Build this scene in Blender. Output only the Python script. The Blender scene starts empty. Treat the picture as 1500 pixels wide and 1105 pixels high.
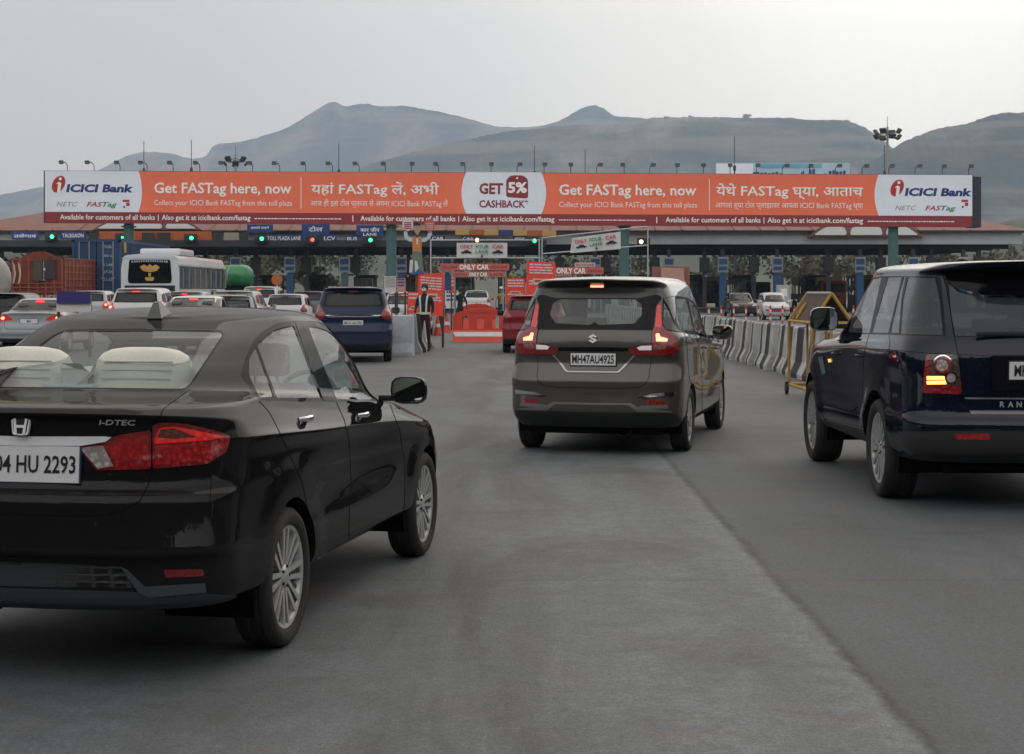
import bpy, bmesh, math, random
import numpy as np
from mathutils import Vector, Matrix
random.seed(7); np.random.seed(7)
R = math.radians
SC = bpy.context.scene
COL = SC.collection
# ------------------------------------------------------------------ camera, sky, sun, exposure
FPX, HY, CAMZ = 2450.0, 427.0, 1.58          # focal length and horizon row in pixels of the 1500 x 1105 photograph, eye height
cam_data = bpy.data.cameras.new('camera'); cam = bpy.data.objects.new('camera', cam_data); COL.objects.link(cam)
cam.location = (0, 0, CAMZ); cam.rotation_euler = (R(90), 0, 0)
cam_data.sensor_width = 36; cam_data.lens = FPX/1500*36; cam_data.shift_y = (HY-552.5)/1500
cam_data.clip_start = 0.1; cam_data.clip_end = 30000
SC.camera = cam
SUN_EL, SUN_AZ = 38, 32                       # degrees above the horizon, degrees to the right of the view
W = bpy.data.worlds.new('World'); SC.world = W; W.use_nodes = True
nt = W.node_tree; nt.nodes.clear()
def N(nt, typ, **k):
    n = nt.nodes.new(typ)
    for a, b in k.items(): setattr(n, a, b)
    return n
sky = N(nt, 'ShaderNodeTexSky', sky_type='NISHITA'); sky.sun_disc = False
sky.sun_elevation = R(SUN_EL); sky.sun_rotation = R(SUN_AZ); sky.dust_density = 6; sky.air_density = 1.5; sky.ozone_density = 1
# an overcast, dusty sky: an even warm grey veil, brightest round the hidden sun, over the clear-sky light
tc = N(nt, 'ShaderNodeTexCoord'); dot = N(nt, 'ShaderNodeVectorMath', operation='DOT_PRODUCT')
gx, gz = 0.26, 0.27
gv = Vector((gx, 1, gz)).normalized()
dot.inputs[1].default_value = gv
nt.links.new(tc.outputs['Generated'], dot.inputs[0])
ramp = N(nt, 'ShaderNodeValToRGB'); cr = ramp.color_ramp
mr = N(nt, 'ShaderNodeMapRange'); mr.inputs['From Min'].default_value = -1; mr.inputs['From Max'].default_value = 1
nt.links.new(dot.outputs['Value'], mr.inputs['Value']); nt.links.new(mr.outputs['Result'], ramp.inputs['Fac'])
cr.elements[0].position = 0; cr.elements[0].color = (.95, .91, .87, 1)
cr.elements[1].position = 1; cr.elements[1].color = (1.1, 1.02, .88, 1)
for p, c in ((.38, (.70, .67, .64, 1)), (.60, (.37, .355, .34, 1)), (.90, (.39, .335, .285, 1)), (.955, (.45, .395, .33, 1)), (.978, (.58, .52, .45, 1)), (.992, (.80, .725, .62, 1))):
    e = cr.elements.new(p); e.color = c
hsv = N(nt, 'ShaderNodeHueSaturation'); hsv.inputs['Saturation'].default_value = .25; nt.links.new(sky.outputs[0], hsv.inputs['Color'])
bgs = N(nt, 'ShaderNodeBackground'); bgs.inputs['Strength'].default_value = .0052; nt.links.new(hsv.outputs[0], bgs.inputs['Color'])
nz = N(nt, 'ShaderNodeTexNoise'); nz.inputs['Scale'].default_value = 2.2; nz.inputs['Detail'].default_value = 3; nt.links.new(tc.outputs['Generated'], nz.inputs['Vector'])
nm = N(nt, 'ShaderNodeMapRange'); nm.inputs['To Min'].default_value = .92; nm.inputs['To Max'].default_value = 1.08; nt.links.new(nz.outputs['Fac'], nm.inputs['Value'])
vm = N(nt, 'ShaderNodeVectorMath', operation='SCALE'); nt.links.new(ramp.outputs['Color'], vm.inputs[0]); nt.links.new(nm.outputs['Result'], vm.inputs['Scale'])
bgv = N(nt, 'ShaderNodeBackground'); bgv.inputs['Strength'].default_value = 1.0; nt.links.new(vm.outputs[0], bgv.inputs['Color'])
add = N(nt, 'ShaderNodeAddShader'); nt.links.new(bgs.outputs[0], add.inputs[0]); nt.links.new(bgv.outputs[0], add.inputs[1])
wo = N(nt, 'ShaderNodeOutputWorld'); nt.links.new(add.outputs[0], wo.inputs['Surface'])
sl = bpy.data.lights.new('sun', 'SUN'); sl.energy = .6; sl.angle = R(70); sl.color = (1, .95, .88)
so = bpy.data.objects.new('sun', sl); COL.objects.link(so)
sd = Vector((math.sin(R(SUN_AZ))*math.cos(R(SUN_EL)), math.cos(R(SUN_AZ))*math.cos(R(SUN_EL)), math.sin(R(SUN_EL))))
so.rotation_euler = (-sd).to_track_quat('-Z', 'Y').to_euler()
SC.view_settings.view_transform = 'Standard'; SC.view_settings.look = 'None'; SC.view_settings.exposure = 0.85; SC.view_settings.gamma = 1
SC.cycles.max_bounces = 8; SC.cycles.transparent_max_bounces = 16; SC.cycles.volume_bounces = 3; SC.cycles.use_denoising = True
SC.cycles.sample_clamp_indirect = 4

# ------------------------------------------------------------------ tagging and placing
def tag(o, label=None, cat=None, group=None, kind=None):
    if label: o['label'] = label
    if cat: o['category'] = cat
    if group: o['group'] = group
    if kind: o['kind'] = kind
    return o
def empty(name, loc=(0, 0, 0), rz=0, label=None, cat=None, group=None, parent=None):
    o = bpy.data.objects.new(name, None); COL.objects.link(o); o.location = loc; o.rotation_euler = (0, 0, rz)
    o.empty_display_size = .2; tag(o, label, cat, group)
    if parent: o.parent = parent
    return o
def at(px, d, py=None):                       # a point at depth d seen at a pixel of the photograph
    return Vector(((px-750)/FPX*d, d, CAMZ-((py if py is not None else HY+CAMZ*FPX/d)-HY)/FPX*d))
def gd(py): return FPX*CAMZ/(py-HY)          # depth of a ground point at row py
def copy_tree(o, parent=None):
    c = o.copy(); COL.objects.link(c); c.parent = parent
    for ch in list(o.children): copy_tree(ch, c)
    return c

# ------------------------------------------------------------------ materials
MATS = {}
def srgb(r, g, b): 
    f = lambda c: (c/255/12.92) if c/255 <= .04045 else ((c/255+.055)/1.055)**2.4
    return (f(r), f(g), f(b))
def mat(name, col, rough=.5, metal=0, spec=.5, coat=0, emit=0, ecol=None, var=.08, scale=6, bump=0, bscale=40, alpha=None, coat_r=.03):
    if name in MATS: return MATS[name]
    m = bpy.data.materials.new(name); m.use_nodes = True; MATS[name] = m
    t = m.node_tree; b = t.nodes['Principled BSDF']
    b.inputs['Roughness'].default_value = rough; b.inputs['Metallic'].default_value = metal
    b.inputs['Specular IOR Level'].default_value = spec; b.inputs['Coat Weight'].default_value = coat; b.inputs['Coat Roughness'].default_value = coat_r
    c = (*col[:3], 1)
    tcn = N(t, 'ShaderNodeTexCoord')
    if var > 0:
        n = N(t, 'ShaderNodeTexNoise'); n.inputs['Scale'].default_value = scale; n.inputs['Detail'].default_value = 6; n.inputs['Roughness'].default_value = .65
        t.links.new(tcn.outputs['Object'], n.inputs['Vector'])
        r = N(t, 'ShaderNodeValToRGB'); e = r.color_ramp.elements
        e[0].position = .3; e[1].position = .72
        e[0].color = (c[0]*(1-var), c[1]*(1-var), c[2]*(1-var), 1); e[1].color = (min(1, c[0]*(1+var)), min(1, c[1]*(1+var)), min(1, c[2]*(1+var)), 1)
        t.links.new(n.outputs['Fac'], r.inputs['Fac']); t.links.new(r.outputs['Color'], b.inputs['Base Color'])
        rr = N(t, 'ShaderNodeMapRange'); rr.inputs['To Min'].default_value = max(0, rough*.85); rr.inputs['To Max'].default_value = min(1, rough*1.2+.01)
        t.links.new(n.outputs['Fac'], rr.inputs['Value']); t.links.new(rr.outputs['Result'], b.inputs['Roughness'])
    else: b.inputs['Base Color'].default_value = c
    if bump:
        n2 = N(t, 'ShaderNodeTexNoise'); n2.inputs['Scale'].default_value = bscale; n2.inputs['Detail'].default_value = 5
        t.links.new(tcn.outputs['Object'], n2.inputs['Vector'])
        bp = N(t, 'ShaderNodeBump'); bp.inputs['Strength'].default_value = bump; bp.inputs['Distance'].default_value = .02
        t.links.new(n2.outputs['Fac'], bp.inputs['Height']); t.links.new(bp.outputs['Normal'], b.inputs['Normal'])
    if emit:
        b.inputs['Emission Color'].default_value = (*(ecol or col)[:3], 1); b.inputs['Emission Strength'].default_value = emit
    return m
def glass(name, tint=(.5, .55, .55), opac=.15, dark=(.01, .012, .013), rough=.01, ior=1.5):
    """thin car glass: sees through with a tint, reflects by Fresnel, a thin diffuse film, pale where it paints reflected sky"""
    if name in MATS: return MATS[name]
    m = bpy.data.materials.new(name); m.use_nodes = True; MATS[name] = m; t = m.node_tree; t.nodes.clear()
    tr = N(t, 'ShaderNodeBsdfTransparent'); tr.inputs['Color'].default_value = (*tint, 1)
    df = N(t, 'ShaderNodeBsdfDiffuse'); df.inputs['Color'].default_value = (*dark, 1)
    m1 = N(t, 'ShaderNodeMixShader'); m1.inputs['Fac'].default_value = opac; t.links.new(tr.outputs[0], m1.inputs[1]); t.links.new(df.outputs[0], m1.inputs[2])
    gl = N(t, 'ShaderNodeBsdfGlossy'); gl.inputs['Roughness'].default_value = rough; gl.inputs['Color'].default_value = (1, 1, 1, 1)
    fr = N(t, 'ShaderNodeFresnel'); fr.inputs['IOR'].default_value = ior
    ge = N(t, 'ShaderNodeNewGeometry'); 
    mu = N(t, 'ShaderNodeMath', operation='MULTIPLY_ADD'); mu.inputs[1].default_value = .8; mu.inputs[2].default_value = 0
    t.links.new(fr.outputs[0], mu.inputs[0]); mu.use_clamp = True
    # fresnel on a back face counts as front
    inv = N(t, 'ShaderNodeMath', operation='MULTIPLY'); sub = N(t, 'ShaderNodeMath', operation='SUBTRACT'); sub.inputs[0].default_value = 1
    t.links.new(ge.outputs['Backfacing'], sub.inputs[1]); t.links.new(mu.outputs[0], inv.inputs[0]); t.links.new(sub.outputs[0], inv.inputs[1])
    m2 = N(t, 'ShaderNodeMixShader'); t.links.new(inv.outputs[0], m2.inputs['Fac']); t.links.new(m1.outputs[0], m2.inputs[1]); t.links.new(gl.outputs[0], m2.inputs[2])
    o = N(t, 'ShaderNodeOutputMaterial'); t.links.new(m2.outputs[0], o.inputs['Surface'])
    return m
def paint(name, col, dust=.25, rough=.28, metal=.35, coatw=.75, top=.15):
    """car paint: metallic base under clear coat, with road dust thickening low on the panels"""
    if name in MATS: return MATS[name]
    m = bpy.data.materials.new(name); m.use_nodes = True; MATS[name] = m; t = m.node_tree; b = t.nodes['Principled BSDF']
    b.inputs['Metallic'].default_value = metal if metal > .55 else 0; b.inputs['Roughness'].default_value = rough+.15; b.inputs['Specular IOR Level'].default_value = 0
    b.inputs['Coat Weight'].default_value = coatw; b.inputs['Coat IOR'].default_value = 1.45
    tcn = N(t, 'ShaderNodeTexCoord'); n = N(t, 'ShaderNodeTexNoise'); n.inputs['Scale'].default_value = 3.5; n.inputs['Detail'].default_value = 8; n.inputs['Roughness'].default_value = .7
    t.links.new(tcn.outputs['Object'], n.inputs['Vector'])
    sp = N(t, 'ShaderNodeSeparateXYZ'); t.links.new(tcn.outputs['Object'], sp.inputs[0])
    mz = N(t, 'ShaderNodeMapRange'); mz.inputs['From Min'].default_value = .9; mz.inputs['From Max'].default_value = .2; t.links.new(sp.outputs['Z'], mz.inputs['Value'])
    mu = N(t, 'ShaderNodeMath', operation='MULTIPLY'); t.links.new(n.outputs['Fac'], mu.inputs[0]); t.links.new(mz.outputs['Result'], mu.inputs[1])
    m3 = N(t, 'ShaderNodeMath', operation='MULTIPLY_ADD'); m3.inputs[1].default_value = dust*.9; m3.inputs[2].default_value = dust*.06; m3.use_clamp = True; t.links.new(mu.outputs[0], m3.inputs[0])
    ge = N(t, 'ShaderNodeNewGeometry'); sn = N(t, 'ShaderNodeSeparateXYZ'); t.links.new(ge.outputs['Normal'], sn.inputs[0]); mt = N(t, 'ShaderNodeMapRange'); mt.inputs['From Min'].default_value = .80; mt.inputs['From Max'].default_value = 1; mt.inputs['To Max'].default_value = top; t.links.new(sn.outputs['Z'], mt.inputs['Value'])   # level panels paled, painting reflected sky into their colour
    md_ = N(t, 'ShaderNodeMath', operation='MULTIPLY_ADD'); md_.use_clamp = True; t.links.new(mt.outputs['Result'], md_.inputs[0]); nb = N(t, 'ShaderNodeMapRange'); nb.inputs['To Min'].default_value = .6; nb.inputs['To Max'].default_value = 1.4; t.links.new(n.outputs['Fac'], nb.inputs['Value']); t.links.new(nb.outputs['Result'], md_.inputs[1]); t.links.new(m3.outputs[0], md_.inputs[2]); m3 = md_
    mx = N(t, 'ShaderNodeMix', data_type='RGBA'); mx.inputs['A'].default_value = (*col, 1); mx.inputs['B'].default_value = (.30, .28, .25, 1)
    t.links.new(m3.outputs[0], mx.inputs['Factor']); t.links.new(mx.outputs['Result'], b.inputs['Base Color'])
    cr_ = N(t, 'ShaderNodeMapRange'); cr_.inputs['To Min'].default_value = .02; cr_.inputs['To Max'].default_value = .4; t.links.new(m3.outputs[0], cr_.inputs['Value']); t.links.new(cr_.outputs['Result'], b.inputs['Coat Roughness'])
    return m
M_BLACK = mat('black_plastic', (.012, .012, .013), .45, var=.15)
M_TRIM = mat('gloss_black_trim', (.005, .005, .006), .4, coat=.35, spec=0)
M_RUB = mat('tyre_rubber', (.022, .021, .02), .82, var=.35, scale=9, bump=.25, bscale=60)
M_ALLOY = mat('alloy', (.47, .47, .475), .33, metal=.4, var=.12)
M_ALLOYD = mat('dark_alloy', (.03, .03, .032), .35, metal=.6)
M_CHROME = mat('chrome', (.8, .8, .82), .09, metal=1, var=.03)
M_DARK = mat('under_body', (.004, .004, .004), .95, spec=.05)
M_WPLATE = mat('plate_white', (.72, .73, .74), .45, var=.04)
M_INK = mat('black_ink', (.01, .01, .012), .5)
M_BEIGE = mat('beige_seat', (.74, .72, .63), .75, var=.1, bump=.15, bscale=80)
M_GREYSEAT = mat('grey_seat', (.16, .155, .15), .8)
M_BRIGHT = mat('bright_trim', (.88, .88, .90), .25, metal=0, coat=.6, var=.03)
M_WHITE = mat('white_enamel', (.75, .75, .74), .5, var=.06)
def lens(name, col, emit=0, ecol=None):
    m = mat(name, col, .25, coat=1, var=0, emit=emit, ecol=ecol)
    t = m.node_tree
    if 'w' not in m:
        m['w'] = 1; b = t.nodes['Principled BSDF']
        tcn = t.nodes.get('Texture Coordinate'); wv = N(t, 'ShaderNodeTexVoronoi'); wv.inputs['Scale'].default_value = 45; t.links.new(tcn.outputs['Object'], wv.inputs['Vector'])
        bp = N(t, 'ShaderNodeBump'); bp.inputs['Strength'].default_value = .35; bp.inputs['Distance'].default_value = .01; t.links.new(wv.outputs['Distance'], bp.inputs['Height']); t.links.new(bp.outputs['Normal'], b.inputs['Normal'])
        mx = N(t, 'ShaderNodeValToRGB'); mx.color_ramp.elements[0].color = (*col, 1); mx.color_ramp.elements[1].color = (col[0]*.45, col[1]*.4, col[2]*.4, 1); mx.color_ramp.elements[1].position = .6
        t.links.new(wv.outputs['Distance'], mx.inputs['Fac']); t.links.new(mx.outputs['Color'], b.inputs['Base Color'])
    return m
M_RED = lens('red_lens', (.42, .008, .01)); M_REDB = lens('bright_red_lens', (.7, .02, .015), emit=.12, ecol=(1, .03, .02))
M_CLEAR = lens('clear_lens', (.62, .6, .58)); M_AMB = lens('amber_lens', (.6, .2, .05))
M_BRAKE = mat('lit_brake_lamp', (.9, .25, .15), .3, var=0, emit=1.7, ecol=(1, .25, .14))
M_BRAKE2 = mat('lit_red_lamp', (.9, .05, .03), .3, var=0, emit=1.1, ecol=(1, .06, .04))
M_AMBL = mat('lit_indicator', (1, .6, .1), .3, var=0, emit=1.25, ecol=(1, .60, .13))

# ------------------------------------------------------------------ mesh builder
class MB:
    def __init__(s): s.v = []; s.f = []; s.m = []; s.mats = []; s.sm = []
    def mi(s, m):
        if m not in s.mats: s.mats.append(m)
        return s.mats.index(m)
    def add(s, vs, fs, m, smooth=False, T=None):
        o = len(s.v); i = s.mi(m)
        s.v += [tuple((T @ Vector(v)) if T else v) for v in vs]
        for f in fs: s.f.append(tuple(o+k for k in f)); s.m.append(i); s.sm.append(smooth)
        return s
    def box(s, c, d, m, rz=0, T=None, bev=0):
        x, y, z = d[0]/2, d[1]/2, d[2]/2
        if bev > 0:
            b = min(bev, x*.9, y*.9, z*.9); vs = []; ids = {}
            bm = bmesh.new(); bmesh.ops.create_cube(bm, size=1)
            for v in bm.verts: v.co = Vector((v.co.x*2*x, v.co.y*2*y, v.co.z*2*z))
            bmesh.ops.bevel(bm, geom=bm.edges[:], offset=b, segments=2, affect='EDGES', profile=.6)
            M = Matrix.Translation(c) @ Matrix.Rotation(rz, 4, 'Z'); M = (T @ M) if T else M
            bm.verts.index_update(); s.add([v.co[:] for v in bm.verts], [[v.index for v in f.verts] for f in bm.faces], m, False, M); bm.free(); return s
        vs = [(a*x, b*y, e*z) for e in (-1, 1) for b in (-1, 1) for a in (-1, 1)]
        M = Matrix.Translation(c) @ Matrix.Rotation(rz, 4, 'Z'); M = (T @ M) if T else M
        return s.add(vs, [(0, 2, 3, 1), (4, 5, 7, 6), (0, 1, 5, 4), (2, 6, 7, 3), (0, 4, 6, 2), (1, 3, 7, 5)], m, False, M)
    def tube(s, a, b, r, m, n=8, r2=None, T=None, cap=True):
        a, b = Vector(a), Vector(b); r2 = r if r2 is None else r2
        d = (b-a); q = d.to_track_quat('Z', 'Y').to_matrix(); vs = []
        for p, rr in ((a, r), (b, r2)):
            for k in range(n):
                t = 2*math.pi*k/n; vs.append(p+q@Vector((math.cos(t)*rr, math.sin(t)*rr, 0)))
        fs = [(k, (k+1) % n, n+(k+1) % n, n+k) for k in range(n)]
        s.add(vs, fs, m, n > 5, T)
        if cap: s.add(vs, [tuple(range(n-1, -1, -1)), tuple(range(n, 2*n))], m, False, T)
        return s
    def path(s, pts, r, m, n=6, T=None):
        for a, b in zip(pts[:-1], pts[1:]): s.tube(a, b, r, m, n, T=T)
        return s
    def lathe(s, prof, m, n=32, axis='Z', T=None, c=(0, 0, 0), a0=0, a1=2*math.pi, smooth=True):
        full = abs(a1-a0-2*math.pi) < 1e-6; k = n if full else n+1; vs = []; fs = []
        for i in range(k):
            t = a0+(a1-a0)*i/n; ct, st = math.cos(t), math.sin(t)
            for (r, h) in prof:
                p = {'Z': (r*ct, r*st, h), 'X': (h, r*ct, r*st), 'Y': (r*ct, h, r*st)}[axis]
                vs.append((p[0]+c[0], p[1]+c[1], p[2]+c[2]))
        L = len(prof)
        for i in range(n):
            j = (i+1) % k
            for q in range(L-1): fs.append((i*L+q, j*L+q, j*L+q+1, i*L+q+1))
        return s.add(vs, fs, m, smooth, T)
    def prism(s, poly, h0, h1, m, plane='XZ', T=None, sides=None):
        """an outline (convex or not) given thickness"""
        f = {'XZ': lambda a, b, h: (a, h, b), 'YZ': lambda a, b, h: (h, a, b), 'XY': lambda a, b, h: (a, b, h)}[plane]
        n = len(poly); vs = [f(a, b, h0) for a, b in poly]+[f(a, b, h1) for a, b in poly]
        from mathutils.geometry import tessellate_polygon
        tri = [tuple(t) for t in tessellate_polygon([[Vector((a, b, 0)) for a, b in poly]])]
        fs = [t for t in tri]+[tuple(n+i for i in t[::-1]) for t in tri]
        s.add(vs, fs, m, False, T)
        s.add(vs, [(k, (k+1) % n, n+(k+1) % n, n+k) for k in range(n)], sides or m, False, T); return s
    def sphere(s, c, r, m, n=16, sc=(1, 1, 1), T=None):
        prof = [(max(1e-4, r*math.sin(math.pi*i/(n//2))), -r*math.cos(math.pi*i/(n//2))) for i in range(n//2+1)]
        M = Matrix.Translation(c) @ Matrix.Diagonal((*sc, 1)); M = (T @ M) if T else M
        return s.lathe(prof, m, n, T=M)
    def pillow(s, r, m, T=None, e=.55, n=20):
        vs = []; fs = []; k = n//2; sg = lambda v, p: math.copysign(abs(v)**p, v)
        for i in range(k+1):
            v = -math.pi/2+math.pi*i/k
            for j in range(n):
                u = 2*math.pi*j/n; vs.append((r[0]*sg(math.cos(v), e)*sg(math.cos(u), e), r[1]*sg(math.cos(v), e)*sg(math.sin(u), e*1.5), r[2]*sg(math.sin(v), e)))
        for i in range(k):
            for j in range(n): fs.append((i*n+j, i*n+(j+1) % n, (i+1)*n+(j+1) % n, (i+1)*n+j))
        return s.add(vs, fs, m, True, T)
    def build(s, name, parent=None, loc=None, rz=None, fix=True):
        me = bpy.data.meshes.new(name); me.from_pydata(s.v, [], s.f)
        for m in s.mats: me.materials.append(m)
        me.polygons.foreach_set('material_index', s.m); me.polygons.foreach_set('use_smooth', s.sm)
        if fix:
            bm = bmesh.new(); bm.from_mesh(me); bmesh.ops.remove_doubles(bm, verts=bm.verts[:], dist=1e-5) if any(s.sm) else None
            bmesh.ops.recalc_face_normals(bm, faces=bm.faces[:]); bm.to_mesh(me); bm.free()
        me.update()
        if any(s.sm): me.set_sharp_from_angle(angle=R(40))
        o = bpy.data.objects.new(name, me); COL.objects.link(o)
        if parent: o.parent = parent
        if loc is not None: o.location = loc
        if rz is not None: o.rotation_euler = (0, 0, rz)
        return o
def text_mb(txt, m, width=None, height=None, x=0, z=0, bold=0, depth=.004, align='CENTER', shear=0, mb=None, y=0, T=None, cap=False):
    """solid lettering facing -Y: baseline at z, fitted to width and/or capital height"""
    cu = bpy.data.curves.new('t', 'FONT'); cu.body = txt; cu.size = 1; cu.offset = bold; cu.shear = shear; cu.resolution_u = 2; cu.extrude = 0
    o = bpy.data.objects.new('t', cu); COL.objects.link(o); dg = bpy.context.evaluated_depsgraph_get()
    me = bpy.data.meshes.new_from_object(o.evaluated_get(dg)); n = len(me.vertices)
    mb = mb or MB()
    if n:
        co = np.empty(n*3); me.vertices.foreach_get('co', co); co = co.reshape(-1, 3)
        x0, x1 = co[:, 0].min(), co[:, 0].max(); hs = (height/.72) if height else None
        if cap: hs = height/(co[:, 1].max()-co[:, 1].min()); co[:, 1] -= co[:, 1].min()
        ws = width/(x1-x0) if width else hs
        hs = hs or ws
        off = {'CENTER': -(x0+x1)/2, 'LEFT': -x0, 'RIGHT': -x1}[align]
        vs = [((a+off)*ws+x, y-depth, b*hs+z) for a, b, _ in co]
        fs = [tuple(p.vertices) for p in me.polygons]
        mb.add(vs, fs, m, False, T)
    bpy.data.objects.remove(o); bpy.data.curves.remove(cu); bpy.data.meshes.remove(me)
    return mb

# ------------------------------------------------------------------ car bodies: stacked plan outlines, skinned, then panels cut out of the skin
def hermite(xs, ys, q, mono=True):
    xs = np.asarray(xs, float); ys = np.asarray(ys, float); n = len(xs); h = np.diff(xs); h[h < 1e-9] = 1e-9; d = np.diff(ys)/h; m = np.zeros(n)
    if n == 2: m[:] = d[0]
    else:
        m[1:-1] = (h[1:]*d[:-1]+h[:-1]*d[1:])/(h[1:]+h[:-1])
        if mono: m[1:-1] = np.where(d[:-1]*d[1:] <= 0, 0, np.sign(d[1:])*np.minimum(np.abs(m[1:-1]), 3*np.minimum(np.abs(d[1:]), np.abs(d[:-1]))))
        m[0], m[-1] = d[0], d[-1]
    i = np.clip(np.searchsorted(xs, q, side='right')-1, 0, n-2); t = np.clip((q-xs[i])/h[i], 0, 1)
    return (2*t**3-3*t**2+1)*ys[i]+(t**3-2*t**2+t)*h[i]*m[i]+(-2*t**3+3*t**2)*ys[i+1]+(t**3-t**2)*h[i]*m[i+1]
def fn(v):
    if isinstance(v, (int, float)): return lambda y: np.full_like(np.asarray(y, float), v)
    a = sorted(v); return lambda y: hermite([p[0] for p in a], [p[1] for p in a], np.asarray(y, float))
def row(z, w, yr, yf, cr=.4, pr=2.6, cf=.6, pf=2.4, crease=False): return dict(z=z, w=w, yr=yr, yf=yf, cr=cr, pr=pr, cf=cf, pf=pf, crease=crease)
def arcs(P, n):
    s = np.concatenate([[0], np.cumsum(np.linalg.norm(np.diff(P, axis=0), axis=1))])
    q = np.linspace(0, s[-1], n+1); return np.stack([np.interp(q, s, P[:, k]) for k in range(3)], 1)
def skin(rows, nr=16, ns=30, nf=10, res=.05, flares=()):
    G = []
    for r in rows:
        w, z = fn(r['w']), fn(r['z']); L = r['yf']-r['yr']; cr = min(r['cr'], L*.45); cf = min(r['cf'], L*.45)
        ph = np.linspace(0, math.pi/2, 240)
        def end(y0, c, p, sg):
            x = np.sin(ph)**(2/p); y = y0+sg*c*(1-np.cos(ph)**(2/p)); return np.stack([x*w(y), y, z(y)], 1)
        ra = arcs(end(r['yr'], cr, r['pr'], 1), nr)
        y = np.linspace(r['yr']+cr, r['yf']-cf, ns+1); sd_ = np.stack([w(y), y, z(y)], 1)
        fr = arcs(end(r['yf'], cf, r['pf'], -1), nf)[::-1]
        G.append(np.concatenate([ra, sd_[1:], fr[1:]]))
    G = np.array(G); nrow, nc = G.shape[:2]
    seg = np.linalg.norm(np.diff(G, axis=0), axis=2)
    out = [G[0]]; cre = [r['crease'] for r in rows]
    cum = np.concatenate([np.zeros((1, nc)), np.cumsum(np.maximum(seg, 1e-5), 0)])
    for i in range(nrow-1):
        k = max(1, int(math.ceil(seg[i].max()/res)))
        h = cum[i+1]-cum[i]; d = (G[i+1]-G[i])/h[:, None]
        def tan(j):
            if j == 0 or j == nrow-1 or cre[j]: return d
            h0 = (cum[j]-cum[j-1])[:, None]; h1 = (cum[j+1]-cum[j])[:, None]; d0 = (G[j]-G[j-1])/h0; d1 = (G[j+1]-G[j])/h1
            m = (h1*d0+h0*d1)/(h0+h1); lim = 2.0*np.minimum(np.abs(d0), np.abs(d1)); return np.where(d0*d1 <= 0, 0, np.sign(m)*np.minimum(np.abs(m), np.maximum(lim, 1e-9)))
        m0, m1 = tan(i), tan(i+1)
        for q in range(1, k+1):
            t = q/k; out.append((2*t**3-3*t**2+1)*G[i]+(t**3-2*t**2+t)*h[:, None]*m0+(-2*t**3+3*t**2)*G[i+1]+(t**3-t**2)*h[:, None]*m1)
    P = np.array(out)
    for (cy, cz, rad, amt, wid) in flares:
        dd = np.hypot(P[..., 1]-cy, P[..., 2]-cz); t = np.clip((dd-rad)/wid, 0, 1); f = np.where(dd < rad, 1, 1-t*t*(3-2*t))
        ok = (P[..., 0] > .55)
        P[..., 0] += np.where(ok, f*amt, 0)
    return P
def normals(P):
    du = np.zeros_like(P); dv = np.zeros_like(P)
    du[:, 1:-1] = P[:, 2:]-P[:, :-2]; du[:, 0] = P[:, 1]-P[:, 0]; du[:, -1] = P[:, -1]-P[:, -2]; du[:, 0, 1:] *= .0; du[:, -1, 1:] *= .0
    dv[1:-1] = P[2:]-P[:-2]; dv[0] = P[1]-P[0]; dv[-1] = P[-1]-P[-2]
    n = np.cross(du, dv); l = np.linalg.norm(n, axis=2, keepdims=True); bad = l[..., 0] < 1e-9; n = n/np.maximum(l, 1e-12)
    n[bad] = (0, 0, 1); return n
def inside(p, poly):
    x, y = p; c = False; j = len(poly)-1
    for i in range(len(poly)):
        xi, yi = poly[i]; xj, yj = poly[j]
        if (yi > y) != (yj > y) and x < (xj-xi)*(y-yi)/(yj-yi)+xi: c = not c
        j = i
    return c
def rp(pts, r, k=4):
    """round the corners of an outline; a point may carry its own radius as a third number"""
    n = len(pts); out = []
    for i in range(n):
        p = Vector(pts[i][:2]); a = Vector(pts[i-1][:2]); b = Vector(pts[(i+1) % n][:2]); rr = pts[i][2] if len(pts[i]) > 2 else r
        u, v = a-p, b-p; lu, lv = u.length, v.length; q = min(rr, lu*.48, lv*.48)
        if q < 1e-6: out.append(tuple(p)); continue
        p0, p1 = p+u*(q/lu), p+v*(q/lv)
        for t in range(k+1):
            s = t/k; w = p0*(1-s)**2+p*2*s*(1-s)+p1*s*s; out.append(tuple(w))
    return out
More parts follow.
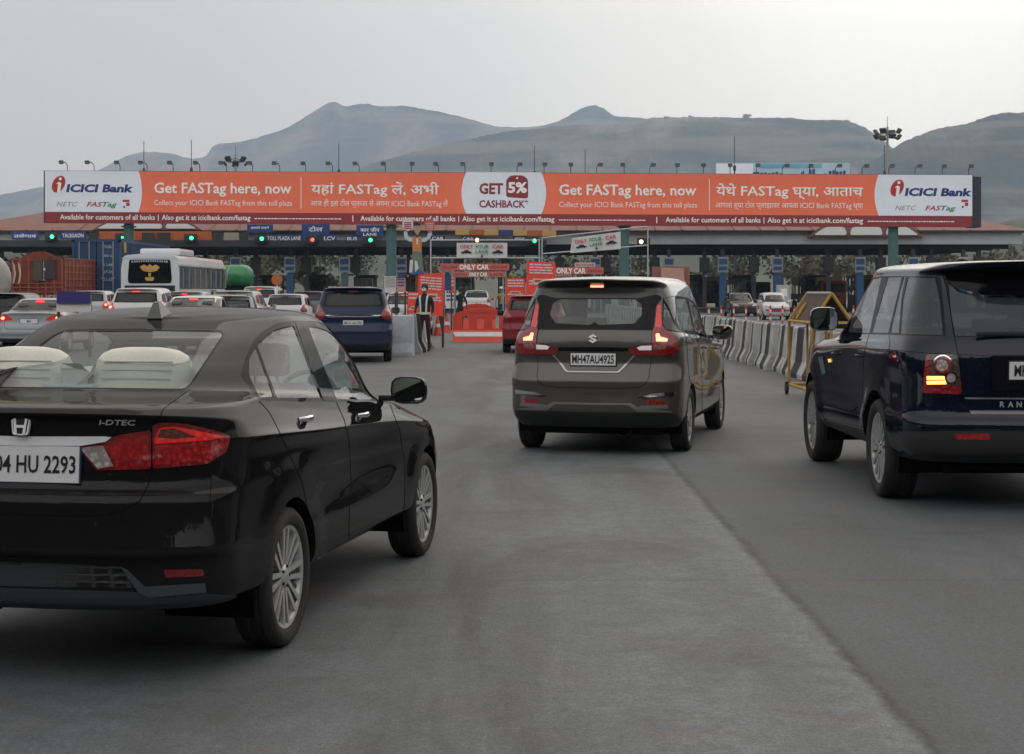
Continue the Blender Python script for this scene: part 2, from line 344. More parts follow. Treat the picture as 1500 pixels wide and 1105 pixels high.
class Shell:
    def __init__(s, rows, loc, yaw, side=1, flares=(), res=.05, nr=16, ns=34, nf=8):
        s.loc = Vector((loc[0], loc[1], 0)); s.yaw = yaw; s.side = side; P = skin(rows, nr, ns, nf, res, flares); s.P = P; Nn = normals(P)
        bm = bmesh.new(); lay = bm.verts.layers.float_vector.new('n'); s.lay = lay; s.cl = bm.faces.layers.int.new('cls'); s.names = ['body']; s.bm = bm
        a, b = P.shape[:2]; V = [[None]*b for _ in range(a)]
        for i in range(a):
            for j in range(b):
                v = bm.verts.new(P[i, j]); v[lay] = Nn[i, j]; V[i][j] = v
        for i in range(a-1):
            for j in range(b-1):
                try: bm.faces.new((V[i][j], V[i][j+1], V[i+1][j+1], V[i+1][j]))
                except ValueError: pass
        bmesh.ops.remove_doubles(bm, verts=bm.verts[:], dist=2e-4)
        bmesh.ops.triangulate(bm, faces=bm.faces[:])
        bm.normal_update()
        # local (mirrored to the visible side) <-> world
        s.M = Matrix.Translation(s.loc) @ Matrix.Rotation(-R(yaw), 4, 'Z'); Fm = Matrix.Diagonal((side, 1, 1, 1)); s.A = s.M @ Fm; s.Ai = s.A.inverted()
        s.c = s.Ai @ Vector((0, 0, CAMZ)); s.A3 = s.Ai.to_3x3()
    def pix(s, co):
        w = s.A @ Vector(co); return (750+FPX*w.x/w.y, HY-FPX*(w.z-CAMZ)/w.y)
    def ray(s, p): return s.A3 @ Vector(((p[0]-750)/FPX, 1, -(p[1]-HY)/FPX))
    def view(s, v):
        if v == 'cam': return s.pix, lambda a, b: (s.c, s.ray(a).cross(s.ray(b)).normalized()), lambda f: f.normal.dot(s.c-f.calc_center_median()) > 0
        if v == 'side': return (lambda c: (c[1], c[2])), lambda a, b: (Vector((0, a[0], a[1])), Vector((0, -(b[1]-a[1]), b[0]-a[0])).normalized()), lambda f: f.normal.x > .25
        if v == 'rear': return (lambda c: (c[0], c[2])), lambda a, b: (Vector((a[0], 0, a[1])), Vector((-(b[1]-a[1]), 0, b[0]-a[0])).normalized()), lambda f: f.normal.y < -.2
        if v == 'front': return (lambda c: (c[0], c[2])), lambda a, b: (Vector((a[0], 0, a[1])), Vector((-(b[1]-a[1]), 0, b[0]-a[0])).normalized()), lambda f: f.normal.y > .25
        if v == 'top': return (lambda c: (c[0], c[1])), lambda a, b: (Vector((a[0], a[1], 0)), Vector((-(b[1]-a[1]), b[0]-a[0], 0)).normalized()), lambda f: f.normal.z > .5
    def cut(s, cls, poly, view='cam', cond=None, only=None):
        if cls not in s.names: s.names.append(cls)
        ci = s.names.index(cls); pr, pl, fc = s.view(view); bm = s.bm
        xs = [p[0] for p in poly]; ys = [p[1] for p in poly]; x0, x1, y0, y1 = min(xs), max(xs), min(ys), max(ys)
        def bb(f):
            q = [pr(v.co) for v in f.verts]; return min(a[0] for a in q), max(a[0] for a in q), min(a[1] for a in q), max(a[1] for a in q)
        def ok(f): return fc(f) and (cond is None or cond(f.calc_center_median(), f.normal)) and (only is None or s.names[f[s.cl]] in only)
        C = set()
        for f in bm.faces:
            if not ok(f): continue
            a, b, c, d = bb(f)
            if a <= x1 and b >= x0 and c <= y1 and d >= y0: C.add(f)
        n = len(poly)
        for i in range(n):
            p, q = poly[i], poly[(i+1) % n]
            if abs(p[0]-q[0])+abs(p[1]-q[1]) < 1e-7: continue
            e = 1e-4
            u0, u1, v0, v1 = min(p[0], q[0])-e, max(p[0], q[0])+e, min(p[1], q[1])-e, max(p[1], q[1])+e
            S = []
            for f in C:
                a, b, c, d = bb(f)
                if a <= u1 and b >= u0 and c <= v1 and d >= v0: S.append(f)
            if not S: continue
            co, no = pl(p, q)
            for f in S: C.discard(f)
            ed = list({e for f in S for e in f.edges}); vv = list({v for f in S for v in f.verts})
            r = bmesh.ops.bisect_plane(bm, geom=S+ed+vv, plane_co=co, plane_no=no, dist=1e-6)
            for g in r['geom']:
                if isinstance(g, bmesh.types.BMFace) and g.is_valid: C.add(g)
        for f in C:
            if f.is_valid and inside(pr(f.calc_center_median()), poly): f[s.cl] = ci
        return s
    def line(s, cls, pts, w, view='cam', cond=None, only=None):
        for a, b in zip(pts[:-1], pts[1:]):
            d = Vector(b)-Vector(a); l = d.length; d /= l; nrm = Vector((-d.y, d.x))*w/2; a_, b_ = Vector(a)-d*w*.3, Vector(b)+d*w*.3
            s.cut(cls, [tuple(a_+nrm), tuple(b_+nrm), tuple(b_-nrm), tuple(a_-nrm)], view, cond, only)
    def arch(s, cy, cz, r, k=28, xmin=.45):
        s.cut('arch', [(cy+r*math.cos(2*math.pi*i/k), cz+r*math.sin(2*math.pi*i/k)) for i in range(k)], 'side', lambda c, n: c.x > xmin)
    def finish(s, root, spec, bodymat, lipmat=None, lip=.09):
        """spec: class -> (part name, material, push along the normal, 'pair' | 'one' | 'body' | 'cutout')"""
        bm = s.bm; bm.normal_update(); L = MB(); ai = s.names.index('arch') if 'arch' in s.names else -1
        dele = [i for i, nm_ in enumerate(s.names) if nm_ == 'arch' or (nm_ in spec and spec[nm_][3] == 'cutout')]
        for e in bm.edges:
            if len(e.link_faces) == 2:
                c = [f[s.cl] in dele for f in e.link_faces]
                if c[0] != c[1]:
                    a, b = e.verts[0].co, e.verts[1].co
                    arch = ai in [f[s.cl] for f in e.link_faces]; dx = lip if arch else .03
                    for sx in (1, -1):
                        if arch: L.add([(a.x*sx, a.y, a.z), (b.x*sx, b.y, b.z), ((b.x-dx)*sx, b.y, b.z), ((a.x-dx)*sx, a.y, a.z)], [(0, 1, 2, 3)], lipmat or bodymat)
        bm.verts.index_update(); groups = {}
        for f in bm.faces:
            if f[s.cl] in dele: continue
            groups.setdefault(s.names[f[s.cl]], []).append(f)
        body = dict(v=[], n=[], f=[], m=[], mats=[])
        def emit(dst, faces, push, m, sx):
            if m not in dst['mats']: dst['mats'].append(m)
            mi = dst['mats'].index(m); idx = {}
            for f in faces:
                fi = []
                for v in f.verts:
                    if v.index not in idx:
                        idx[v.index] = len(dst['v']); nn = Vector(v[s.lay]); nn = nn.normalized() if nn.length > .1 else v.normal
                        c = v.co+nn*push; dst['v'].append((c.x*sx, c.y, c.z)); dst['n'].append((nn.x*sx, nn.y, nn.z))
                    fi.append(idx[v.index])
                dst['f'].append(fi if sx > 0 else fi[::-1]); dst['m'].append(mi)
        def link(dst, name, parent, thick=0):
            me = bpy.data.meshes.new(name); me.from_pydata(dst['v'], [], dst['f'])
            for m in dst['mats']: me.materials.append(m)
            me.polygons.foreach_set('material_index', dst['m']); me.polygons.foreach_set('use_smooth', [True]*len(dst['f'])); me.update()
            me.normals_split_custom_set_from_vertices(dst['n'])
            o = bpy.data.objects.new(name, me); COL.objects.link(o); o.parent = parent; return o
        made = {}
        for nm_, faces in groups.items():
            if nm_ == 'body' or nm_ not in spec or spec[nm_][3] == 'body':
                m = bodymat if nm_ not in spec else spec[nm_][1]; pu = 0 if nm_ not in spec else spec[nm_][2]
                for sx in (1, -1): emit(body, faces, pu, m, sx)
                continue
            pn, m, pu, mode = spec[nm_][:4]
            if mode == 'one':
                d = dict(v=[], n=[], f=[], m=[], mats=[]); emit(d, faces, pu, m, 1); emit(d, faces, pu, m, -1); made[nm_] = link(d, pn, root)
            else:
                for sx in (1, -1):
                    d = dict(v=[], n=[], f=[], m=[], mats=[]); emit(d, faces, pu, m, sx); made[nm_+('R' if sx > 0 else 'L')] = link(d, pn, root)
        if L.v:
            o_ = len(body['v']); mi = (body['mats'].append(lipmat or bodymat) or len(body['mats'])-1) if (lipmat or bodymat) not in body['mats'] else body['mats'].index(lipmat or bodymat)
            for i, f in enumerate(L.f):
                a_, b2, c_ = [Vector(L.v[k]) for k in f[:3]]; nn = (b2-a_).cross(c_-a_); nn = nn.normalized() if nn.length > 1e-12 else Vector((0, 0, 1))
                for k in f: body['v'].append(L.v[k]); body['n'].append(tuple(nn))
                body['f'].append([o_+4*i+q for q in range(4)]); body['m'].append(mi)
        made['body'] = link(body, 'body', root)
        bm.free(); return made

def wheel(root, x, y, r, w, style, side, name='wheel', rim_r=None, detail=True):
    """tyre, alloy with spokes, disc behind it; axle along x, outer face towards side*x"""
    rr = rim_r or r*.66; hub = MB(); e = empty(name, (x, y, r), parent=root)
    S = side
    hub.lathe([(0.001, -.01*S), (rr*.62, -.01*S), (rr*.62, .01*S), (.001, .01*S)], M_ALLOYD, 20, 'X')
    ty = MB(); h = w/2
    prof = [(rr-.005, -h*.8), (rr+.01, -h*.92), ((r+rr)/2, -h*1.0), (r-.02, -h*.93), (r-.004, -h*.75)]
    prof += [(r, -h*.5), (r, -h*.48), (r-.007, -h*.46), (r-.007, -h*.4), (r, -h*.38), (r, -.02), (r-.007, -.015), (r-.007, .015), (r, .02), (r, h*.38), (r-.007, h*.4), (r-.007, h*.46), (r, h*.48), (r, h*.5)]
    prof += [(r-.004, h*.75), (r-.02, h*.93), ((r+rr)/2, h*1.0), (rr+.01, h*.92), (rr-.005, h*.8)]
    ty.lathe(prof, M_RUB, 48 if detail else 24, 'X'); ty.build('tyre', e)
    rim = MB(); ox = h*.80*S; ix = -h*.6*S
    rim.lathe([(rr-.004, ox), (rr-.02, ox-.006*S), (rr-.03, ox-.03*S), (rr-.045, ix), ], M_ALLOY if style != 'steel' else M_ALLOYD, 48 if detail else 24, 'X')
    rim.lathe([(.001, ix), (rr-.045, ix)], M_DARK, 24, 'X')
    def spoke(a, wa, wb, m, r0=.03, r1=None, dx0=.01, dx1=.005, th=.02):
        r1 = r1 or rr-.02; T = Matrix.Rotation(a, 4, 'X')
        x0, x1 = ox-dx0*S, ox-dx1*S
        rim.add([(x0, -wa, r0), (x0, wa, r0), (x1, wb, r1), (x1, -wb, r1), (x0-th*S, -wa, r0), (x0-th*S, wa, r0), (x1-th*S, wb, r1), (x1-th*S, -wb, r1)], [(0, 1, 2, 3), (4, 7, 6, 5), (0, 3, 7, 4), (1, 5, 6, 2), (0, 4, 5, 1), (3, 2, 6, 7)], m, False, T)
    def twin(a, sp, m, wa, wb, sk=0):
        for q in (-1, 1):
            r1 = rr-.02; aa = a; T = Matrix.Rotation(a, 4, 'X'); x0, x1 = ox-.014*S, ox-.004*S
            y0, y1 = q*sp[0], q*sp[1]; r0 = .045
            rim.add([(x0, y0-wa, r0), (x0, y0+wa, r0), (x1, y1+wb, r1), (x1, y1-wb, r1), (x0-.02*S, y0-wa, r0), (x0-.02*S, y0+wa, r0), (x1-.02*S, y1+wb, r1), (x1-.02*S, y1-wb, r1)], [(0, 1, 2, 3), (4, 7, 6, 5), (0, 3, 7, 4), (1, 5, 6, 2), (0, 4, 5, 1), (3, 2, 6, 7)], m, False, T)
    if style == 'sedan':
        for k in range(8):
            a = 2*math.pi*k/8
            twin(a, (.014, .030), M_ALLOY, .010, .012); spoke(a, .004, .018, M_ALLOYD, dx0=.016, dx1=.012)
            spoke(a+math.pi/8, .006, .008, M_ALLOYD, dx0=.02, dx1=.02)
    elif style == 'suv':
        for k in range(15): spoke(2*math.pi*k/15, .011, .022, M_ALLOY, r0=.06)
    elif style == 'mpv':
        for k in range(10): twin(2*math.pi*k/10, (.008, .022), M_ALLOY, .006, .007)
    else:
        for k in range(5): spoke(2*math.pi*k/5, .03, .045, M_ALLOY, r0=.03)
    rim.lathe([(.001, ox-.002*S), (.03, ox-.004*S), (.05, ox-.012*S), (.06, ox-.03*S)], M_ALLOY, 20, 'X')
    if detail:
        for k in range(5):
            a = 2*math.pi*k/5; rim.tube((ox-.02*S, .045*math.cos(a), .045*math.sin(a)), (ox-.003*S, .045*math.cos(a), .045*math.sin(a)), .007, M_ALLOYD, 6)
    rim.build('rim', e); hub.build('brake_disc', e)
    return e
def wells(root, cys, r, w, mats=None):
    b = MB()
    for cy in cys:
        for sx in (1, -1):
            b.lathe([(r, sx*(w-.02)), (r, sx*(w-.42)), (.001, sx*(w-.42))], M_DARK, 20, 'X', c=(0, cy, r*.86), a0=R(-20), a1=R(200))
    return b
def seatback(b, x, y, z, w, h, m, lean=.16, hr=True, th=.12):
    T = Matrix.Translation((x, y, z)) @ Matrix.Rotation(lean, 4, 'X')
    b.box((0, 0, h/2), (w, th, h), m, T=T, bev=.05)
    if hr:
        b.box((0, 0, h+.12), (w*.52, th*.8, .17), m, T=T, bev=.045)
        for q in (-.06, .06): b.tube((q, 0, h-.02), (q, 0, h+.06), .007, M_ALLOYD, 6, T=T)
def place(root, o_loc, yaw): root.location = (o_loc[0], o_loc[1], 0); root.rotation_euler = (0, 0, -R(yaw))
def zc(pts, x0, y0, s):                        # coordinates read off an enlarged crop of the photograph
    return [(x0+p[0]/s, y0+p[1]/s)+tuple(p[2:]) for p in pts]
def grow(poly, d):
    n = len(poly); a = sum(poly[i-1][0]*poly[i][1]-poly[i][0]*poly[i-1][1] for i in range(n)); sg = 1 if a > 0 else -1; out = []
    for i in range(n):
        p, q, r = Vector(poly[i-1][:2]), Vector(poly[i][:2]), Vector(poly[(i+1) % n][:2])
        e1, e2 = (q-p), (r-q)
        if e1.length < 1e-7 or e2.length < 1e-7: out.append(tuple(q)); continue
        e1.normalize(); e2.normalize(); n1, n2 = Vector((e1.y, -e1.x)), Vector((e2.y, -e2.x)); m = (n1+n2)
        if m.length < 1e-3: m = n1
        m.normalize(); k = 1/max(.45, m.dot(n1)); out.append(tuple(q+m*d*k*sg))
    return out
from mathutils.bvhtree import BVHTree
def bvh(S):
    P = S.P; a, b = P.shape[:2]; V = [tuple(p) for p in P.reshape(-1, 3)]
    F = [(i*b+j, i*b+j+1, (i+1)*b+j+1, (i+1)*b+j) for i in range(a-1) for j in range(b-1)]
    S.tree = BVHTree.FromPolygons(V, F)
def hit(S, p):                                 # body point seen at a pixel, in the car's own frame, and its outward normal
    d = S.ray(p).normalized(); r = S.tree.ray_cast(S.c, d)
    if r[0] is None: return None, None
    co, n = r[0], r[1]
    if n.dot(d) > 0: n = -n
    return Vector((co.x*S.side, co.y, co.z)), Vector((n.x*S.side, n.y, n.z))
def rear_y(S, x, z):
    r = S.tree.ray_cast(Vector((abs(x)+1e-4, -3, z)), Vector((0, 1, 0))); return r[0].y if r[0] else 0
def side_x(S, y, z):
    r = S.tree.ray_cast(Vector((3, y, z)), Vector((-1, 0, 0))); return r[0].x if r[0] else .8
def mirror_part(root, p, size, side, shellmat, name='wing_mirror', glassmat=None):
    """door mirror: rounded housing on an arm, glass facing back"""
    w, d, h = size; b = MB(); s = side
    n = 14; prof = []
    for k in range(n):
        a = 2*math.pi*k/n; c, q = math.cos(a), math.sin(a); prof.append((abs(c)**.6*math.copysign(1, c)*w/2, abs(q)**.6*math.copysign(1, q)*h/2))
    rings = [(0, 1.0), (-.001, .93), (.03, 1.04), (.6, .93), (.9, .62), (1.0, .2)]
    rings = [(0, .92), (-.03, 1.0), (.25, 1.05), (.6, .95), (.88, .65), (1.0, .2)]
    vs = [(x*k, d*t, z*k) for t, k in rings for x, z in prof]; fs = []
    for i in range(len(rings)-1):
        for k in range(n): fs.append((i*n+k, i*n+(k+1) % n, (i+1)*n+(k+1) % n, (i+1)*n+k))
    fs.append(tuple((len(rings)-1)*n+k for k in range(n)))
    b.add(vs, fs, shellmat, True)
    b.box((-s*w*.62, d*.3, -h*.3), (w*.5, d*.45, h*.22), M_BLACK, bev=.008)
    o = b.build(name, root, loc=p); g = MB(); g.add([(x*.92, -.002, z*.92) for x, z in prof], [tuple(range(n))], MIRROR); g.build('mirror_glass', o); return o
MIRROR = mat('mirror_glass', (.5, .55, .56), .03, metal=1, var=0)
def handle(root, p, L, m, side, rz=0):
    b = MB(); n = 8; vs = []; fs = []; 
    for i in range(7):
        t = -1+2*i/6; r = .011*(1-.35*t*t); off = .032*(1-t**4)
        for k in range(n):
            a = 2*math.pi*k/n; vs.append((side*(off+math.cos(a)*r*.6), t*L/2, math.sin(a)*r*1.25))
    for i in range(6):
        for k in range(n): fs.append((i*n+k, i*n+(k+1) % n, (i+1)*n+(k+1) % n, (i+1)*n+k))
    b.add(vs, fs, m, True)
    return b.build('door_handle', root, loc=p, rz=rz)
def plate(root, x, y, z, w, h, txt, tilt=.08, frame=M_INK, tx=0, tw=None, th=None, bold=.02, fw=.02):
    T = Matrix.Translation((x, y, z)) @ Matrix.Rotation(tilt, 4, 'X')
    b = MB(); b.box((0, .004, 0), (w+fw, .012, h+fw), frame, T=T, bev=.002); b.box((0, -.003, 0), (w, .006, h), M_WPLATE, T=T, bev=.001)
    o = b.build('number_plate', root); t = text_mb(txt, M_INK, width=tw or w*.86, height=th or h*.62, x=tx, z=-(th or h*.62)/2, bold=bold, T=T, y=-.0075, depth=.001, cap=True); t.build('plate_number', o)
    return o

# ------------------------------------------------------------------ near-black saloon, left foreground
CAR_S = dict(loc=(-1.987, 6.62), yaw=10.5)
rowsS = [
 row(.31, [(0, .74), (1, .80), (3.5, .80), (4.4, .74)], .09, 4.28, .34, 2.6),
 row(.345, [(0, .79), (1, .825), (3.5, .825), (4.4, .76)], .045, 4.37, .36, 2.7),
 row(.40, [(0, .80), (1, .835), (3.5, .835), (4.4, .77)], .04, 4.38, .36, 2.7),
 row(.51, [(0, .805), (1, .84), (3.5, .838), (4.4, .78)], .03, 4.42, .36, 2.8),
 row(.545, [(0, .815), (1, .838), (2, .83), (3.5, .838), (4.4, .78)], -.008, 4.43, .36, 2.8, crease=True),
 row([(0, .66), (4.4, .62)], [(0, .805), (1, .838), (2.2, .818), (3.5, .838), (4.4, .77)], .015, 4.42, .38, 2.7),
 row([(0, .765), (4.4, .66)], [(0, .80), (1, .84), (2.2, .818), (3.5, .838), (4.4, .76)], .035, 4.42, .38, 2.7, crease=True),
 row([(0, .80), (1, .80), (2.5, .75), (4.3, .69)], [(0, .80), (1, .842), (2.2, .822), (3.5, .843), (4.4, .73)], .085, 4.40, .39, 2.6),
 row([(0, .87), (1, .87), (2.5, .80), (4.3, .72)], [(0, .80), (1, .842), (2.2, .824), (3.5, .845), (4.4, .70)], .10, 4.38, .40, 2.6),
 row([(0, .985), (.7, .965), (1.5, .925), (3, .85), (4.1, .77)], [(0, .80), (1, .853), (2.2, .84), (3.5, .835), (4.4, .62)], .10, 4.25, .42, 2.5, crease=True),
 row([(0, 1.055), (.4, 1.015), (1.2, .965), (3, .89), (4, .80)], [(0, .785), (1, .830), (2.2, .815), (3.5, .79), (4.4, .58)], .085, 4.15, .42, 2.45),
 row([(0, 1.10), (.35, 1.06), (1.2, 1.0), (3, .915), (3.9, .83)], [(0, .77), (1, .808), (2.2, .795), (3.5, .755), (4.4, .55)], .045, 4.05, .42, 2.4, crease=True),
 row([(0, 1.118), (.5, 1.10), (1.2, 1.045), (3, .955), (3.8, .87)], [(0, .74), (1, .783), (2.2, .775), (3.5, .70), (4.4, .5)], .085, 3.75, .46, 2.3),
 row([(.3, 1.137), (.9, 1.12), (2.0, 1.05), (3, .975), (3.4, .94)], [(0, .70), (1, .763), (2.2, .758), (3.3, .68)], .40, 3.40, .48, 2.5),
 row([(.6, 1.15), (1, 1.14), (2.0, 1.07), (3, 1.00), (3.3, .97)], [(0, .71), (1, .748), (2.2, .742), (3.3, .66)], .66, 3.32, .46, 2.8),
 row([(.8, 1.25), (1.2, 1.24), (2.6, 1.20), (3.2, 1.15)], [(.7, .68), (1.3, .71), (2.2, .705), (3.1, .61)], .90, 3.08, .45, 2.9),
 row([(1, 1.345), (1.4, 1.36), (2.4, 1.345), (3, 1.29)], [(1, .645), (1.5, .665), (2.2, .66), (2.9, .57)], 1.16, 2.82, .44, 2.9),
 row([(1.2, 1.405), (1.7, 1.435), (2.2, 1.432), (2.8, 1.38)], [(1.2, .61), (1.6, .62), (2.2, .615), (2.7, .55)], 1.36, 2.60, .42, 2.9),
 row([(1.3, 1.425), (1.8, 1.462), (2.3, 1.457), (2.7, 1.415)], [(1.2, .57), (1.6, .58), (2.2, .57), (2.6, .52)], 1.42, 2.50, .38, 2.8),
 row([(1.4, 1.440), (1.9, 1.490), (2.3, 1.48), (2.6, 1.44)], .40, 1.46, 2.44, .3, 2.6),
 row([(1.4, 1.446), (1.9, 1.499), (2.3, 1.49), (2.6, 1.45)], .18, 1.475, 2.42, .2, 2.4),
 row([(1.4, 1.448), (1.9, 1.501), (2.3, 1.492), (2.6, 1.452)], .0, 1.48, 2.41, .1, 2.2),
]
def build_sedan():
    root = empty('saloon_car', label='dark grey saloon car filling the left foreground, beige cushions behind its rear window', cat='car')
    S = Shell(rowsS, CAR_S['loc'], CAR_S['yaw'], 1, flares=((1.0, .31, .37, .008, .2), (3.6, .31, .37, .008, .2)), res=.035, nr=22, ns=60); bvh(S)
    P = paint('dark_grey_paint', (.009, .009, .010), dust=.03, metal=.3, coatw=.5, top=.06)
    A = lambda p: zc(p, 0, 400, 1.843)      # rear crop
    B = lambda p: zc(p, 300, 430, 2.008)    # side crop
    # rear window with its black edge
    rw = rp(A([(100, 307, 0), (495, 312), (512, 300), (600, 168), (596, 160), (300, 155, 0)]), 6)
    S.cut('edge', grow(rw, 3.2)); S.cut('rear_window', rw)
    # side glazing
    S.cut('edge', rp(B([(104, 243, 2), (119, 190), (150, 128, 30), (200, 92, 30), (262, 80, 20), (345, 83, 40), (400, 118, 40), (470, 188, 30), (522, 262, 10), (548, 322, 2), (350, 319, 0), (160, 315, 4)]), 12))
    S.cut('door_frame', rp(B([(266, 85, 1), (300, 86, 1), (386, 317, 1), (349, 316, 1)]), 1))
    S.cut('quarter_glass', rp(B([(131, 190), (150, 156), (205, 306), (160, 303), (130, 238)]), 4))
    S.cut('side_window', rp(B([(154, 150, 4), (203, 106, 12), (262, 93, 3), (345, 307, 2), (213, 307, 2)]), 3))
    S.cut('front_side_window', rp(B([(304, 97, 2), (355, 104, 12), (425, 155, 30), (487, 224, 6), (504, 311, 4), (389, 311, 2)]), 3))
    # lamps
    S.cut('edge', A([(409, 404), (412, 404), (412, 530), (409, 530)]))
    lo = rp(A([(412, 410), (440, 401), (500, 406), (560, 420), (622, 441), (612, 482), (560, 516), (412, 529)]), 5)
    li = rp(A([(208, 467), (270, 461), (320, 437), (407, 424), (408, 529), (262, 533)]), 4)
    S.cut('edge', grow(lo, 1.0)); S.cut('edge', grow(li, 1.0)); S.cut('lamp_outer', lo); S.cut('lamp_inner', li)
    S.cut('lamp_bright', A([(418, 447), (432, 417), (472, 413), (610, 443), (560, 452), (418, 462)]), only=['lamp_outer'])
    S.cut('lamp_amber', rp(A([(424, 444), (434, 422), (470, 418), (530, 443), (470, 448)]), 3), only=['lamp_outer', 'lamp_bright'])
    S.cut('lamp_red2', A([(418, 466), (600, 456), (606, 476), (556, 507), (418, 520)]), only=['lamp_outer'])
    S.cut('lamp_red3', A([(285, 468), (330, 448), (400, 436), (402, 500), (312, 512)]), only=['lamp_inner'])
    S.cut('lamp_clear', A([(216, 472), (278, 466), (306, 522), (264, 528)]), only=['lamp_inner'])
    # chrome strip, grille, blades, reflector
    S.cut('chrome', A([(-60, 440), (285, 440), (302, 443), (286, 455), (222, 466), (-60, 466)]))
    S.cut('grille', rp(A([(-60, 776), (325, 792), (385, 852), (-60, 846)]), 3))
    S.cut('blade', A([(325, 790), (342, 797), (392, 846), (552, 836), (556, 862), (402, 876), (374, 862)]))
    S.cut('reflector', rp(A([(442, 800), (548, 800), (550, 818), (447, 822)]), 3))
    S.cut('valance', A([(-60, 848), (372, 862), (400, 878), (556, 866), (640, 872), (640, 930), (-60, 930)]), cond=lambda c, n: c.z < .5)
    # shut lines
    S.line('gap', A([(505, 320), (470, 345), (442, 366), (428, 396), (410, 410)]), 1.5)
    S.line('gap', A([(408, 528), (402, 568), (378, 615), (340, 640), (290, 655), (150, 655), (-60, 648)]), 1.7)
    S.line('gap', A([(560, 516), (570, 560), (566, 620)]), 1.1, only=['body']) 
    S.line('gap', B([(160, 317), (190, 350), (216, 400), (250, 475), (285, 550), (300, 620), (318, 745)]), 1.4)
    S.line('gap', B([(387, 320), (410, 372), (424, 430), (431, 560), (425, 640), (424, 722)]), 1.3)
    S.line('gap', B([(545, 328), (572, 400), (588, 500), (588, 600), (582, 662)]), 1.2)
    S.cut('sill', B([(300, 795), (332, 785), (578, 662), (600, 700), (300, 850)]), only=['body'])
    S.line('sill_chrome', B([(332, 780), (455, 720), (576, 658)]), 2.2)
    S.cut('windscreen', rp([(-.1, 1.01), (.60, 1.03), (.47, 1.42), (-.1, 1.425)], .04), 'front')
    S.arch(1.0, .31, .352); S.arch(3.6, .31, .352)
    G = glass('cabin_glass', (.74, .79, .78), .10, dark=(.34, .37, .37), ior=1.45)  # pale film paints a hazy sky reflection onto the panes
    spec = {'edge': ('', M_TRIM, -.001, 'body'), 'gap': ('', M_DARK, -.001, 'body'), 'sill_chrome': ('', M_BRIGHT, .003, 'body'), 'sill': ('', M_BLACK, 0, 'body'),
            'door_frame': ('', M_TRIM, .001, 'body'),
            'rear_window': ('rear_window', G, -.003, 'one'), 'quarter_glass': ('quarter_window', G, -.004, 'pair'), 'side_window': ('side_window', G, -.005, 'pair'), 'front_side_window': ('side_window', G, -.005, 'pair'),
            'lamp_outer': ('tail_lamp', M_RED, .003, 'pair'), 'lamp_inner': ('tail_lamp', M_RED, .002, 'pair'),
            'lamp_bright': ('lamp_band', M_REDB, .005, 'pair'), 'lamp_amber': ('indicator_lens', M_AMBD, .006, 'pair'), 'lamp_red2': ('lamp_band', M_REDC, .0045, 'pair'), 'lamp_red3': ('lamp_band', M_REDC, .004, 'pair'), 'lamp_clear': ('reversing_lens', M_CLEAR, .004, 'pair'),
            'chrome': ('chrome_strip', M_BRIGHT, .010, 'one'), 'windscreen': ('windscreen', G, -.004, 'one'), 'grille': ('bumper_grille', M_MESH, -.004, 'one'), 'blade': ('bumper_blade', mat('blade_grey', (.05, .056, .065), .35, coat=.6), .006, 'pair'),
            'reflector': ('reflector', M_RED, .003, 'pair'), 'valance': ('', mat('valance_grey', (.03, .032, .036), .45), 0, 'body')}
    made = S.finish(root, spec, P)
    for q in 'LR':
        for k in ('lamp_bright', 'lamp_amber', 'lamp_red2'): made[k+q].parent = made['lamp_outer'+q]
        for k in ('lamp_red3', 'lamp_clear'): made[k+q].parent = made['lamp_inner'+q]
    for (x, y, s) in ((.745, 1.0, 1), (-.745, 1.0, -1), (.745, 3.6, 1), (-.745, 3.6, -1)): wheel(root, x, y, .31, .185, 'sedan', s, rim_r=.232)
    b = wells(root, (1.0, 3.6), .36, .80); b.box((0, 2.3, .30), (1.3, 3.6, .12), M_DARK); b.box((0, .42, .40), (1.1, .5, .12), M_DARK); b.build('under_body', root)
    ys = rear_y(S, 0, .89)
    plate(root, 0, ys-.006, .888, .50, .145, 'MH04 HU 2293', tilt=-.06, tw=.45, th=.072, tx=.012, bold=.016, fw=.008, frame=mat('plate_edge', (.05, .06, .16), .5))
    # maker's mark: an H in a rounded frame
    T = Matrix.Translation((.01, rear_y(S, 0, 1.045)-.012, 1.04)) @ Matrix.Rotation(-.12, 4, 'X'); e = MB()
    fr = rp([(-.042, .036), (.042, .036), (.032, -.036), (-.032, -.036)], .014); e.prism(fr, -.006, .008, M_BRIGHT, T=T); e.prism([(x*.83, z*.83) for x, z in fr], -.0065, -.004, M_INK, T=T)
    for q in (-1, 1): e.prism([(q*.030, .033), (q*.021, .033), (q*.012, -.032), (q*.022, -.032)], -.011, -.004, M_BRIGHT, T=T)
    e.prism([(-.022, .005), (.022, .005), (.018, -.006), (-.018, -.006)], -.0105, -.004, M_BRIGHT, T=T); e.build('emblem', root)
    p, n = hit(S, (175, 619)); text_mb('i-DTEC', M_CHROME, width=.155, height=.022, depth=.001, x=p.x, z=p.z-.01, y=p.y-.022, bold=.02, shear=.15, cap=True).build('badge', root)
    # antenna fin, door mirrors, handles
    f = MB(); T = Matrix.Translation((0, 1.52, 1.45)); k = [(0, 0, .035), (.035, .045, .034), (.07, .075, .026), (.10, .088, .016), (.125, .085, .008)]
    vs = []; fs = []
    for y, z, w in [(-.055, -.012, .018), (-.03, .02, .016), (-.01, .062, .010), (.0, .076, .006)]: pass
    prof = [(-.07, 0), (-.045, .075), (-.025, .082), (.02, .06), (.08, .022), (.13, 0)]
    for sx in (-1, 1): vs += [(sx*(.032*(1-z/.1)+.006), y, z) for y, z in prof]
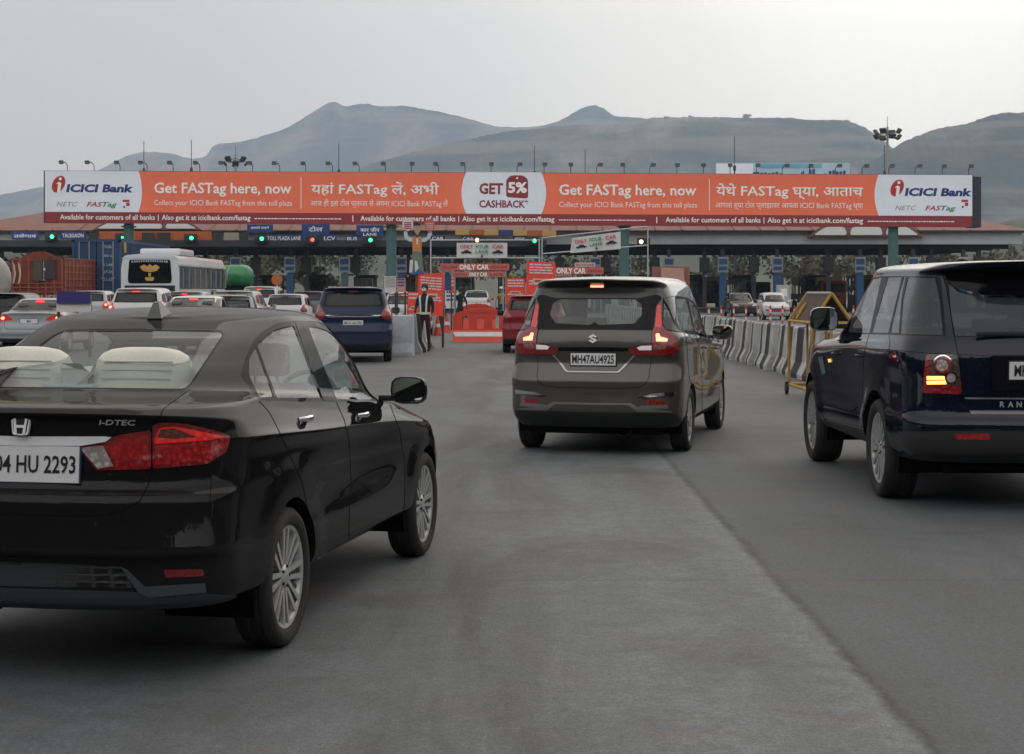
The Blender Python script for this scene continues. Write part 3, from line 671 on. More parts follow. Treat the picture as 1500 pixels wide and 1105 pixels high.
    n_ = len(prof); fs = [tuple(range(n_)), tuple(range(2*n_-1, n_-1, -1))]+[(i, (i+1) % n_, n_+(i+1) % n_, n_+i) for i in range(n_)]
    f.add(vs, fs, mat('antenna_grey', (.05, .05, .05), .4, coat=.5), False, T); f.build('antenna', root)
    for s in (1, -1):
        mirror_part(root, (s*.90, 2.88, 1.03), (.20, .11, .15), s, P)
        for (yy, zz) in ((1.27, .995), (2.27, .94)):
            x = side_x(S, yy, zz); handle(root, (s*(x+.002), yy, zz), .17, M_CHROME, s)
    # cabin
    c = MB(); c.box((0, 1.95, 1.415), (.95, .9, .02), M_BEIGE); c.build('headliner', root); c = MB(); c.box((0, 2.0, .50), (1.4, 2.6, .1), M_BLACK); c.box((0, .80, 1.05), (1.22, .46, .05), M_BEIGE, bev=.02); c.build('parcel_shelf', root)
    b = MB()
    for x in (-.36, .36): seatback(b, x, 1.12, .55, .62, .56, M_BEIGE, hr=False)
    b.box((0, 1.45, .62), (1.25, .6, .16), M_BEIGE, bev=.05); b.build('rear_seat', root)
    for x in (-.44, .14):
        b = MB(); T = Matrix.Translation((x, .99, 1.20)) @ Matrix.Rotation(-.35, 4, 'X'); b.pillow((.23, .075, .125), M_BEIGE, T)
        for zz in (-.04, .0, .04): b.box((0, -.0745, zz), (.33, .004, .004), mat('seam', (.4, .38, .32), .8), T=T)
        b.build('headrest', root)
    for x in (-.36, .36):
        b = MB(); seatback(b, x, 2.15, .5, .5, .62, M_GREYSEAT); b.box((x, 2.4, .6), (.5, .5, .15), M_GREYSEAT, bev=.05); b.build('front_seat', root)
    b = MB(); b.box((0, 3.0, .85), (1.3, .35, .2), M_BLACK, bev=.05); b.build('dashboard', root)
    b = MB(); b.lathe([(.17+.014*math.cos(a), .014*math.sin(a)) for a in np.linspace(0, 2*math.pi, 9)], M_BLACK, 28, 'Z', T=Matrix.Translation((.36, 2.72, .98)) @ Matrix.Rotation(R(65), 4, 'X')); b.build('steering_wheel', root)
    place(root, CAR_S['loc'], CAR_S['yaw'])
    t = empty('tissue_box', label='white tissue pulled from a pale blue box behind the rear window of the dark saloon', cat='tissue box')
    b = MB(); b.box((0, 0, .035), (.24, .12, .07), mat('pale_blue_card', (.42, .55, .62), .7), bev=.004); b.build('box', t)
    b = MB(); rs = np.random.RandomState(3); n = 9; vs = [(math.cos(k*2*math.pi/n)*.05+rs.uniform(-.01, .01), math.sin(k*2*math.pi/n)*.03, .07) for k in range(n)]+[(math.cos(k*2*math.pi/n)*.085+rs.uniform(-.02, .02)+.02, math.sin(k*2*math.pi/n)*.04+rs.uniform(-.02, .02), .12+rs.uniform(0, .05)) for k in range(n)]
    b.add(vs, [(k, (k+1) % n, n+(k+1) % n, n+k) for k in range(n)]+[tuple(n+k for k in range(n))], M_WHITE, True); b.build('tissue', t)
    w = root.matrix_basis if False else Matrix.Translation(Vector((CAR_S['loc'][0], CAR_S['loc'][1], 0))) @ Matrix.Rotation(-R(CAR_S['yaw']), 4, 'Z')
    t.location = w @ Vector((-.17, .92, 1.09)); t.rotation_euler = (0, 0, -R(CAR_S['yaw']))
    return root
M_AMBD = lens('dull_amber_lens', (.22, .05, .02)); M_REDC = lens('mid_red_lens', (.60, .012, .014))
def meshmat():
    m = mat('hex_mesh', (.02, .021, .023), .5, var=0); t = m.node_tree; b = t.nodes['Principled BSDF']
    tcn = N(t, 'ShaderNodeTexCoord'); mp = N(t, 'ShaderNodeMapping'); mp.inputs['Scale'].default_value = (14, 14, 34); v = N(t, 'ShaderNodeTexVoronoi', feature='DISTANCE_TO_EDGE'); v.inputs['Scale'].default_value = 1; v.inputs['Randomness'].default_value = .15
    t.links.new(tcn.outputs['Object'], mp.inputs['Vector']); t.links.new(mp.outputs[0], v.inputs['Vector'])
    r = N(t, 'ShaderNodeValToRGB'); r.color_ramp.elements[0].color = (.035, .037, .04, 1); r.color_ramp.elements[1].color = (.004, .004, .004, 1); r.color_ramp.elements[0].position = .08; r.color_ramp.elements[1].position = .16
    t.links.new(v.outputs['Distance'], r.inputs['Fac']); t.links.new(r.outputs['Color'], b.inputs['Base Color'])
    bp = N(t, 'ShaderNodeBump'); bp.inputs['Strength'].default_value = .6; bp.invert = True; bp.inputs['Distance'].default_value = .02; t.links.new(v.outputs['Distance'], bp.inputs['Height']); t.links.new(bp.outputs['Normal'], b.inputs['Normal'])
    return m
M_MESH = meshmat()

# ------------------------------------------------------------------ grey people carrier, centre
CAR_M = dict(loc=(.762, 16.03), yaw=13.6)
rowsM = [
 row(.27, [(0, .76), (1, .80), (3.5, .80), (4.4, .74)], .10, 4.25, .36, 3.0),
 row(.36, [(0, .82), (1, .85), (3.5, .85), (4.4, .76)], .03, 4.33, .36, 3.2),
 row(.46, [(0, .84), (1, .862), (3.5, .862), (4.4, .78)], .0, 4.36, .36, 3.4),
 row(.60, [(0, .84), (1, .865), (3.5, .865), (4.4, .78)], .01, 4.38, .36, 3.4),
 row(.72, [(0, .845), (1, .868), (2.2, .855), (3.5, .868), (4.4, .78)], .0, 4.38, .36, 3.4, crease=True),
 row(.80, [(0, .835), (1, .866), (2.2, .85), (3.5, .866), (4.4, .76)], .048, 4.37, .36, 3.4),
 row([(0, .90), (4.3, .84)], [(0, .825), (1, .862), (2.2, .85), (3.5, .86), (4.4, .72)], .095, 4.32, .36, 3.4),
 row([(0, 1.04), (2, 1.0), (4.2, .92)], [(0, .815), (1, .86), (2.2, .85), (3.5, .85), (4.4, .66)], .07, 4.2, .36, 3.4),
 row([(0, 1.16), (2, 1.06), (3.8, .99)], [(0, .80), (1, .845), (2.2, .835), (3.5, .80), (4.4, .60)], .09, 3.95, .36, 3.2),
 row([(0, 1.22), (2, 1.11), (3.5, 1.03)], [(0, .775), (1, .815), (2.2, .81), (3.5, .74)], .12, 3.6, .36, 3.2),
 row([(0, 1.28), (2, 1.16), (3.4, 1.08)], [(0, .755), (1, .795), (2.2, .79), (3.4, .70)], .15, 3.42, .36, 3.2),
 row([(0, 1.420), (2, 1.340), (3.2, 1.280)], [(0, .72), (1, .75), (2.2, .745), (3.2, .66)], .22, 3.14, .36, 3.2),
 row([(0, 1.560), (2, 1.540), (2.8, 1.490)], [(0, .675), (1, .70), (2.2, .69), (2.9, .61)], .29, 2.80, .34, 3.2),
 row([(0, 1.605), (.4, 1.615), (2, 1.620), (2.7, 1.570)], [(0, .655), (1, .67), (2.2, .66), (2.8, .58)], .31, 2.68, .32, 3.0),
 row([(0, 1.640), (.4, 1.665), (2, 1.680), (2.6, 1.630)], [(0, .63), (1, .63), (2.2, .61), (2.6, .55)], .22, 2.60, .32, 2.8),
 row([(0, 1.665), (.4, 1.692), (2, 1.710), (2.6, 1.660)], [(0, .57), (1, .56), (2.2, .54), (2.6, .5)], .16, 2.55, .32, 2.7),
 row([(0, 1.685), (.4, 1.712), (2, 1.730), (2.6, 1.680)], .30, .15, 2.5, .2, 2.6),
 row([(0, 1.690), (.4, 1.717), (2, 1.735), (2.6, 1.685)], .0, .15, 2.5, .1, 2.4),
]
def build_mpv():
    root = empty('people_carrier', label='grey people carrier with lit brake lamps in the middle of the road', cat='car')
    S = Shell(rowsM, CAR_M['loc'], CAR_M['yaw'], 1, res=.04, nr=20, ns=50); bvh(S)
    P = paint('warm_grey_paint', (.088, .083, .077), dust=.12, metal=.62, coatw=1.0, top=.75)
    A = lambda p: zc(p, 730, 380, 3.683)
    S.cut('spoiler', rp(A([(400, 108, 0), (520, 111), (700, 116), (815, 130), (858, 160), (864, 180), (850, 190), (760, 209), (400, 209, 0)]), 2))
    S.cut('edge', rp(A([(400, 209, 0), (760, 209), (850, 190), (872, 196), (884, 210), (852, 250), (838, 370), (828, 384), (400, 380, 0)]), 1.5))
    S.cut('rear_window', rp(A([(400, 214, 0), (735, 216), (772, 240), (777, 300), (735, 346), (545, 354, 1), (527, 345), (518, 335), (400, 335, 0)]), 3))
    for nm, pl in (('lamp_tall', [(856, 248), (876, 243), (882, 372), (842, 378)]), ):
        S.cut('edge', grow(A(pl), .6)); S.cut(nm, A(pl))
    lo = rp(A([(840, 372), (882, 370), (940, 405), (974, 458), (970, 498), (935, 517), (828, 519), (828, 388)]), 1)
    li = rp(A([(700, 490), (722, 478), (800, 458), (828, 455), (828, 519), (724, 517)]), 1)
    S.cut('edge', grow(lo, .7)); S.cut('edge', grow(li, .7)); S.cut('lamp_outer', lo); S.cut('lamp_inner', li)
    S.cut('brake', rp(A([(848, 405), (866, 402), (872, 420), (912, 430), (908, 446), (850, 444)]), 1), only=['lamp_outer'])
    S.cut('lamp_clear', A([(748, 476), (770, 468), (826, 466), (826, 490), (760, 490)]), only=['lamp_inner'])
    S.cut('lamp_c2', A([(836, 462), (908, 462), (900, 484), (836, 487)]), only=['lamp_outer'])
    S.cut('edge', A([(400, 472), (700, 478), (705, 498), (400, 500)]), only=['body'])
    S.cut('chrome', A([(730, 516), (740, 518), (660, 606), (645, 614), (400, 611), (400, 605), (640, 608), (653, 600)]), only=['body'])
    S.cut('chrome2', A([(745, 745), (830, 726), (955, 714), (945, 740), (900, 738), (850, 742), (800, 752)]))
    S.cut('reflector', A([(790, 762), (905, 764), (905, 784), (840, 786), (800, 778)]))
    S.cut('silver', A([(768, 790), (912, 786), (918, 806), (775, 808), (745, 800)]))
    S.cut('silver', A([(400, 775), (715, 776), (765, 803), (938, 819), (938, 827), (750, 824), (700, 787), (400, 785)]))
    S.line('gap', A([(828, 519), (820, 580), (812, 640), (795, 672), (760, 690), (690, 696), (400, 694)]), .9)
    S.cut('edge', rp(A([(886, 212), (950, 196), (1018, 205), (1058, 235), (1090, 300), (1124, 398), (1124, 420), (990, 398), (905, 382), (884, 352)]), 2))
    S.cut('pillar', A([(893, 214), (950, 200), (954, 212), (957, 300), (950, 332), (925, 268)]))
    S.cut('quarter_window', rp(A([(893, 235), (918, 272), (945, 340), (980, 388), (905, 376), (890, 350)]), 1))
    S.cut('side_window', rp(A([(961, 212), (1014, 214), (1054, 386), (990, 384), (962, 335)]), 1))
    S.cut('front_side_window', rp(A([(1026, 218), (1056, 242), (1084, 300), (1116, 396), (1118, 412), (1063, 392)]), 1))
    S.line('gap', A([(1000, 396), (1015, 430), (1020, 520), (1030, 640), (1045, 700), (1050, 850)]), .9, only=['body'])
    S.line('gap', A([(1062, 396), (1080, 470), (1098, 560), (1100, 700), (1098, 815)]), .8, only=['body'])
    S.line('gap', A([(955, 470), (1000, 450), (1120, 480)]), .0001)
    S.cut('lower', A([(400, 826), (750, 826), (940, 830), (1000, 860), (1000, 960), (400, 960)]), cond=lambda c, n: c.z < .5 and c.y < .6)
    S.cut('windscreen', rp([(-.1, 1.14), (.64, 1.16), (.52, 1.56), (-.1, 1.575)], .04), 'front')
    S.arch(.80, .315, .355); S.arch(3.54, .315, .355)
    G = glass('tinted_glass', (.70, .75, .75), .16, dark=(.36, .38, .38), ior=1.5)  # pale grey film: the sky's reflection put into the glass colour
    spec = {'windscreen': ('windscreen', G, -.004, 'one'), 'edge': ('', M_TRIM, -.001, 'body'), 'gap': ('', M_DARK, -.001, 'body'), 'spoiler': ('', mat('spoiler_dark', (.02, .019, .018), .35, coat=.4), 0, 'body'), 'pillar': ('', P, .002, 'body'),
            'lower': ('', M_BLACK, 0, 'body'), 'silver': ('', mat('satin_silver', (.22, .21, .20), .4, metal=.6), .003, 'body'),
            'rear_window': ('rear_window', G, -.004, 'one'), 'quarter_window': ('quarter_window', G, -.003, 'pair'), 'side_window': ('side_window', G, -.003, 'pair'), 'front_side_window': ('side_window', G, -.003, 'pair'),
            'lamp_tall': ('tail_lamp', M_REDB, .004, 'pair'), 'lamp_outer': ('tail_lamp', M_RED, .01, 'pair'), 'lamp_inner': ('tail_lamp', M_RED, .008, 'pair'), 'brake': ('brake_light', M_BRAKE, .012, 'pair'),
            'lamp_clear': ('reversing_lens', M_CLEARW, .011, 'pair'), 'lamp_c2': ('indicator_lens', lens('pink_lens', (.45, .2, .19)), .012, 'pair'), 'chrome': ('chrome_strip', mat('satin_chrome', (.42, .42, .43), .28, metal=.8), .008, 'one'), 'chrome2': ('bumper_trim', M_CHROME, .005, 'pair'), 'reflector': ('reflector', M_RED, .003, 'pair')}
    made = S.finish(root, spec, P)
    for q in 'LR':
        for k in ('brake', 'lamp_c2'): made[k+q].parent = made['lamp_outer'+q]
        made['lamp_clear'+q].parent = made['lamp_inner'+q]
    for (x, y, s) in ((.76, .80, 1), (-.76, .80, -1), (.76, 3.54, 1), (-.76, 3.54, -1)): wheel(root, x, y, .315, .185, 'mpv', s, rim_r=.225)
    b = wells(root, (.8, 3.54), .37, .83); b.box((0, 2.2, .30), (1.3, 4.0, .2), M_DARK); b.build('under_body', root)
    b = MB(); b.lathe([(.075, -.1), (.095, .0), (.09, .1), (.06, .15)], M_ALLOYD, 20, 'Y', c=(.28, .22, .27)); b.lathe([(.001, .02), (.08, .0)], M_DARK, 20, 'Y', c=(.28, .22, .27)); b.build('exhaust', root)
    ys = rear_y(S, 0, .93); plate(root, 0, ys-.01, .925, .44, .115, 'MH47AU4925', tilt=-.04, frame=M_INK, tw=.41, th=.085, bold=.02)
    # maker's mark: a folded chrome S
    T = Matrix.Translation((.0, rear_y(S, 0, 1.12)-.012, 1.125)) @ Matrix.Rotation(-.1, 4, 'X') @ Matrix.Scale(.92, 4); e = MB()
    half = [(0.0, .048), (.046, .022), (.022, .008), (.004, .018), (-.014, .010), (.046, -.026), (.030, -.036), (-.046, .008), (-.046, .020)]
    e.prism([(-.046, .018), (0, .048), (.046, .020), (.026, .010), (.002, .024), (-.012, .016), (.046, -.014), (.046, -.020), (.0, -.048), (-.046, -.020), (-.026, -.010), (-.002, -.024), (.012, -.016), (-.046, .012)], -.006, .006, M_BRIGHT, T=T); e.build('emblem', root)
    p, n = hit(S, (798, 531)); 
    if p: text_mb('ERTIGA', M_CHROME, width=.15, height=.022, depth=.001, x=-.50, z=p.z-.01, y=rear_y(S, .5, p.z)-.012, bold=.01, cap=True).build('badge', root)
    b = MB(); p = Vector((0, 0, 1.632)); b.box((0, rear_y(S, 0, p.z)-.004, p.z), (.13, .02, .028), M_BRAKE, bev=.004); b.box((0, rear_y(S, 0, p.z)-.001, p.z), (.17, .02, .05), M_RED, bev=.004); b.build('high_brake_light', root)
    for s in (1, -1):
        mirror_part(root, (s*.91, 3.02, 1.12), (.22, .12, .16), s, P)
        for (yy, zz) in ((1.85, .99), (2.80, .955)): handle(root, (s*(side_x(S, yy, zz)+.002), yy, zz), .17, P, s)
    # rails and cabin
    for s in (1, -1):
        b = MB(); 
        for y0, y1, z0, z1 in ((.5, 1.4, 1.625, 1.665), (1.4, 2.5, 1.665, 1.65)): b.tube((s*.57, y0, z0+.03), (s*.57, y1, z1+.02), .012, M_ALLOYD, 6)
        b.build('roof_rail', root)
    b = MB(); b.box((0, 2.2, .6), (1.4, 3.6, .1), M_BLACK)
    h_ = MB(); h_.box((0, 1.5, 1.60), (1.0, 2.0, .02), M_BEIGE); h_.build('headliner', root)
    for x in (-.4, .4): seatback(b, x, 1.1, .62, .55, .50, M_BEIGE, lean=.1)
    b.build('rear_seat', root)
    for x in (-.4, .4): b = MB(); seatback(b, x, 2.5, .55, .5, .55, M_BEIGE); b.build('front_seat', root)
    place(root, CAR_M['loc'], CAR_M['yaw'])
    return root
M_CLEARW = mat('white_lens', (.75, .75, .76), .2, coat=1, var=0, emit=.08, ecol=(1, 1, 1))

# ------------------------------------------------------------------ dark blue off-roader, right edge
CAR_R = dict(loc=(3.76, 11.75), yaw=-.3)
rowsR = [
 row(.36, [(0, .84), (1, .88), (3.6, .88), (4.7, .80)], .12, 4.6, .42, 2.8),
 row(.44, [(0, .90), (1, .93), (3.6, .93), (4.7, .84)], .03, 4.7, .44, 3.0),
 row(.60, [(0, .92), (1, .955), (3.6, .955), (4.7, .88)], .0, 4.76, .44, 3.0),
 row(.66, [(0, .92), (1, .955), (2.4, .945), (3.6, .955), (4.7, .88)], .01, 4.77, .44, 3.0),
 row(.70, [(0, .905), (1, .95), (2.4, .935), (3.6, .95), (4.7, .88)], .05, 4.77, .44, 3.0),
 row(.86, [(0, .90), (1, .95), (2.4, .93), (3.6, .95), (4.7, .86)], .07, 4.76, .44, 3.0),
 row([(0, 1.02), (4.7, .98)], [(0, .895), (1, .95), (2.4, .93), (3.6, .95), (4.7, .84)], .08, 4.72, .44, 3.0),
 row([(0, 1.14), (2.4, 1.10), (4.5, 1.04)], [(0, .885), (1, .945), (2.4, .93), (3.6, .94), (4.7, .80)], .10, 4.6, .44, 3.0),
 row([(0, 1.18), (2.4, 1.15), (3.5, 1.12), (4.4, 1.08)], [(0, .87), (1, .93), (2.4, .915), (3.6, .90), (4.7, .76)], .12, 4.4, .44, 3.0),
 row([(0, 1.25), (2.4, 1.19), (3.5, 1.16)], [(0, .845), (1, .90), (2.4, .89), (3.6, .84)], .16, 3.75, .44, 2.9),
 row([(0, 1.29), (2.4, 1.23), (3.5, 1.20)], [(0, .83), (1, .88), (2.4, .87), (3.6, .80)], .20, 3.62, .44, 2.8),
 row([(0, 1.45), (2.4, 1.43), (3.2, 1.40)], [(0, .775), (1, .81), (2.4, .80), (3.3, .71)], .33, 3.30, .44, 2.8),
 row([(0, 1.62), (2.4, 1.62), (3, 1.60)], [(0, .72), (1, .74), (2.4, .73), (3, .66)], .45, 3.0, .42, 2.8),
 row([(0, 1.70), (2.4, 1.705), (2.9, 1.68)], [(0, .69), (1, .71), (2.4, .70), (2.9, .63)], .48, 2.88, .42, 2.8),
 row([(0, 1.735), (2.4, 1.75), (2.8, 1.73)], [(0, .66), (1, .70), (2.4, .69), (2.8, .61)], .36, 2.82, .42, 2.8),
 row([(0, 1.765), (.6, 1.785), (2.4, 1.79), (2.8, 1.76)], [(0, .58), (1, .60), (2.4, .58), (2.8, .54)], .30, 2.76, .42, 2.8),
 row([(0, 1.785), (.6, 1.805), (2.4, 1.81), (2.8, 1.78)], .3, .28, 2.7, .2, 2.6),
 row([(0, 1.79), (.6, 1.81), (2.4, 1.815), (2.8, 1.785)], .0, .28, 2.7, .1, 2.4),
]
def build_suv():
    root = empty('off_road_car', label='dark blue boxy off-road car at the right edge, its left indicator lit', cat='car')
    S = Shell(rowsR, CAR_R['loc'], CAR_R['yaw'], -1, flares=((1.12, .38, .44, .018, .20), (3.87, .38, .44, .018, .20)), res=.04, nr=22, ns=56); bvh(S)
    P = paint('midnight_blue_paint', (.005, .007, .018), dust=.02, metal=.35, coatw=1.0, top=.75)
    A = lambda p: zc(p, 1030, 370, 2.834)
    S.cut('edge', rp(A([(1003, 96), (1600, 90, 0), (1600, 352, 0), (1040, 350), (1020, 220)]), 2))
    S.cut('rear_window', rp(A([(1020, 122), (1050, 152), (1100, 168), (1600, 176, 0), (1600, 350, 0), (1045, 346), (1026, 226)]), 2))
    S.cut('spoiler', rp(A([(998, 76), (1600, 80, 0), (1600, 190, 0), (1170, 184), (1060, 156), (1010, 118)]), 2), cond=lambda c, n: n.y < .3)
    # lamp
    lp = rp(A([(928, 424), (1040, 424), (1058, 430), (1074, 583), (1060, 590), (914, 583), (918, 500)]), 1.5)
    S.cut('edge', grow(lp, .8)); S.cut('lamp', lp)
    C = lambda cx, cy, r, k=18, e=1: A([(cx+r*e*math.cos(2*math.pi*i/k), cy+r*math.sin(2*math.pi*i/k)) for i in range(k)])
    S.cut('lamp_smoke', A([(945, 426), (1040, 424), (1060, 430), (1068, 552), (1010, 552), (1008, 512), (945, 512)]), only=['lamp'])
    S.cut('ring', C(996, 468, 42), only=['lamp', 'lamp_smoke']); S.cut('ring_red', C(996, 468, 36), only=['ring']); S.cut('ring2', C(994, 470, 24), only=['ring_red'])
    S.cut('rev', C(1031, 520, 27), only=['lamp', 'lamp_smoke']); S.cut('rev2', C(1030, 521, 18), only=['rev'])
    S.cut('ind', rp(A([(931, 514), (1002, 514), (1007, 528), (931, 529)]), .5), only=['lamp', 'lamp_smoke']); S.cut('ind', rp(A([(931, 533), (1007, 532), (1011, 547), (931, 548)]), .5), only=['lamp', 'lamp_smoke'])
    # glazing
    S.cut('edge', rp(A([(594, 338), (606, 285), (655, 170), (698, 106), (740, 98), (985, 100), (996, 200), (1008, 348)]), 2))
    S.cut('front_side_window', rp(A([(604, 332), (612, 285), (660, 176), (704, 112), (740, 103), (690, 334)]), 1.5))
    S.cut('side_window', rp(A([(766, 104), (824, 101), (796, 220), (768, 333), (700, 333)]), 1))
    S.cut('vent_window', rp(A([(832, 101), (840, 101), (824, 180), (812, 334), (776, 333), (802, 220)]), .5))
    S.cut('quarter_window', rp(A([(850, 102), (962, 105), (982, 200), (996, 343), (818, 338), (828, 200)]), 2.5))
    S.line('gap', A([(992, 78), (1010, 150), (1030, 260), (1052, 400), (1062, 428)]), 1.1)
    S.line('gap', A([(1074, 590), (1090, 620), (1105, 640)]), .0001)
    S.line('gap', A([(690, 336), (672, 400), (664, 470), (662, 600), (690, 735)]), .9, only=['body'])
    S.line('gap', A([(600, 338), (580, 380), (560, 450), (552, 560), (560, 690)]), .0001)
    S.line('gap', A([(770, 336), (776, 370), (770, 420), (750, 470), (720, 500)]), .9, only=['body'])
    S.line('gap', A([(470, 402), (600, 398), (780, 404), (900, 416), (1050, 424)]), .8, only=['body'])
    S.cut('bright', A([(1084, 602), (1600, 606), (1600, 612), (1088, 609)]), only=['body'])
    S.line('gap', A([(1066, 424), (1206, 430), (1600, 430)]), .7, only=['body'])
    S.cut('bright', A([(1105, 656), (1600, 658), (1600, 674), (1112, 670)]), only=['body'])
    S.cut('vent', A([(480, 434), (498, 432), (512, 500), (496, 508)]))
    S.cut('repeater', A([(519, 443), (534, 441), (535, 455), (522, 457)]))
    S.cut('band', A([(806, 744), (1050, 742), (1600, 744), (1600, 830), (890, 838), (830, 805), (812, 760)]), cond=lambda c, n: c.z < .75 and c.y < .9)
    S.cut('reflector', A([(1046, 752), (1188, 752), (1190, 778), (1050, 776)]))
    S.cut('sill', A([(500, 686), (700, 734), (706, 802), (500, 770)]), only=['body'])
    S.cut('bright', A([(512, 690), (700, 738), (700, 743), (512, 695)]))
    S.cut('lower', A([(800, 838), (1600, 832), (1600, 900), (800, 900)]), cond=lambda c, n: c.z < .6 and c.y < .8)
    S.cut('windscreen', rp([(-.1, 1.24), (.70, 1.25), (.58, 1.66), (-.1, 1.68)], .04), 'front')
    S.arch(1.12, .39, .435); S.arch(3.87, .39, .435)
    G = glass('tinted_glass', (.70, .75, .75), .16, dark=(.36, .38, .38), ior=1.5); GD = glass('privacy_glass', (.16, .18, .19), .22, dark=(.14, .16, .18), ior=1.5)  # tinted panes share the pale film painted in for reflected sky
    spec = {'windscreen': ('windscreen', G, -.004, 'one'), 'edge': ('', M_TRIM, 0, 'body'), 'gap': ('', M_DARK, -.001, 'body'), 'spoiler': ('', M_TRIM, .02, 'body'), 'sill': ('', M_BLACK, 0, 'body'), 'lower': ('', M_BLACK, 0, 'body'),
            'bright': ('', mat('satin_silver', (.22, .21, .20), .4, metal=.6), .002, 'body'), 'band': ('', mat('bumper_grey', (.022, .022, .024), .5), .002, 'body'),
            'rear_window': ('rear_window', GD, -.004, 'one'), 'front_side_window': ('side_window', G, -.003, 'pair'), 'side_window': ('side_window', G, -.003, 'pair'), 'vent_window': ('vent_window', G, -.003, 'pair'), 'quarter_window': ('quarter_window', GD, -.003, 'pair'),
            'lamp': ('tail_lamp', M_RED, .008, 'pair'), 'lamp_smoke': ('smoked_lens', lens('smoked_lens', (.10, .07, .07)), .010, 'pair'), 'ring': ('lamp_ring', M_CHROME, .014, 'pair'), 'ring_red': ('lamp_disc', M_RED, .016, 'pair'), 'ring2': ('lamp_centre', M_CLEAR, .018, 'pair'),
            'rev': ('lamp_ring', M_CHROME, .014, 'pair'), 'rev2': ('reversing_lens', M_CLEAR, .016, 'pair'), 'ind': ('indicator_lens', M_AMBL, .013, 'pair'), 'vent': ('side_vent', mat('vent_blue_grey', (.18, .24, .28), .4, metal=.4), .006, 'pair'),
            'repeater': ('side_repeater', mat('repeater_amber', (.8, .45, .1), .3, var=0, emit=.5, ecol=(1, .55, .15)), .005, 'pair'), 'reflector': ('reflector', M_REDC, .004, 'pair')}
    made = S.finish(root, spec, P)
    made['indR'].data.materials[0] if False else None
    for q in 'LR':
        for k in ('lamp_smoke', 'ring', 'ring_red', 'ring2', 'rev', 'rev2', 'ind'): made[k+q].parent = made['lamp'+q]
    made['indR'].data = made['indR'].data.copy(); made['repeaterR'].data = made['repeaterR'].data.copy()
    made['indR'].data.materials[0] = M_AMB; made['repeaterR'].data.materials[0] = M_AMB
    for (x, y, s) in ((.83, 1.12, 1), (-.83, 1.12, -1), (.83, 3.87, 1), (-.83, 3.87, -1)): wheel(root, x, y, .378, .26, 'suv', s, rim_r=.275)
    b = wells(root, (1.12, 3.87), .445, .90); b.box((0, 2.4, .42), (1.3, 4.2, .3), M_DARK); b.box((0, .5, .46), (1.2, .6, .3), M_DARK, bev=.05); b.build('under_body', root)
    ys = rear_y(S, 0, 1.02)
    b = MB(); b.box((0, ys-.004, 1.0), (.74, .02, .26), M_TRIM, bev=.02); b.build('plate_recess', root)
    plate(root, 0, ys-.022, 1.02, .50, .125, 'MH', frame=M_INK, tw=.10, th=.08, tx=-.165, bold=.03)
    z = 1.58-(370+631/2.834-427)/FPX*11.8
    for i, ch in enumerate('RANGE ROVER'):
        if ch != ' ': text_mb(ch, M_ALLOY, height=.040, x=-.30+i*.060, z=z-.02, y=rear_y(S, .05, z)-.008, bold=.03, depth=.001, cap=True).build('badge_letter', root)
    b = MB(); p, n = hit(S, (1445, 484)); b.box((0, .17, 1.275), (.9, .03, .035), M_BLACK, bev=.01); b.tube((0, .14, 1.27), (0, .2, 1.27), .03, M_BLACK, 12); b.build('rear_wiper', root)
    f = MB(); f.sphere((0, 0, 0), .05, M_TRIM, 14, (1, 1.8, .7), T=Matrix.Translation((-.35, .9, 1.80))); f.build('antenna', root)
    for s in (1, -1):
        mirror_part(root, (s*.93, 3.30, 1.33), (.25, .15, .21), s, P)
        for (yy, zz) in ((1.75, 1.06), (2.75, 1.04)): handle(root, (s*(side_x(S, yy, zz)+.002), yy, zz), .2, P, s)
    b = MB(); b.box((0, 2.4, .75), (1.5, 3.8, .1), M_BLACK)
    for x in (-.42, .42): seatback(b, x, 1.6, .8, .55, .5, M_GREYSEAT, lean=.12)
    b.build('rear_seat', root)
    for x in (-.42, .42): b = MB(); seatback(b, x, 2.6, .8, .5, .55, M_GREYSEAT); b.build('front_seat', root)
    b = MB(); b.box((.0, 3.4, 1.1), (1.4, .4, .2), M_BLACK, bev=.05); b.build('dashboard', root)
    b = MB(); b.tube((.2, .45, .3), (.2, .12, .3), .045, M_ALLOY, 12); b.build('exhaust', root)
    place(root, CAR_R['loc'], CAR_R['yaw'])
    return root

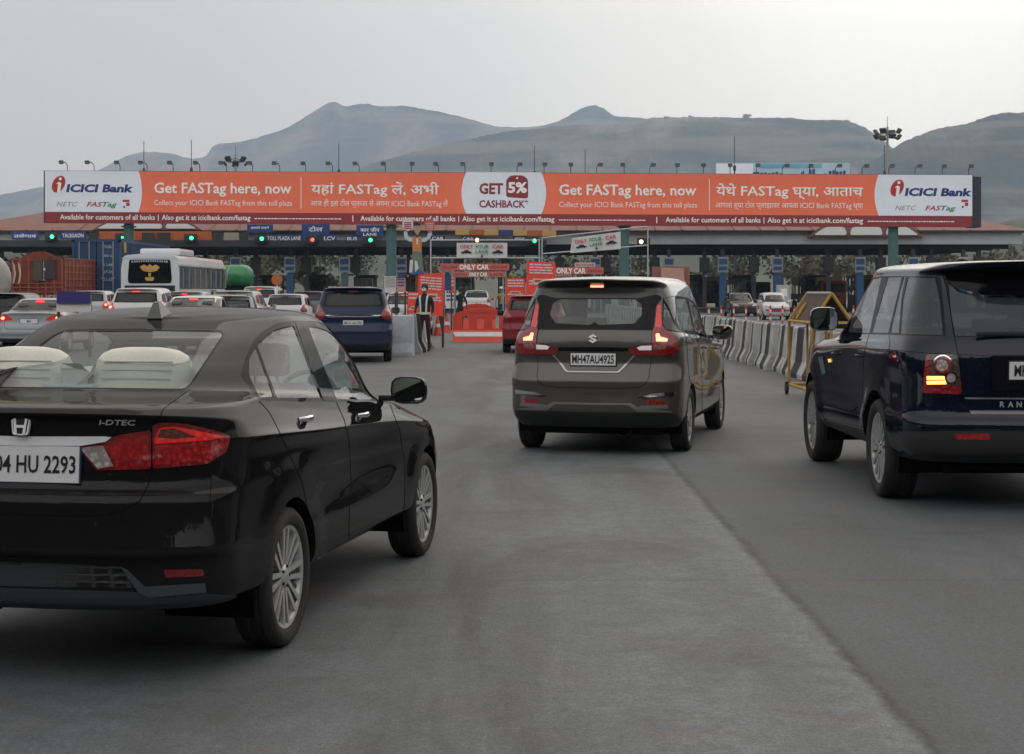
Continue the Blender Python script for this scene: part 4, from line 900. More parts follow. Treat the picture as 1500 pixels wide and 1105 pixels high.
# ------------------------------------------------------------------ ground
def road_mat():
    m = bpy.data.materials.new('worn_concrete'); m.use_nodes = True; t = m.node_tree; b = t.nodes['Principled BSDF']
    L = t.links.new; tcn = N(t, 'ShaderNodeTexCoord'); O = tcn.outputs['Object']
    def noise(sc, det=8, ro=.6, vec=None, dist=0):
        n = N(t, 'ShaderNodeTexNoise'); n.inputs['Scale'].default_value = sc; n.inputs['Detail'].default_value = det; n.inputs['Roughness'].default_value = ro; n.inputs['Distortion'].default_value = dist
        L(vec or O, n.inputs['Vector']); return n.outputs['Fac']
    def mapr(v, a, b_, c=0, d=1):
        r = N(t, 'ShaderNodeMapRange'); r.inputs['From Min'].default_value = a; r.inputs['From Max'].default_value = b_; r.inputs['To Min'].default_value = c; r.inputs['To Max'].default_value = d; L(v, r.inputs['Value']); return r.outputs['Result']
    def math_(op, a, b_=None, c=None, clamp=False):
        n = N(t, 'ShaderNodeMath', operation=op); n.use_clamp = clamp
        for i, v in enumerate((a, b_, c)):
            if v is None: continue
            if isinstance(v, (int, float)): n.inputs[i].default_value = v
            else: L(v, n.inputs[i])
        return n.outputs[0]
    def mix(f, a, b_, mode='MIX'):
        n = N(t, 'ShaderNodeMix', data_type='RGBA', blend_type=mode)
        if isinstance(f, (int, float)): n.inputs['Factor'].default_value = f
        else: L(f, n.inputs['Factor'])
        for k, v in (('A', a), ('B', b_)):
            if isinstance(v, tuple): n.inputs[k].default_value = (*v, 1)
            else: L(v, n.inputs[k])
        return n.outputs['Result']
    sp = N(t, 'ShaderNodeSeparateXYZ'); L(O, sp.inputs[0]); X, Y = sp.outputs['X'], sp.outputs['Y']
    mp = N(t, 'ShaderNodeMapping'); mp.inputs['Scale'].default_value = (1.6, .22, 1); L(O, mp.inputs['Vector']); long_ = noise(1.0, 8, .6, mp.outputs[0], .4)
    fine = noise(90, 4, .7); med = noise(7, 10, .75); big = noise(.35, 6, .55); spk = noise(260, 2, .5)
    wob = math_('MULTIPLY_ADD', noise(1.6, 6, .6), .10, -.05); wobf = math_('MULTIPLY_ADD', noise(9, 5, .7), .09, -.045)
    xw = math_('ADD', math_('ADD', X, wob), wobf)
    # pale strip beside the lengthwise joint, darker asphalt to its right
    base = mix(mapr(big, .35, .65), (.086, .094, .101), (.120, .130, .138))
    base = mix(mapr(long_, .35, .7), base, (.084, .088, .092))
    left = mapr(xw, 1.40, 1.46, 1, 0); pale = math_('MULTIPLY', left, mapr(xw, -1.2, 1.3, .12, 1)); pale = math_('MULTIPLY', pale, mapr(med, .25, .6, .45, 1)); pale = math_('MULTIPLY', pale, mapr(Y, 30, 9, 0.1, 1))
    base = mix(math_('MULTIPLY', pale, .8), base, (.20, .213, .218))
    right = mapr(xw, 1.44, 1.5, 0, 1); base = mix(math_('MULTIPLY', right, .12), base, (.080, .083, .087))
    # joints: one lengthwise, slabs across, cracks
    jx = math_('ABSOLUTE', math_('SUBTRACT', xw, 1.46)); j1 = math_('MULTIPLY', mapr(jx, .004, .045, 1, 0), mapr(noise(5, 4), .3, .55, .2, .9))
    jy = math_('PINGPONG', math_('ADD', math_('ADD', Y, math_('MULTIPLY', wobf, .8)), -.15), 4.5); j2 = math_('MULTIPLY', mapr(jy, .002, .014, 1, 0), mapr(noise(3, 4), .35, .5, 0, .9))
    base = mix(math_('MAXIMUM', math_('MULTIPLY', j1, .75), math_('MULTIPLY', j2, .7)), base, (.035, .034, .033))
    cv = N(t, 'ShaderNodeTexVoronoi', feature='DISTANCE_TO_EDGE'); cv.inputs['Scale'].default_value = .23; wn = N(t, 'ShaderNodeTexNoise'); wn.inputs['Scale'].default_value = 1.7; wn.inputs['Detail'].default_value = 7; L(O, wn.inputs['Vector']); wa = N(t, 'ShaderNodeVectorMath', operation='MULTIPLY_ADD'); L(wn.outputs['Color'], wa.inputs[0]); wa.inputs[1].default_value = (.9, .9, .9); L(O, wa.inputs[2]); L(wa.outputs[0], cv.inputs['Vector'])
    ck0 = math_('MULTIPLY', mapr(cv.outputs['Distance'], .0008, .004, 1, 0), mapr(noise(.5, 3), .45, .6, 0, .75))
    tyre = math_('MULTIPLY', mapr(math_('ABSOLUTE', math_('SUBTRACT', math_('ABSOLUTE', math_('SUBTRACT', xw, .35)), .78)), .05, .30, 1, 0), mapr(long_, .3, .6, .05, .32)); base = mix(tyre, base, (.055, .055, .056))
    # oil drips down the lane, tyre wear, rusty stains
    lane = mapr(math_('ABSOLUTE', math_('SUBTRACT', xw, -.25)), .1, 1.3, 1, 0)
    oil = math_('MULTIPLY', lane, mapr(long_, .46, .60, 0, .55)); base = mix(oil, base, (.05, .05, .05))
    st = math_('MULTIPLY', mapr(noise(1.1, 5, .5, None, 1.5), .58, .66, 0, 1), mapr(noise(9, 6, .7), .42, .60, 0, .5)); base = mix(st, base, (.15, .085, .065))
    ds = math_('MULTIPLY', mapr(noise(.8, 7, .6, None, .8), .52, .68, 0, 1), .55); base = mix(ds, base, (.06, .06, .06))
    g1 = math_('MULTIPLY', mapr(fine, .3, .7, .62, 1.38), mapr(noise(34, 5, .8), .3, .7, .68, 1.32)); g2 = mapr(med, .25, .75, .74, 1.26); g3 = mapr(spk, .25, .75, .75, 1.25)
    sc = math_('MULTIPLY', math_('MULTIPLY', g1, g2), g3); vm = N(t, 'ShaderNodeVectorMath', operation='SCALE'); L(base, vm.inputs[0]); L(sc, vm.inputs['Scale'])
    L(vm.outputs[0], b.inputs['Base Color']); L(mapr(med, .2, .8, .62, .9), b.inputs['Roughness'])
    bp = N(t, 'ShaderNodeBump'); bp.inputs['Strength'].default_value = .9; bp.inputs['Distance'].default_value = .008
    L(math_('ADD', fine, math_('MULTIPLY', med, .6)), bp.inputs['Height']); L(bp.outputs['Normal'], b.inputs['Normal'])
    return m
g = MB(); g.add([(-60, -60, 0), (60, -60, 0), (60, 420, 0), (-60, 420, 0)], [(0, 1, 2, 3)], road_mat()); tag(g.build('road'), kind='structure')
M_EARTH = mat('dry_earth', (.16, .135, .10), .95, var=.35, scale=.05, bump=.3, bscale=.4)
g = MB(); g.add([(-4150, -2050, -.25), (4150, -2050, -.25), (4150, 5600, -.25), (-4150, 5600, -.25)], [(0, 1, 2, 3)], M_EARTH); tag(g.build('ground'), kind='structure')

# ------------------------------------------------------------------ hills
def fbm1(x, seed, oct=6):
    rs = np.random.RandomState(seed); v = np.zeros_like(x)
    for o in range(oct):
        f = 2**o; ph = rs.uniform(0, 6.28, 3); v += (np.sin(x*f+ph[0])+np.sin(x*f*1.37+ph[1])+np.sin(x*f*.71+ph[2]))/3/f**.9
    return v
def noise2(x, y, seed, oct=6, base=1.0):
    """value noise, smooth, in plain numpy"""
    rs = np.random.RandomState(seed); T = rs.rand(256, 256); v = np.zeros_like(x); a = 1
    for o in range(oct):
        u, w = x*base*2**o+o*17.3, y*base*2**o+o*9.1; i, j = np.floor(u).astype(int), np.floor(w).astype(int); fu, fw = u-i, w-j; fu = fu*fu*(3-2*fu); fw = fw*fw*(3-2*fw)
        g_ = lambda a_, b_: T[a_ % 256, b_ % 256]
        v += a*((g_(i, j)*(1-fu)+g_(i+1, j)*fu)*(1-fw)+(g_(i, j+1)*(1-fu)+g_(i+1, j+1)*fu)*fw-.5); a *= .5
    return v
def hill_mat(name, a, b_, c):
    m = bpy.data.materials.new(name); m.use_nodes = True; t = m.node_tree; b = t.nodes['Principled BSDF']; b.inputs['Roughness'].default_value = 1; b.inputs['Specular IOR Level'].default_value = .1
    tcn = N(t, 'ShaderNodeTexCoord'); n = N(t, 'ShaderNodeTexNoise'); n.inputs['Scale'].default_value = .0045; n.inputs['Detail'].default_value = 12; n.inputs['Roughness'].default_value = .74; t.links.new(tcn.outputs['Object'], n.inputs['Vector'])
    mp = N(t, 'ShaderNodeMapping'); mp.inputs['Scale'].default_value = (.0012, .0012, .03); t.links.new(tcn.outputs['Object'], mp.inputs['Vector'])
    n2 = N(t, 'ShaderNodeTexNoise'); n2.inputs['Scale'].default_value = 1; n2.inputs['Detail'].default_value = 6; t.links.new(mp.outputs[0], n2.inputs['Vector'])
    r = N(t, 'ShaderNodeValToRGB'); e = r.color_ramp.elements; e[0].color = (*a, 1); e[0].position = .42; e[1].color = (*c, 1); e[1].position = .62; k = e.new(.5); k.color = (*b_, 1); t.links.new(n.outputs['Fac'], r.inputs['Fac'])
    r2 = N(t, 'ShaderNodeValToRGB'); r2.color_ramp.elements[0].position = .52; r2.color_ramp.elements[1].position = .6; t.links.new(n2.outputs['Fac'], r2.inputs['Fac'])
    mx = N(t, 'ShaderNodeMix', data_type='RGBA'); mu = N(t, 'ShaderNodeMath', operation='MULTIPLY'); mu.inputs[1].default_value = .6; t.links.new(r2.outputs['Color'], mu.inputs[0]); t.links.new(mu.outputs[0], mx.inputs['Factor'])
    t.links.new(r.outputs['Color'], mx.inputs['A']); mx.inputs['B'].default_value = (.16, .13, .105, 1); t.links.new(mx.outputs['Result'], b.inputs['Base Color'])
    return m
M_HILL = hill_mat('hill_scrub', (.008, .014, .009), (.045, .045, .030), (.20, .155, .12))
RIDGE = {}
def ridge(name, prof, D, foot, seed, rough=1.0, back=700, jag=2.0, m=None):
    """prof: (px, py) of the skyline as photographed, standing at distance D; the slope runs 'foot' metres towards us"""
    px = np.array([p[0] for p in prof], float); py = np.array([p[1] for p in prof], float); nx = 800
    qx = np.linspace(px[0], px[-1], nx); qy = hermite(px, py, qx)-(fbm1(qx*.045, seed, 7)+.5*fbm1(qx*.4, seed+9, 4))*jag*.75
    H = (HY-qy)/FPX*D+CAMZ; RIDGE[D] = (qx, H); Xr = (qx-750)/FPX*D; rows = []; nf = 46
    for k in range(nf+12):
        t = k/nf
        if t <= 1:
            dep = D-foot*(1-t); s = t; cliff = .52*s**1.5+.48*(1/(1+np.exp(-(s-.86)*26)))/(1/(1+np.exp(-(1-.86)*26)))
            gul = np.abs(noise2(Xr/520+seed, np.full_like(Xr, dep)/1500, seed, 5))*1.4; nz_ = noise2(Xr/160, np.full_like(Xr, dep)/200, seed+3, 5)
            env = np.sin(math.pi*min(1, s))**.8; z = H*np.clip(cliff, 0, 1)+env*(nz_*.22*H*rough-gul*.42*H*rough)
            z = np.minimum(z, H*(.35+.65*s)+CAMZ); sp_ = 1-(D-dep)/D*.55
        else: dep = D+back*(t-1)*nf/12; z = H*(1-.75*((t-1)*nf/12)); sp_ = 1
        rows.append(np.stack([Xr*sp_, np.full_like(Xr, dep), np.maximum(z, -3)-.3], 1))
    P = np.array(rows); a, c, _ = P.shape; V = P.reshape(-1, 3).tolist(); F = [(i*c+j, i*c+j+1, (i+1)*c+j+1, (i+1)*c+j) for i in range(a-1) for j in range(c-1)]
    b = MB(); b.add(V, F, m or M_HILL, True); me = b.build(name, fix=False); tag(me, kind='structure'); return me
ridge('mountains', [(-900, 330), (-300, 300), (0, 285), (120, 258), (150, 246), (180, 232), (215, 222), (250, 225), (285, 233), (303, 227), (312, 214), (345, 208), (390, 198), (430, 182), (465, 161), (488, 150), (505, 155), (530, 151), (560, 155), (600, 157), (650, 165), (700, 178), (740, 186), (780, 186), (820, 176), (848, 161), (866, 155), (882, 159), (900, 170), (935, 171), (1000, 190), (1100, 200), (1400, 230), (2200, 250)], 4800, 1900, 4, jag=1.6)
ridge('mountains', [(330, 330), (450, 275), (530, 246), (600, 224), (680, 205), (760, 191), (830, 184), (900, 182), (955, 174), (1030, 171), (1090, 172), (1150, 174), (1220, 175), (1252, 181), (1275, 192), (1300, 210), (1330, 235), (1400, 270), (1600, 330)], 3300, 1500, 11, jag=1.8)
ridge('mountains', [(1180, 330), (1250, 262), (1290, 228), (1318, 211), (1345, 199), (1375, 188), (1420, 179), (1450, 170), (1475, 166), (1500, 165), (1600, 160), (1800, 175), (2300, 200), (3200, 260)], 2600, 1300, 23, jag=2.2)
ridge('hills', [(-900, 330), (-300, 340), (0, 352), (60, 356), (400, 352), (700, 350), (1100, 352), (1380, 350), (1440, 338), (1480, 322), (1560, 316), (1800, 318), (2400, 335)], 620, 340, 31, rough=.5, back=300, jag=1.2, m=mat('wooded_slope', (.060, .066, .042), .95, var=.45, scale=.06))
# low hills all the way round
def ring_hills(name, r0, h, seed, a0, a1, n=240):
    V = []; F = []; R_ = 7; an = np.linspace(a0, a1, n)
    for k in range(R_):
        t = k/(R_-1); s = math.sin(math.pi*t)
        for i, a in enumerate(an):
            q = .55+.45*math.sin(a*5+seed)+.25*math.sin(a*13+seed*2)+.12*math.sin(a*37+seed); ed = min(1, (i/n)*12, (1-i/n)*12)
            V.append(((r0+600*(t-.5))*math.sin(a), (r0+600*(t-.5))*math.cos(a), max(-2, h*q*s*ed)-.3))
    for k in range(R_-1):
        for i in range(n-1): F.append((k*n+i, k*n+i+1, (k+1)*n+i+1, (k+1)*n+i))
    b = MB(); b.add(V, F, M_HILL, True); tag(b.build(name, fix=False), kind='structure')
ring_hills('hills', 1500, 260, 1.3, R(42), R(318))

# ------------------------------------------------------------------ woodland and roadside scrub
def leafmat(name, a, b_):
    m = bpy.data.materials.new(name); m.use_nodes = True; t = m.node_tree; b = t.nodes['Principled BSDF']; b.inputs['Roughness'].default_value = .8
    g_ = N(t, 'ShaderNodeNewGeometry'); r = N(t, 'ShaderNodeValToRGB'); r.color_ramp.elements[0].color = (*a, 1); r.color_ramp.elements[1].color = (*b_, 1); t.links.new(g_.outputs['Random Per Island'], r.inputs['Fac']); t.links.new(r.outputs['Color'], b.inputs['Base Color']); return m
M_LEAF = leafmat('dusty_leaves', (.045, .052, .030), (.085, .085, .052)); M_LEAF2 = leafmat('dry_leaves', (.060, .058, .036), (.105, .095, .062)); M_BARK = mat('bark', (.09, .07, .055), .9, var=.3, scale=3)
def leaves(b, c, r, n, size, m, rs, flat=.75):
    """leaf clumps spread through an uneven crown"""
    cl = [(rs.normal(size=3)*np.array([.5, .5, .42])) for _ in range(9)]
    for _ in range(n):
        k = cl[rs.randint(len(cl))]; p = k*r*.9+rs.normal(size=3)*r*.23*np.array([1, 1, flat]); p[2] *= flat; p = p+np.array(c)
        u = rs.normal(size=3); u /= np.linalg.norm(u); v = np.cross(u, rs.normal(size=3)); v /= np.linalg.norm(v)+1e-6; s = size*rs.uniform(.5, 1.3)
        b.add([p-u*s-v*s*.4, p+u*s*.2-v*s, p+u*s+v*s*.3, p-u*s*.3+v*s*.9], [(0, 1, 2, 3)], m)
def wood(name, pts, m, seed, n=60, size=.5, label=None, cat=None, hr=(5, 9), kind='stuff'):
    rs = np.random.RandomState(seed); b = MB()
    for (x, y) in pts:
        h = rs.uniform(*hr); r = h*.42; b.tube((x, y, 0), (x+rs.normal()*.3, y, h*.6), .16, M_BARK, 5, .07, cap=False)
        leaves(b, (x, y, h*.66), r, n, size, m if rs.rand() < .7 else M_LEAF2, rs)
    o = b.build(name, fix=False); tag(o, label, cat, kind=kind); return o
rs = np.random.RandomState(5)
wood('woodland', [(rs.uniform(-110, 130), rs.uniform(170, 260)) for _ in range(75)], M_LEAF, 6, n=420, size=.30, label='dusty green woodland seen under the toll canopy roof', cat='woodland', hr=(4, 9.5))
wood('woodland', [(rs.uniform(-60, -32), rs.uniform(140, 240)) for _ in range(30)]+[(rs.uniform(38, 85), rs.uniform(150, 230)) for _ in range(50)], M_LEAF2, 8, n=260, size=.28, label='dry scrubby trees beside the ends of the toll canopy', cat='woodland', hr=(3, 7))
# unseen tree belts, added so that dark foliage reflects in the cars
pts = [(s*rs.uniform(38, 58), rs.uniform(-50, 88)) for s in (-1, 1) for _ in range(80)]
wood('unseen_trees', [(rs.uniform(-60, 60), rs.uniform(-52, -46)) for _ in range(90)], M_LEAF, 21, n=240, size=.9, label='unseen bushes added behind the camera to close sky gaps in car reflections', cat='bushes', hr=(8, 11))
wood('unseen_trees', [(rs.uniform(-50, 50), rs.uniform(-44, -26)) for _ in range(80)], M_LEAF, 19, n=210, size=.9, label='unseen tall trees added behind the camera to darken reflections in the cars', cat='trees', hr=(14, 20))
wood('unseen_trees', pts, M_LEAF, 9, n=210, size=.85, label='unseen trees added along both roadsides to darken reflections in the cars', cat='trees', hr=(8, 14))
# single trees on the flat-topped ridge
for i, (px, py, h) in enumerate(((1090, 170, 13), (975, 173, 9), (1012, 171, 7), (1240, 176, 8))):
    p = at(px, 3300, py); p.z = float(np.interp(px, RIDGE[3300][0], RIDGE[3300][1])); t = empty('ridge_tree', (p.x, p.y, p.z-5), label=('broad tree alone on the flat top of the right-hand ridge' if i == 0 else 'small tree on the skyline of the flat ridge, at its far left' if i == 1 else 'small tree on the ridge skyline nearest the broad lone tree' if i == 2 else 'small tree where the flat ridge begins to fall away on the right'), cat='tree', group='trees on the ridge skyline')
    b = MB(); b.tube((0, 0, -6), (0, 0, h*.5), .8, M_BARK, 6, .4); b.build('trunk', t); b = MB(); leaves(b, (0, 0, h*.6), h*.75, 260, 1.3, M_LEAF, np.random.RandomState(i), .5); b.build('crown', t, fix=False)

# ------------------------------------------------------------------ the long billboard
BD = 112.0; BS = FPX/BD
def bx_(px): return (px-750)/BS
def bz_(py): return CAMZ+(HY-py)/BS
def roll(px): return (px-64)/1361*6.2         # the board hangs slightly lower at its right end
def BY(px, py): return bz_(py+roll(px))
M_ORANGE = mat('flex_orange', srgb(242, 118, 84), .6, var=.07, scale=.5, bump=.5, bscale=.8); M_MAROON = mat('flex_maroon', srgb(140, 46, 50), .6, var=.03); M_FLEX = mat('flex_white', srgb(232, 238, 248), .6, var=.05, scale=.5, bump=.4, bscale=.8)
M_NAVY = mat('print_navy', srgb(38, 52, 118), .6, var=0); M_PWHITE = mat('print_white', srgb(250, 244, 240), .6, var=0); M_PGREY = mat('print_grey', srgb(140, 145, 155), .6, var=0)
M_PRED = mat('print_red', srgb(178, 48, 40), .6, var=0); M_PGREEN = mat('print_green', srgb(60, 140, 90), .6, var=0); M_STEEL = mat('galvanised', (.30, .31, .31), .5, metal=.4, var=.15)
M_DSTEEL = mat('dark_steel', (.035, .037, .04), .6, var=.2); M_TEAL = mat('teal_paint', (.055, .13, .125), .55, var=.15, scale=2)
def billboard():
    root = empty('billboard', (0, BD, 0), label='very long orange and white bank billboard spanning the toll plaza', cat='billboard')
    def quadstrip(mb, x0, x1, y0, y1, m, dy, n=12, lc=None, rc=None):
        """printed panel between rows y0 (top) and y1; lc / rc: bulge of the left / right edge in pixels"""
        pts = []; k = 14
        top = [(x0+(x1-x0)*i/n, y0) for i in range(n+1)]; bot = [(x1-(x1-x0)*i/n, y1) for i in range(n+1)]
        rt = [(x1+rc*(1-(2*i/k-1)**2), y0+(y1-y0)*i/k) for i in range(1, k)] if rc else []; lf = [(x0+lc*(1-(2*i/k-1)**2), y1+(y0-y1)*i/k) for i in range(1, k)] if lc else []
        mb.prism([(bx_(a), BY(a, b_)) for a, b_ in top+rt+bot+lf], dy, dy-.012, m)
    f = MB(); xs = [64, 1425]
    f.prism([(bx_(64), BY(64, 250)), (bx_(1425), BY(1425, 250)), (bx_(1425), BY(1425, 327)), (bx_(64), BY(64, 327))], .0, .12, M_DSTEEL); f.build('frame', root)
    b = MB(); b.prism([(bx_(1424), BY(1424, 252)), (bx_(1438), BY(1424, 253)), (bx_(1438), BY(1424, 327)), (bx_(1424), BY(1424, 327))], .12, 1.6, mat('navy_side', (.03, .035, .05), .7)); b.build('side_cladding', root)
    p = MB(); quadstrip(p, 66, 1424, 250.5, 310.5, M_ORANGE, -.002); p.build('orange_sheet', root)
    p = MB(); quadstrip(p, 66, 1424, 310.5, 326.5, M_MAROON, -.002); p.build('maroon_strip', root)
    p = MB(); quadstrip(p, 66, 203, 250.5, 310.5, M_FLEX, -.016, rc=5); p.build('white_panel', root)
    p = MB(); quadstrip(p, 1287, 1424, 250.5, 310.5, M_FLEX, -.016, lc=-6); p.build('white_panel', root)
    p = MB(); quadstrip(p, 683, 793, 249.5, 310.5, M_FLEX, -.016, lc=-7, rc=7); p.build('white_panel', root)
    def tx(s, x0, x1, base, cap, m, bold=.0, shear=0, nm='lettering', y=-.034, par=root):
        xm = (x0+x1)/2; sl = -6.2/1361; Tm = Matrix.Translation((bx_(xm), 0, BY(xm, base))) @ Matrix.Rotation(math.atan(6.2/1361), 4, 'Y')
        return text_mb(s, m, width=(x1-x0)/BS, height=cap/BS, bold=bold, shear=shear, T=Tm, y=y).build(nm, par)
    for x in (0, 1228):
        e = empty('bank_logo', (bx_(86+x), -.03, BY(86+x, 270)), parent=root)
        T = Matrix.Translation((bx_(86+x), 0, BY(86+x, 270))) @ Matrix.Rotation(R(28), 4, 'Y')
        T = Matrix.Rotation(R(28), 4, 'Y'); k = MB(); k.prism([(.40*math.cos(a), .60*math.sin(a)) for a in np.linspace(0, 2*math.pi, 29)[:-1]], 0, -.01, M_PRED, T=T); k.build('logo_disc', e)
        k = MB(); k.prism([(-.10, -.55), (.10, -.55), (.19, .10), (.0, .16), (-.16, .02), (-.03, .02)], -.012, -.018, M_PWHITE); k.prism([(.12+.10*math.cos(a), .36+.10*math.sin(a)) for a in np.linspace(0, 2*math.pi, 13)[:-1]], -.012, -.018, M_PWHITE); k.build('logo_letter', e)
        tx('ICICI Bank', 97+x, 195+x, 281, 11, M_NAVY, .045, .14)
        tx('NETC', 83+x, 114+x, 302.5, 7, M_PGREY, 0, .3); tx('FAS', 127+x, 150+x, 302.5, 7, M_PRED, .02, .3); tx('Tag', 150+x, 172+x, 302.5, 7, M_PGREEN, .02, .3)
        k = MB(); s0 = 1/BS; k.box((bx_(185+x), -.03, BY(185, 294)), (10*s0, .01, 3.4*s0), M_PRED); k.box((bx_(187.5+x), -.03, BY(185, 299)), (5*s0, .01, 5*s0), M_PRED); k.box((bx_(182+x), -.03, BY(185, 303)), (2.5*s0, .01, 3*s0), M_NAVY); k.build('small_logo', root)
    for x in (0, 593):
        tx('Get FASTag here, now', 226+x, 427+x, 282, 15.5, M_PWHITE, .02); tx('Collect your ICICI Bank FASTag from this toll plaza', 226+x, 428+x, 300, 8, M_PWHITE, .0)
        k = MB(); k.box((bx_(441+x-(0 if x == 0 else -5)), -.03, BY(441+x, 281)), (.045, .012, 2.1), M_PWHITE); k.build('divider', root)
    tx('यहां FASTag लें, अभी', 456, 643, 282, 14, M_PWHITE, .014); tx('आज ही इस टोल प्लाजा से अपना ICICI Bank FASTag लें', 455, 656, 300, 8, M_PWHITE)
    tx('येथे FASTag घ्या, आताच', 1049, 1264, 282, 14, M_PWHITE, .014); tx('आपला ह्या टोल प्लाझावर आपला ICICI Bank FASTag घ्या', 1048, 1264, 300, 8, M_PWHITE)
    tx('GET', 702, 737, 281, 15.5, M_MAROON, .035); tx('CASHBACK*', 702, 774, 301, 10.5, M_MAROON, .03)
    k = MB(); s0 = 1/BS; c = (bx_(757.5), BY(757, 271)); k.prism([(c[0]+a*s0, c[1]+b_*s0) for a, b_ in rp([(-16, -15), (16, -17), (16, 11), (9, 17), (-9, 17), (-16, 11)], 4)], -.03, -.04, M_MAROON); k.prism([(c[0]+s0*1.6*math.cos(a), c[1]+s0*(13+1.6*math.sin(a))) for a in np.linspace(0, 2*math.pi, 13)[:-1]], -.042, -.046, M_FLEX); k.build('price_tag', root)
    tx('5%', 744, 772, 279, 15, M_PWHITE, .04, y=-.048)
    for x0 in (88, 528, 975):
        tx('Available for customers of all banks', x0, x0+139, 321.5, 7.6, M_PWHITE, .015); tx('Also get it at icicibank.com/fastag', x0+149, x0+(279 if x0 < 500 else 284 if x0 < 900 else 289), 321.5, 7.6, M_PWHITE, .015)
        k = MB(); k.box((bx_(x0+144), -.03, BY(x0, 319)), (.05, .012, .4), M_PWHITE); k.build('divider', root)
        # a line of small print, too small to read
        b = MB(); rs_ = np.random.RandomState(x0); x = x0+(285 if x0 < 500 else 291 if x0 < 900 else 296); e_ = x+125
        while x < e_: w = rs_.uniform(1.2, 5); b.box((bx_(x+w/2), -.03, BY(x, 319)), (w/BS, .006, 1.5/BS), M_PWHITE); x += w+1.1
        b.build('small_print', root)
    for x in (517, 962): k = MB(); k.box((bx_(x), -.03, BY(x, 318.5)), (.06, .012, .42), M_PWHITE); k.build('divider', root)
    # lattice behind and maintenance rail
    b = MB()
    for i in range(26):
        x = bx_(70+54*i); b.box((x, .22, BY(70+54*i, 288)), (.12, .16, 3.3), M_DSTEEL)
    b.build('back_frame', root)
    return root
billboard()
# floodlights leaning out over its top edge
def floodlight():
    t = empty('floodlight'); b = MB(); b.path([(0, .3, -.1), (0, .25, .42), (0, -.2, .60), (0, -1.0, .58)], .035, M_DSTEEL, 6); b.build('arm', t)
    b = MB(); T = Matrix.Translation((0, -1.15, .54)) @ Matrix.Rotation(R(-35), 4, 'X'); b.box((0, 0, 0), (.42, .22, .20), M_DSTEEL, T=T, bev=.03); b.box((0, .0, -.11), (.36, .17, .02), M_STEEL, T=T); b.build('lamp_head', t); return t
fl0 = floodlight(); tag(fl0, 'small floodlight leaning out over the top edge of the long billboard', 'floodlight', 'floodlights along the billboard top')
for i in range(35):
    px = 97+38.9*i; o = fl0 if i == 0 else copy_tree(fl0); o.location = (bx_(px), BD, BY(px, 250)); o.scale = (.72, .9, .9); o.rotation_euler = (0, 0, R(random.uniform(-9, 9)))
for px, w, nm in ((185, 15, 'leftmost, behind the bus'), (572, 15, 'between the dark blue car and the cut-out figure'), (915, 15, 'behind the tilted white banner'), (1312, 15, 'rightmost, behind the off-road car roof')):
    x = bx_(px); t = empty('billboard_column', (x, BD+.75, 0), label=f'round teal steel column holding the long billboard, {nm}', cat='column', group='teal columns under the billboard')
    b = MB(); b.tube((0, 0, 0), (0, 0, 8.4), .34, M_TEAL, 20); b.build('shaft', t); b = MB(); b.tube((0, 0, 0), (0, 0, .06), .55, M_TEAL, 16); b.tube((0, 0, 5.9), (0, 0, 5.98), .5, M_TEAL, 16); b.box((0, 0, .2), (1.1, 1.1, .4), mat('plinth', (.25, .24, .22), .9)); b.build('base', t)

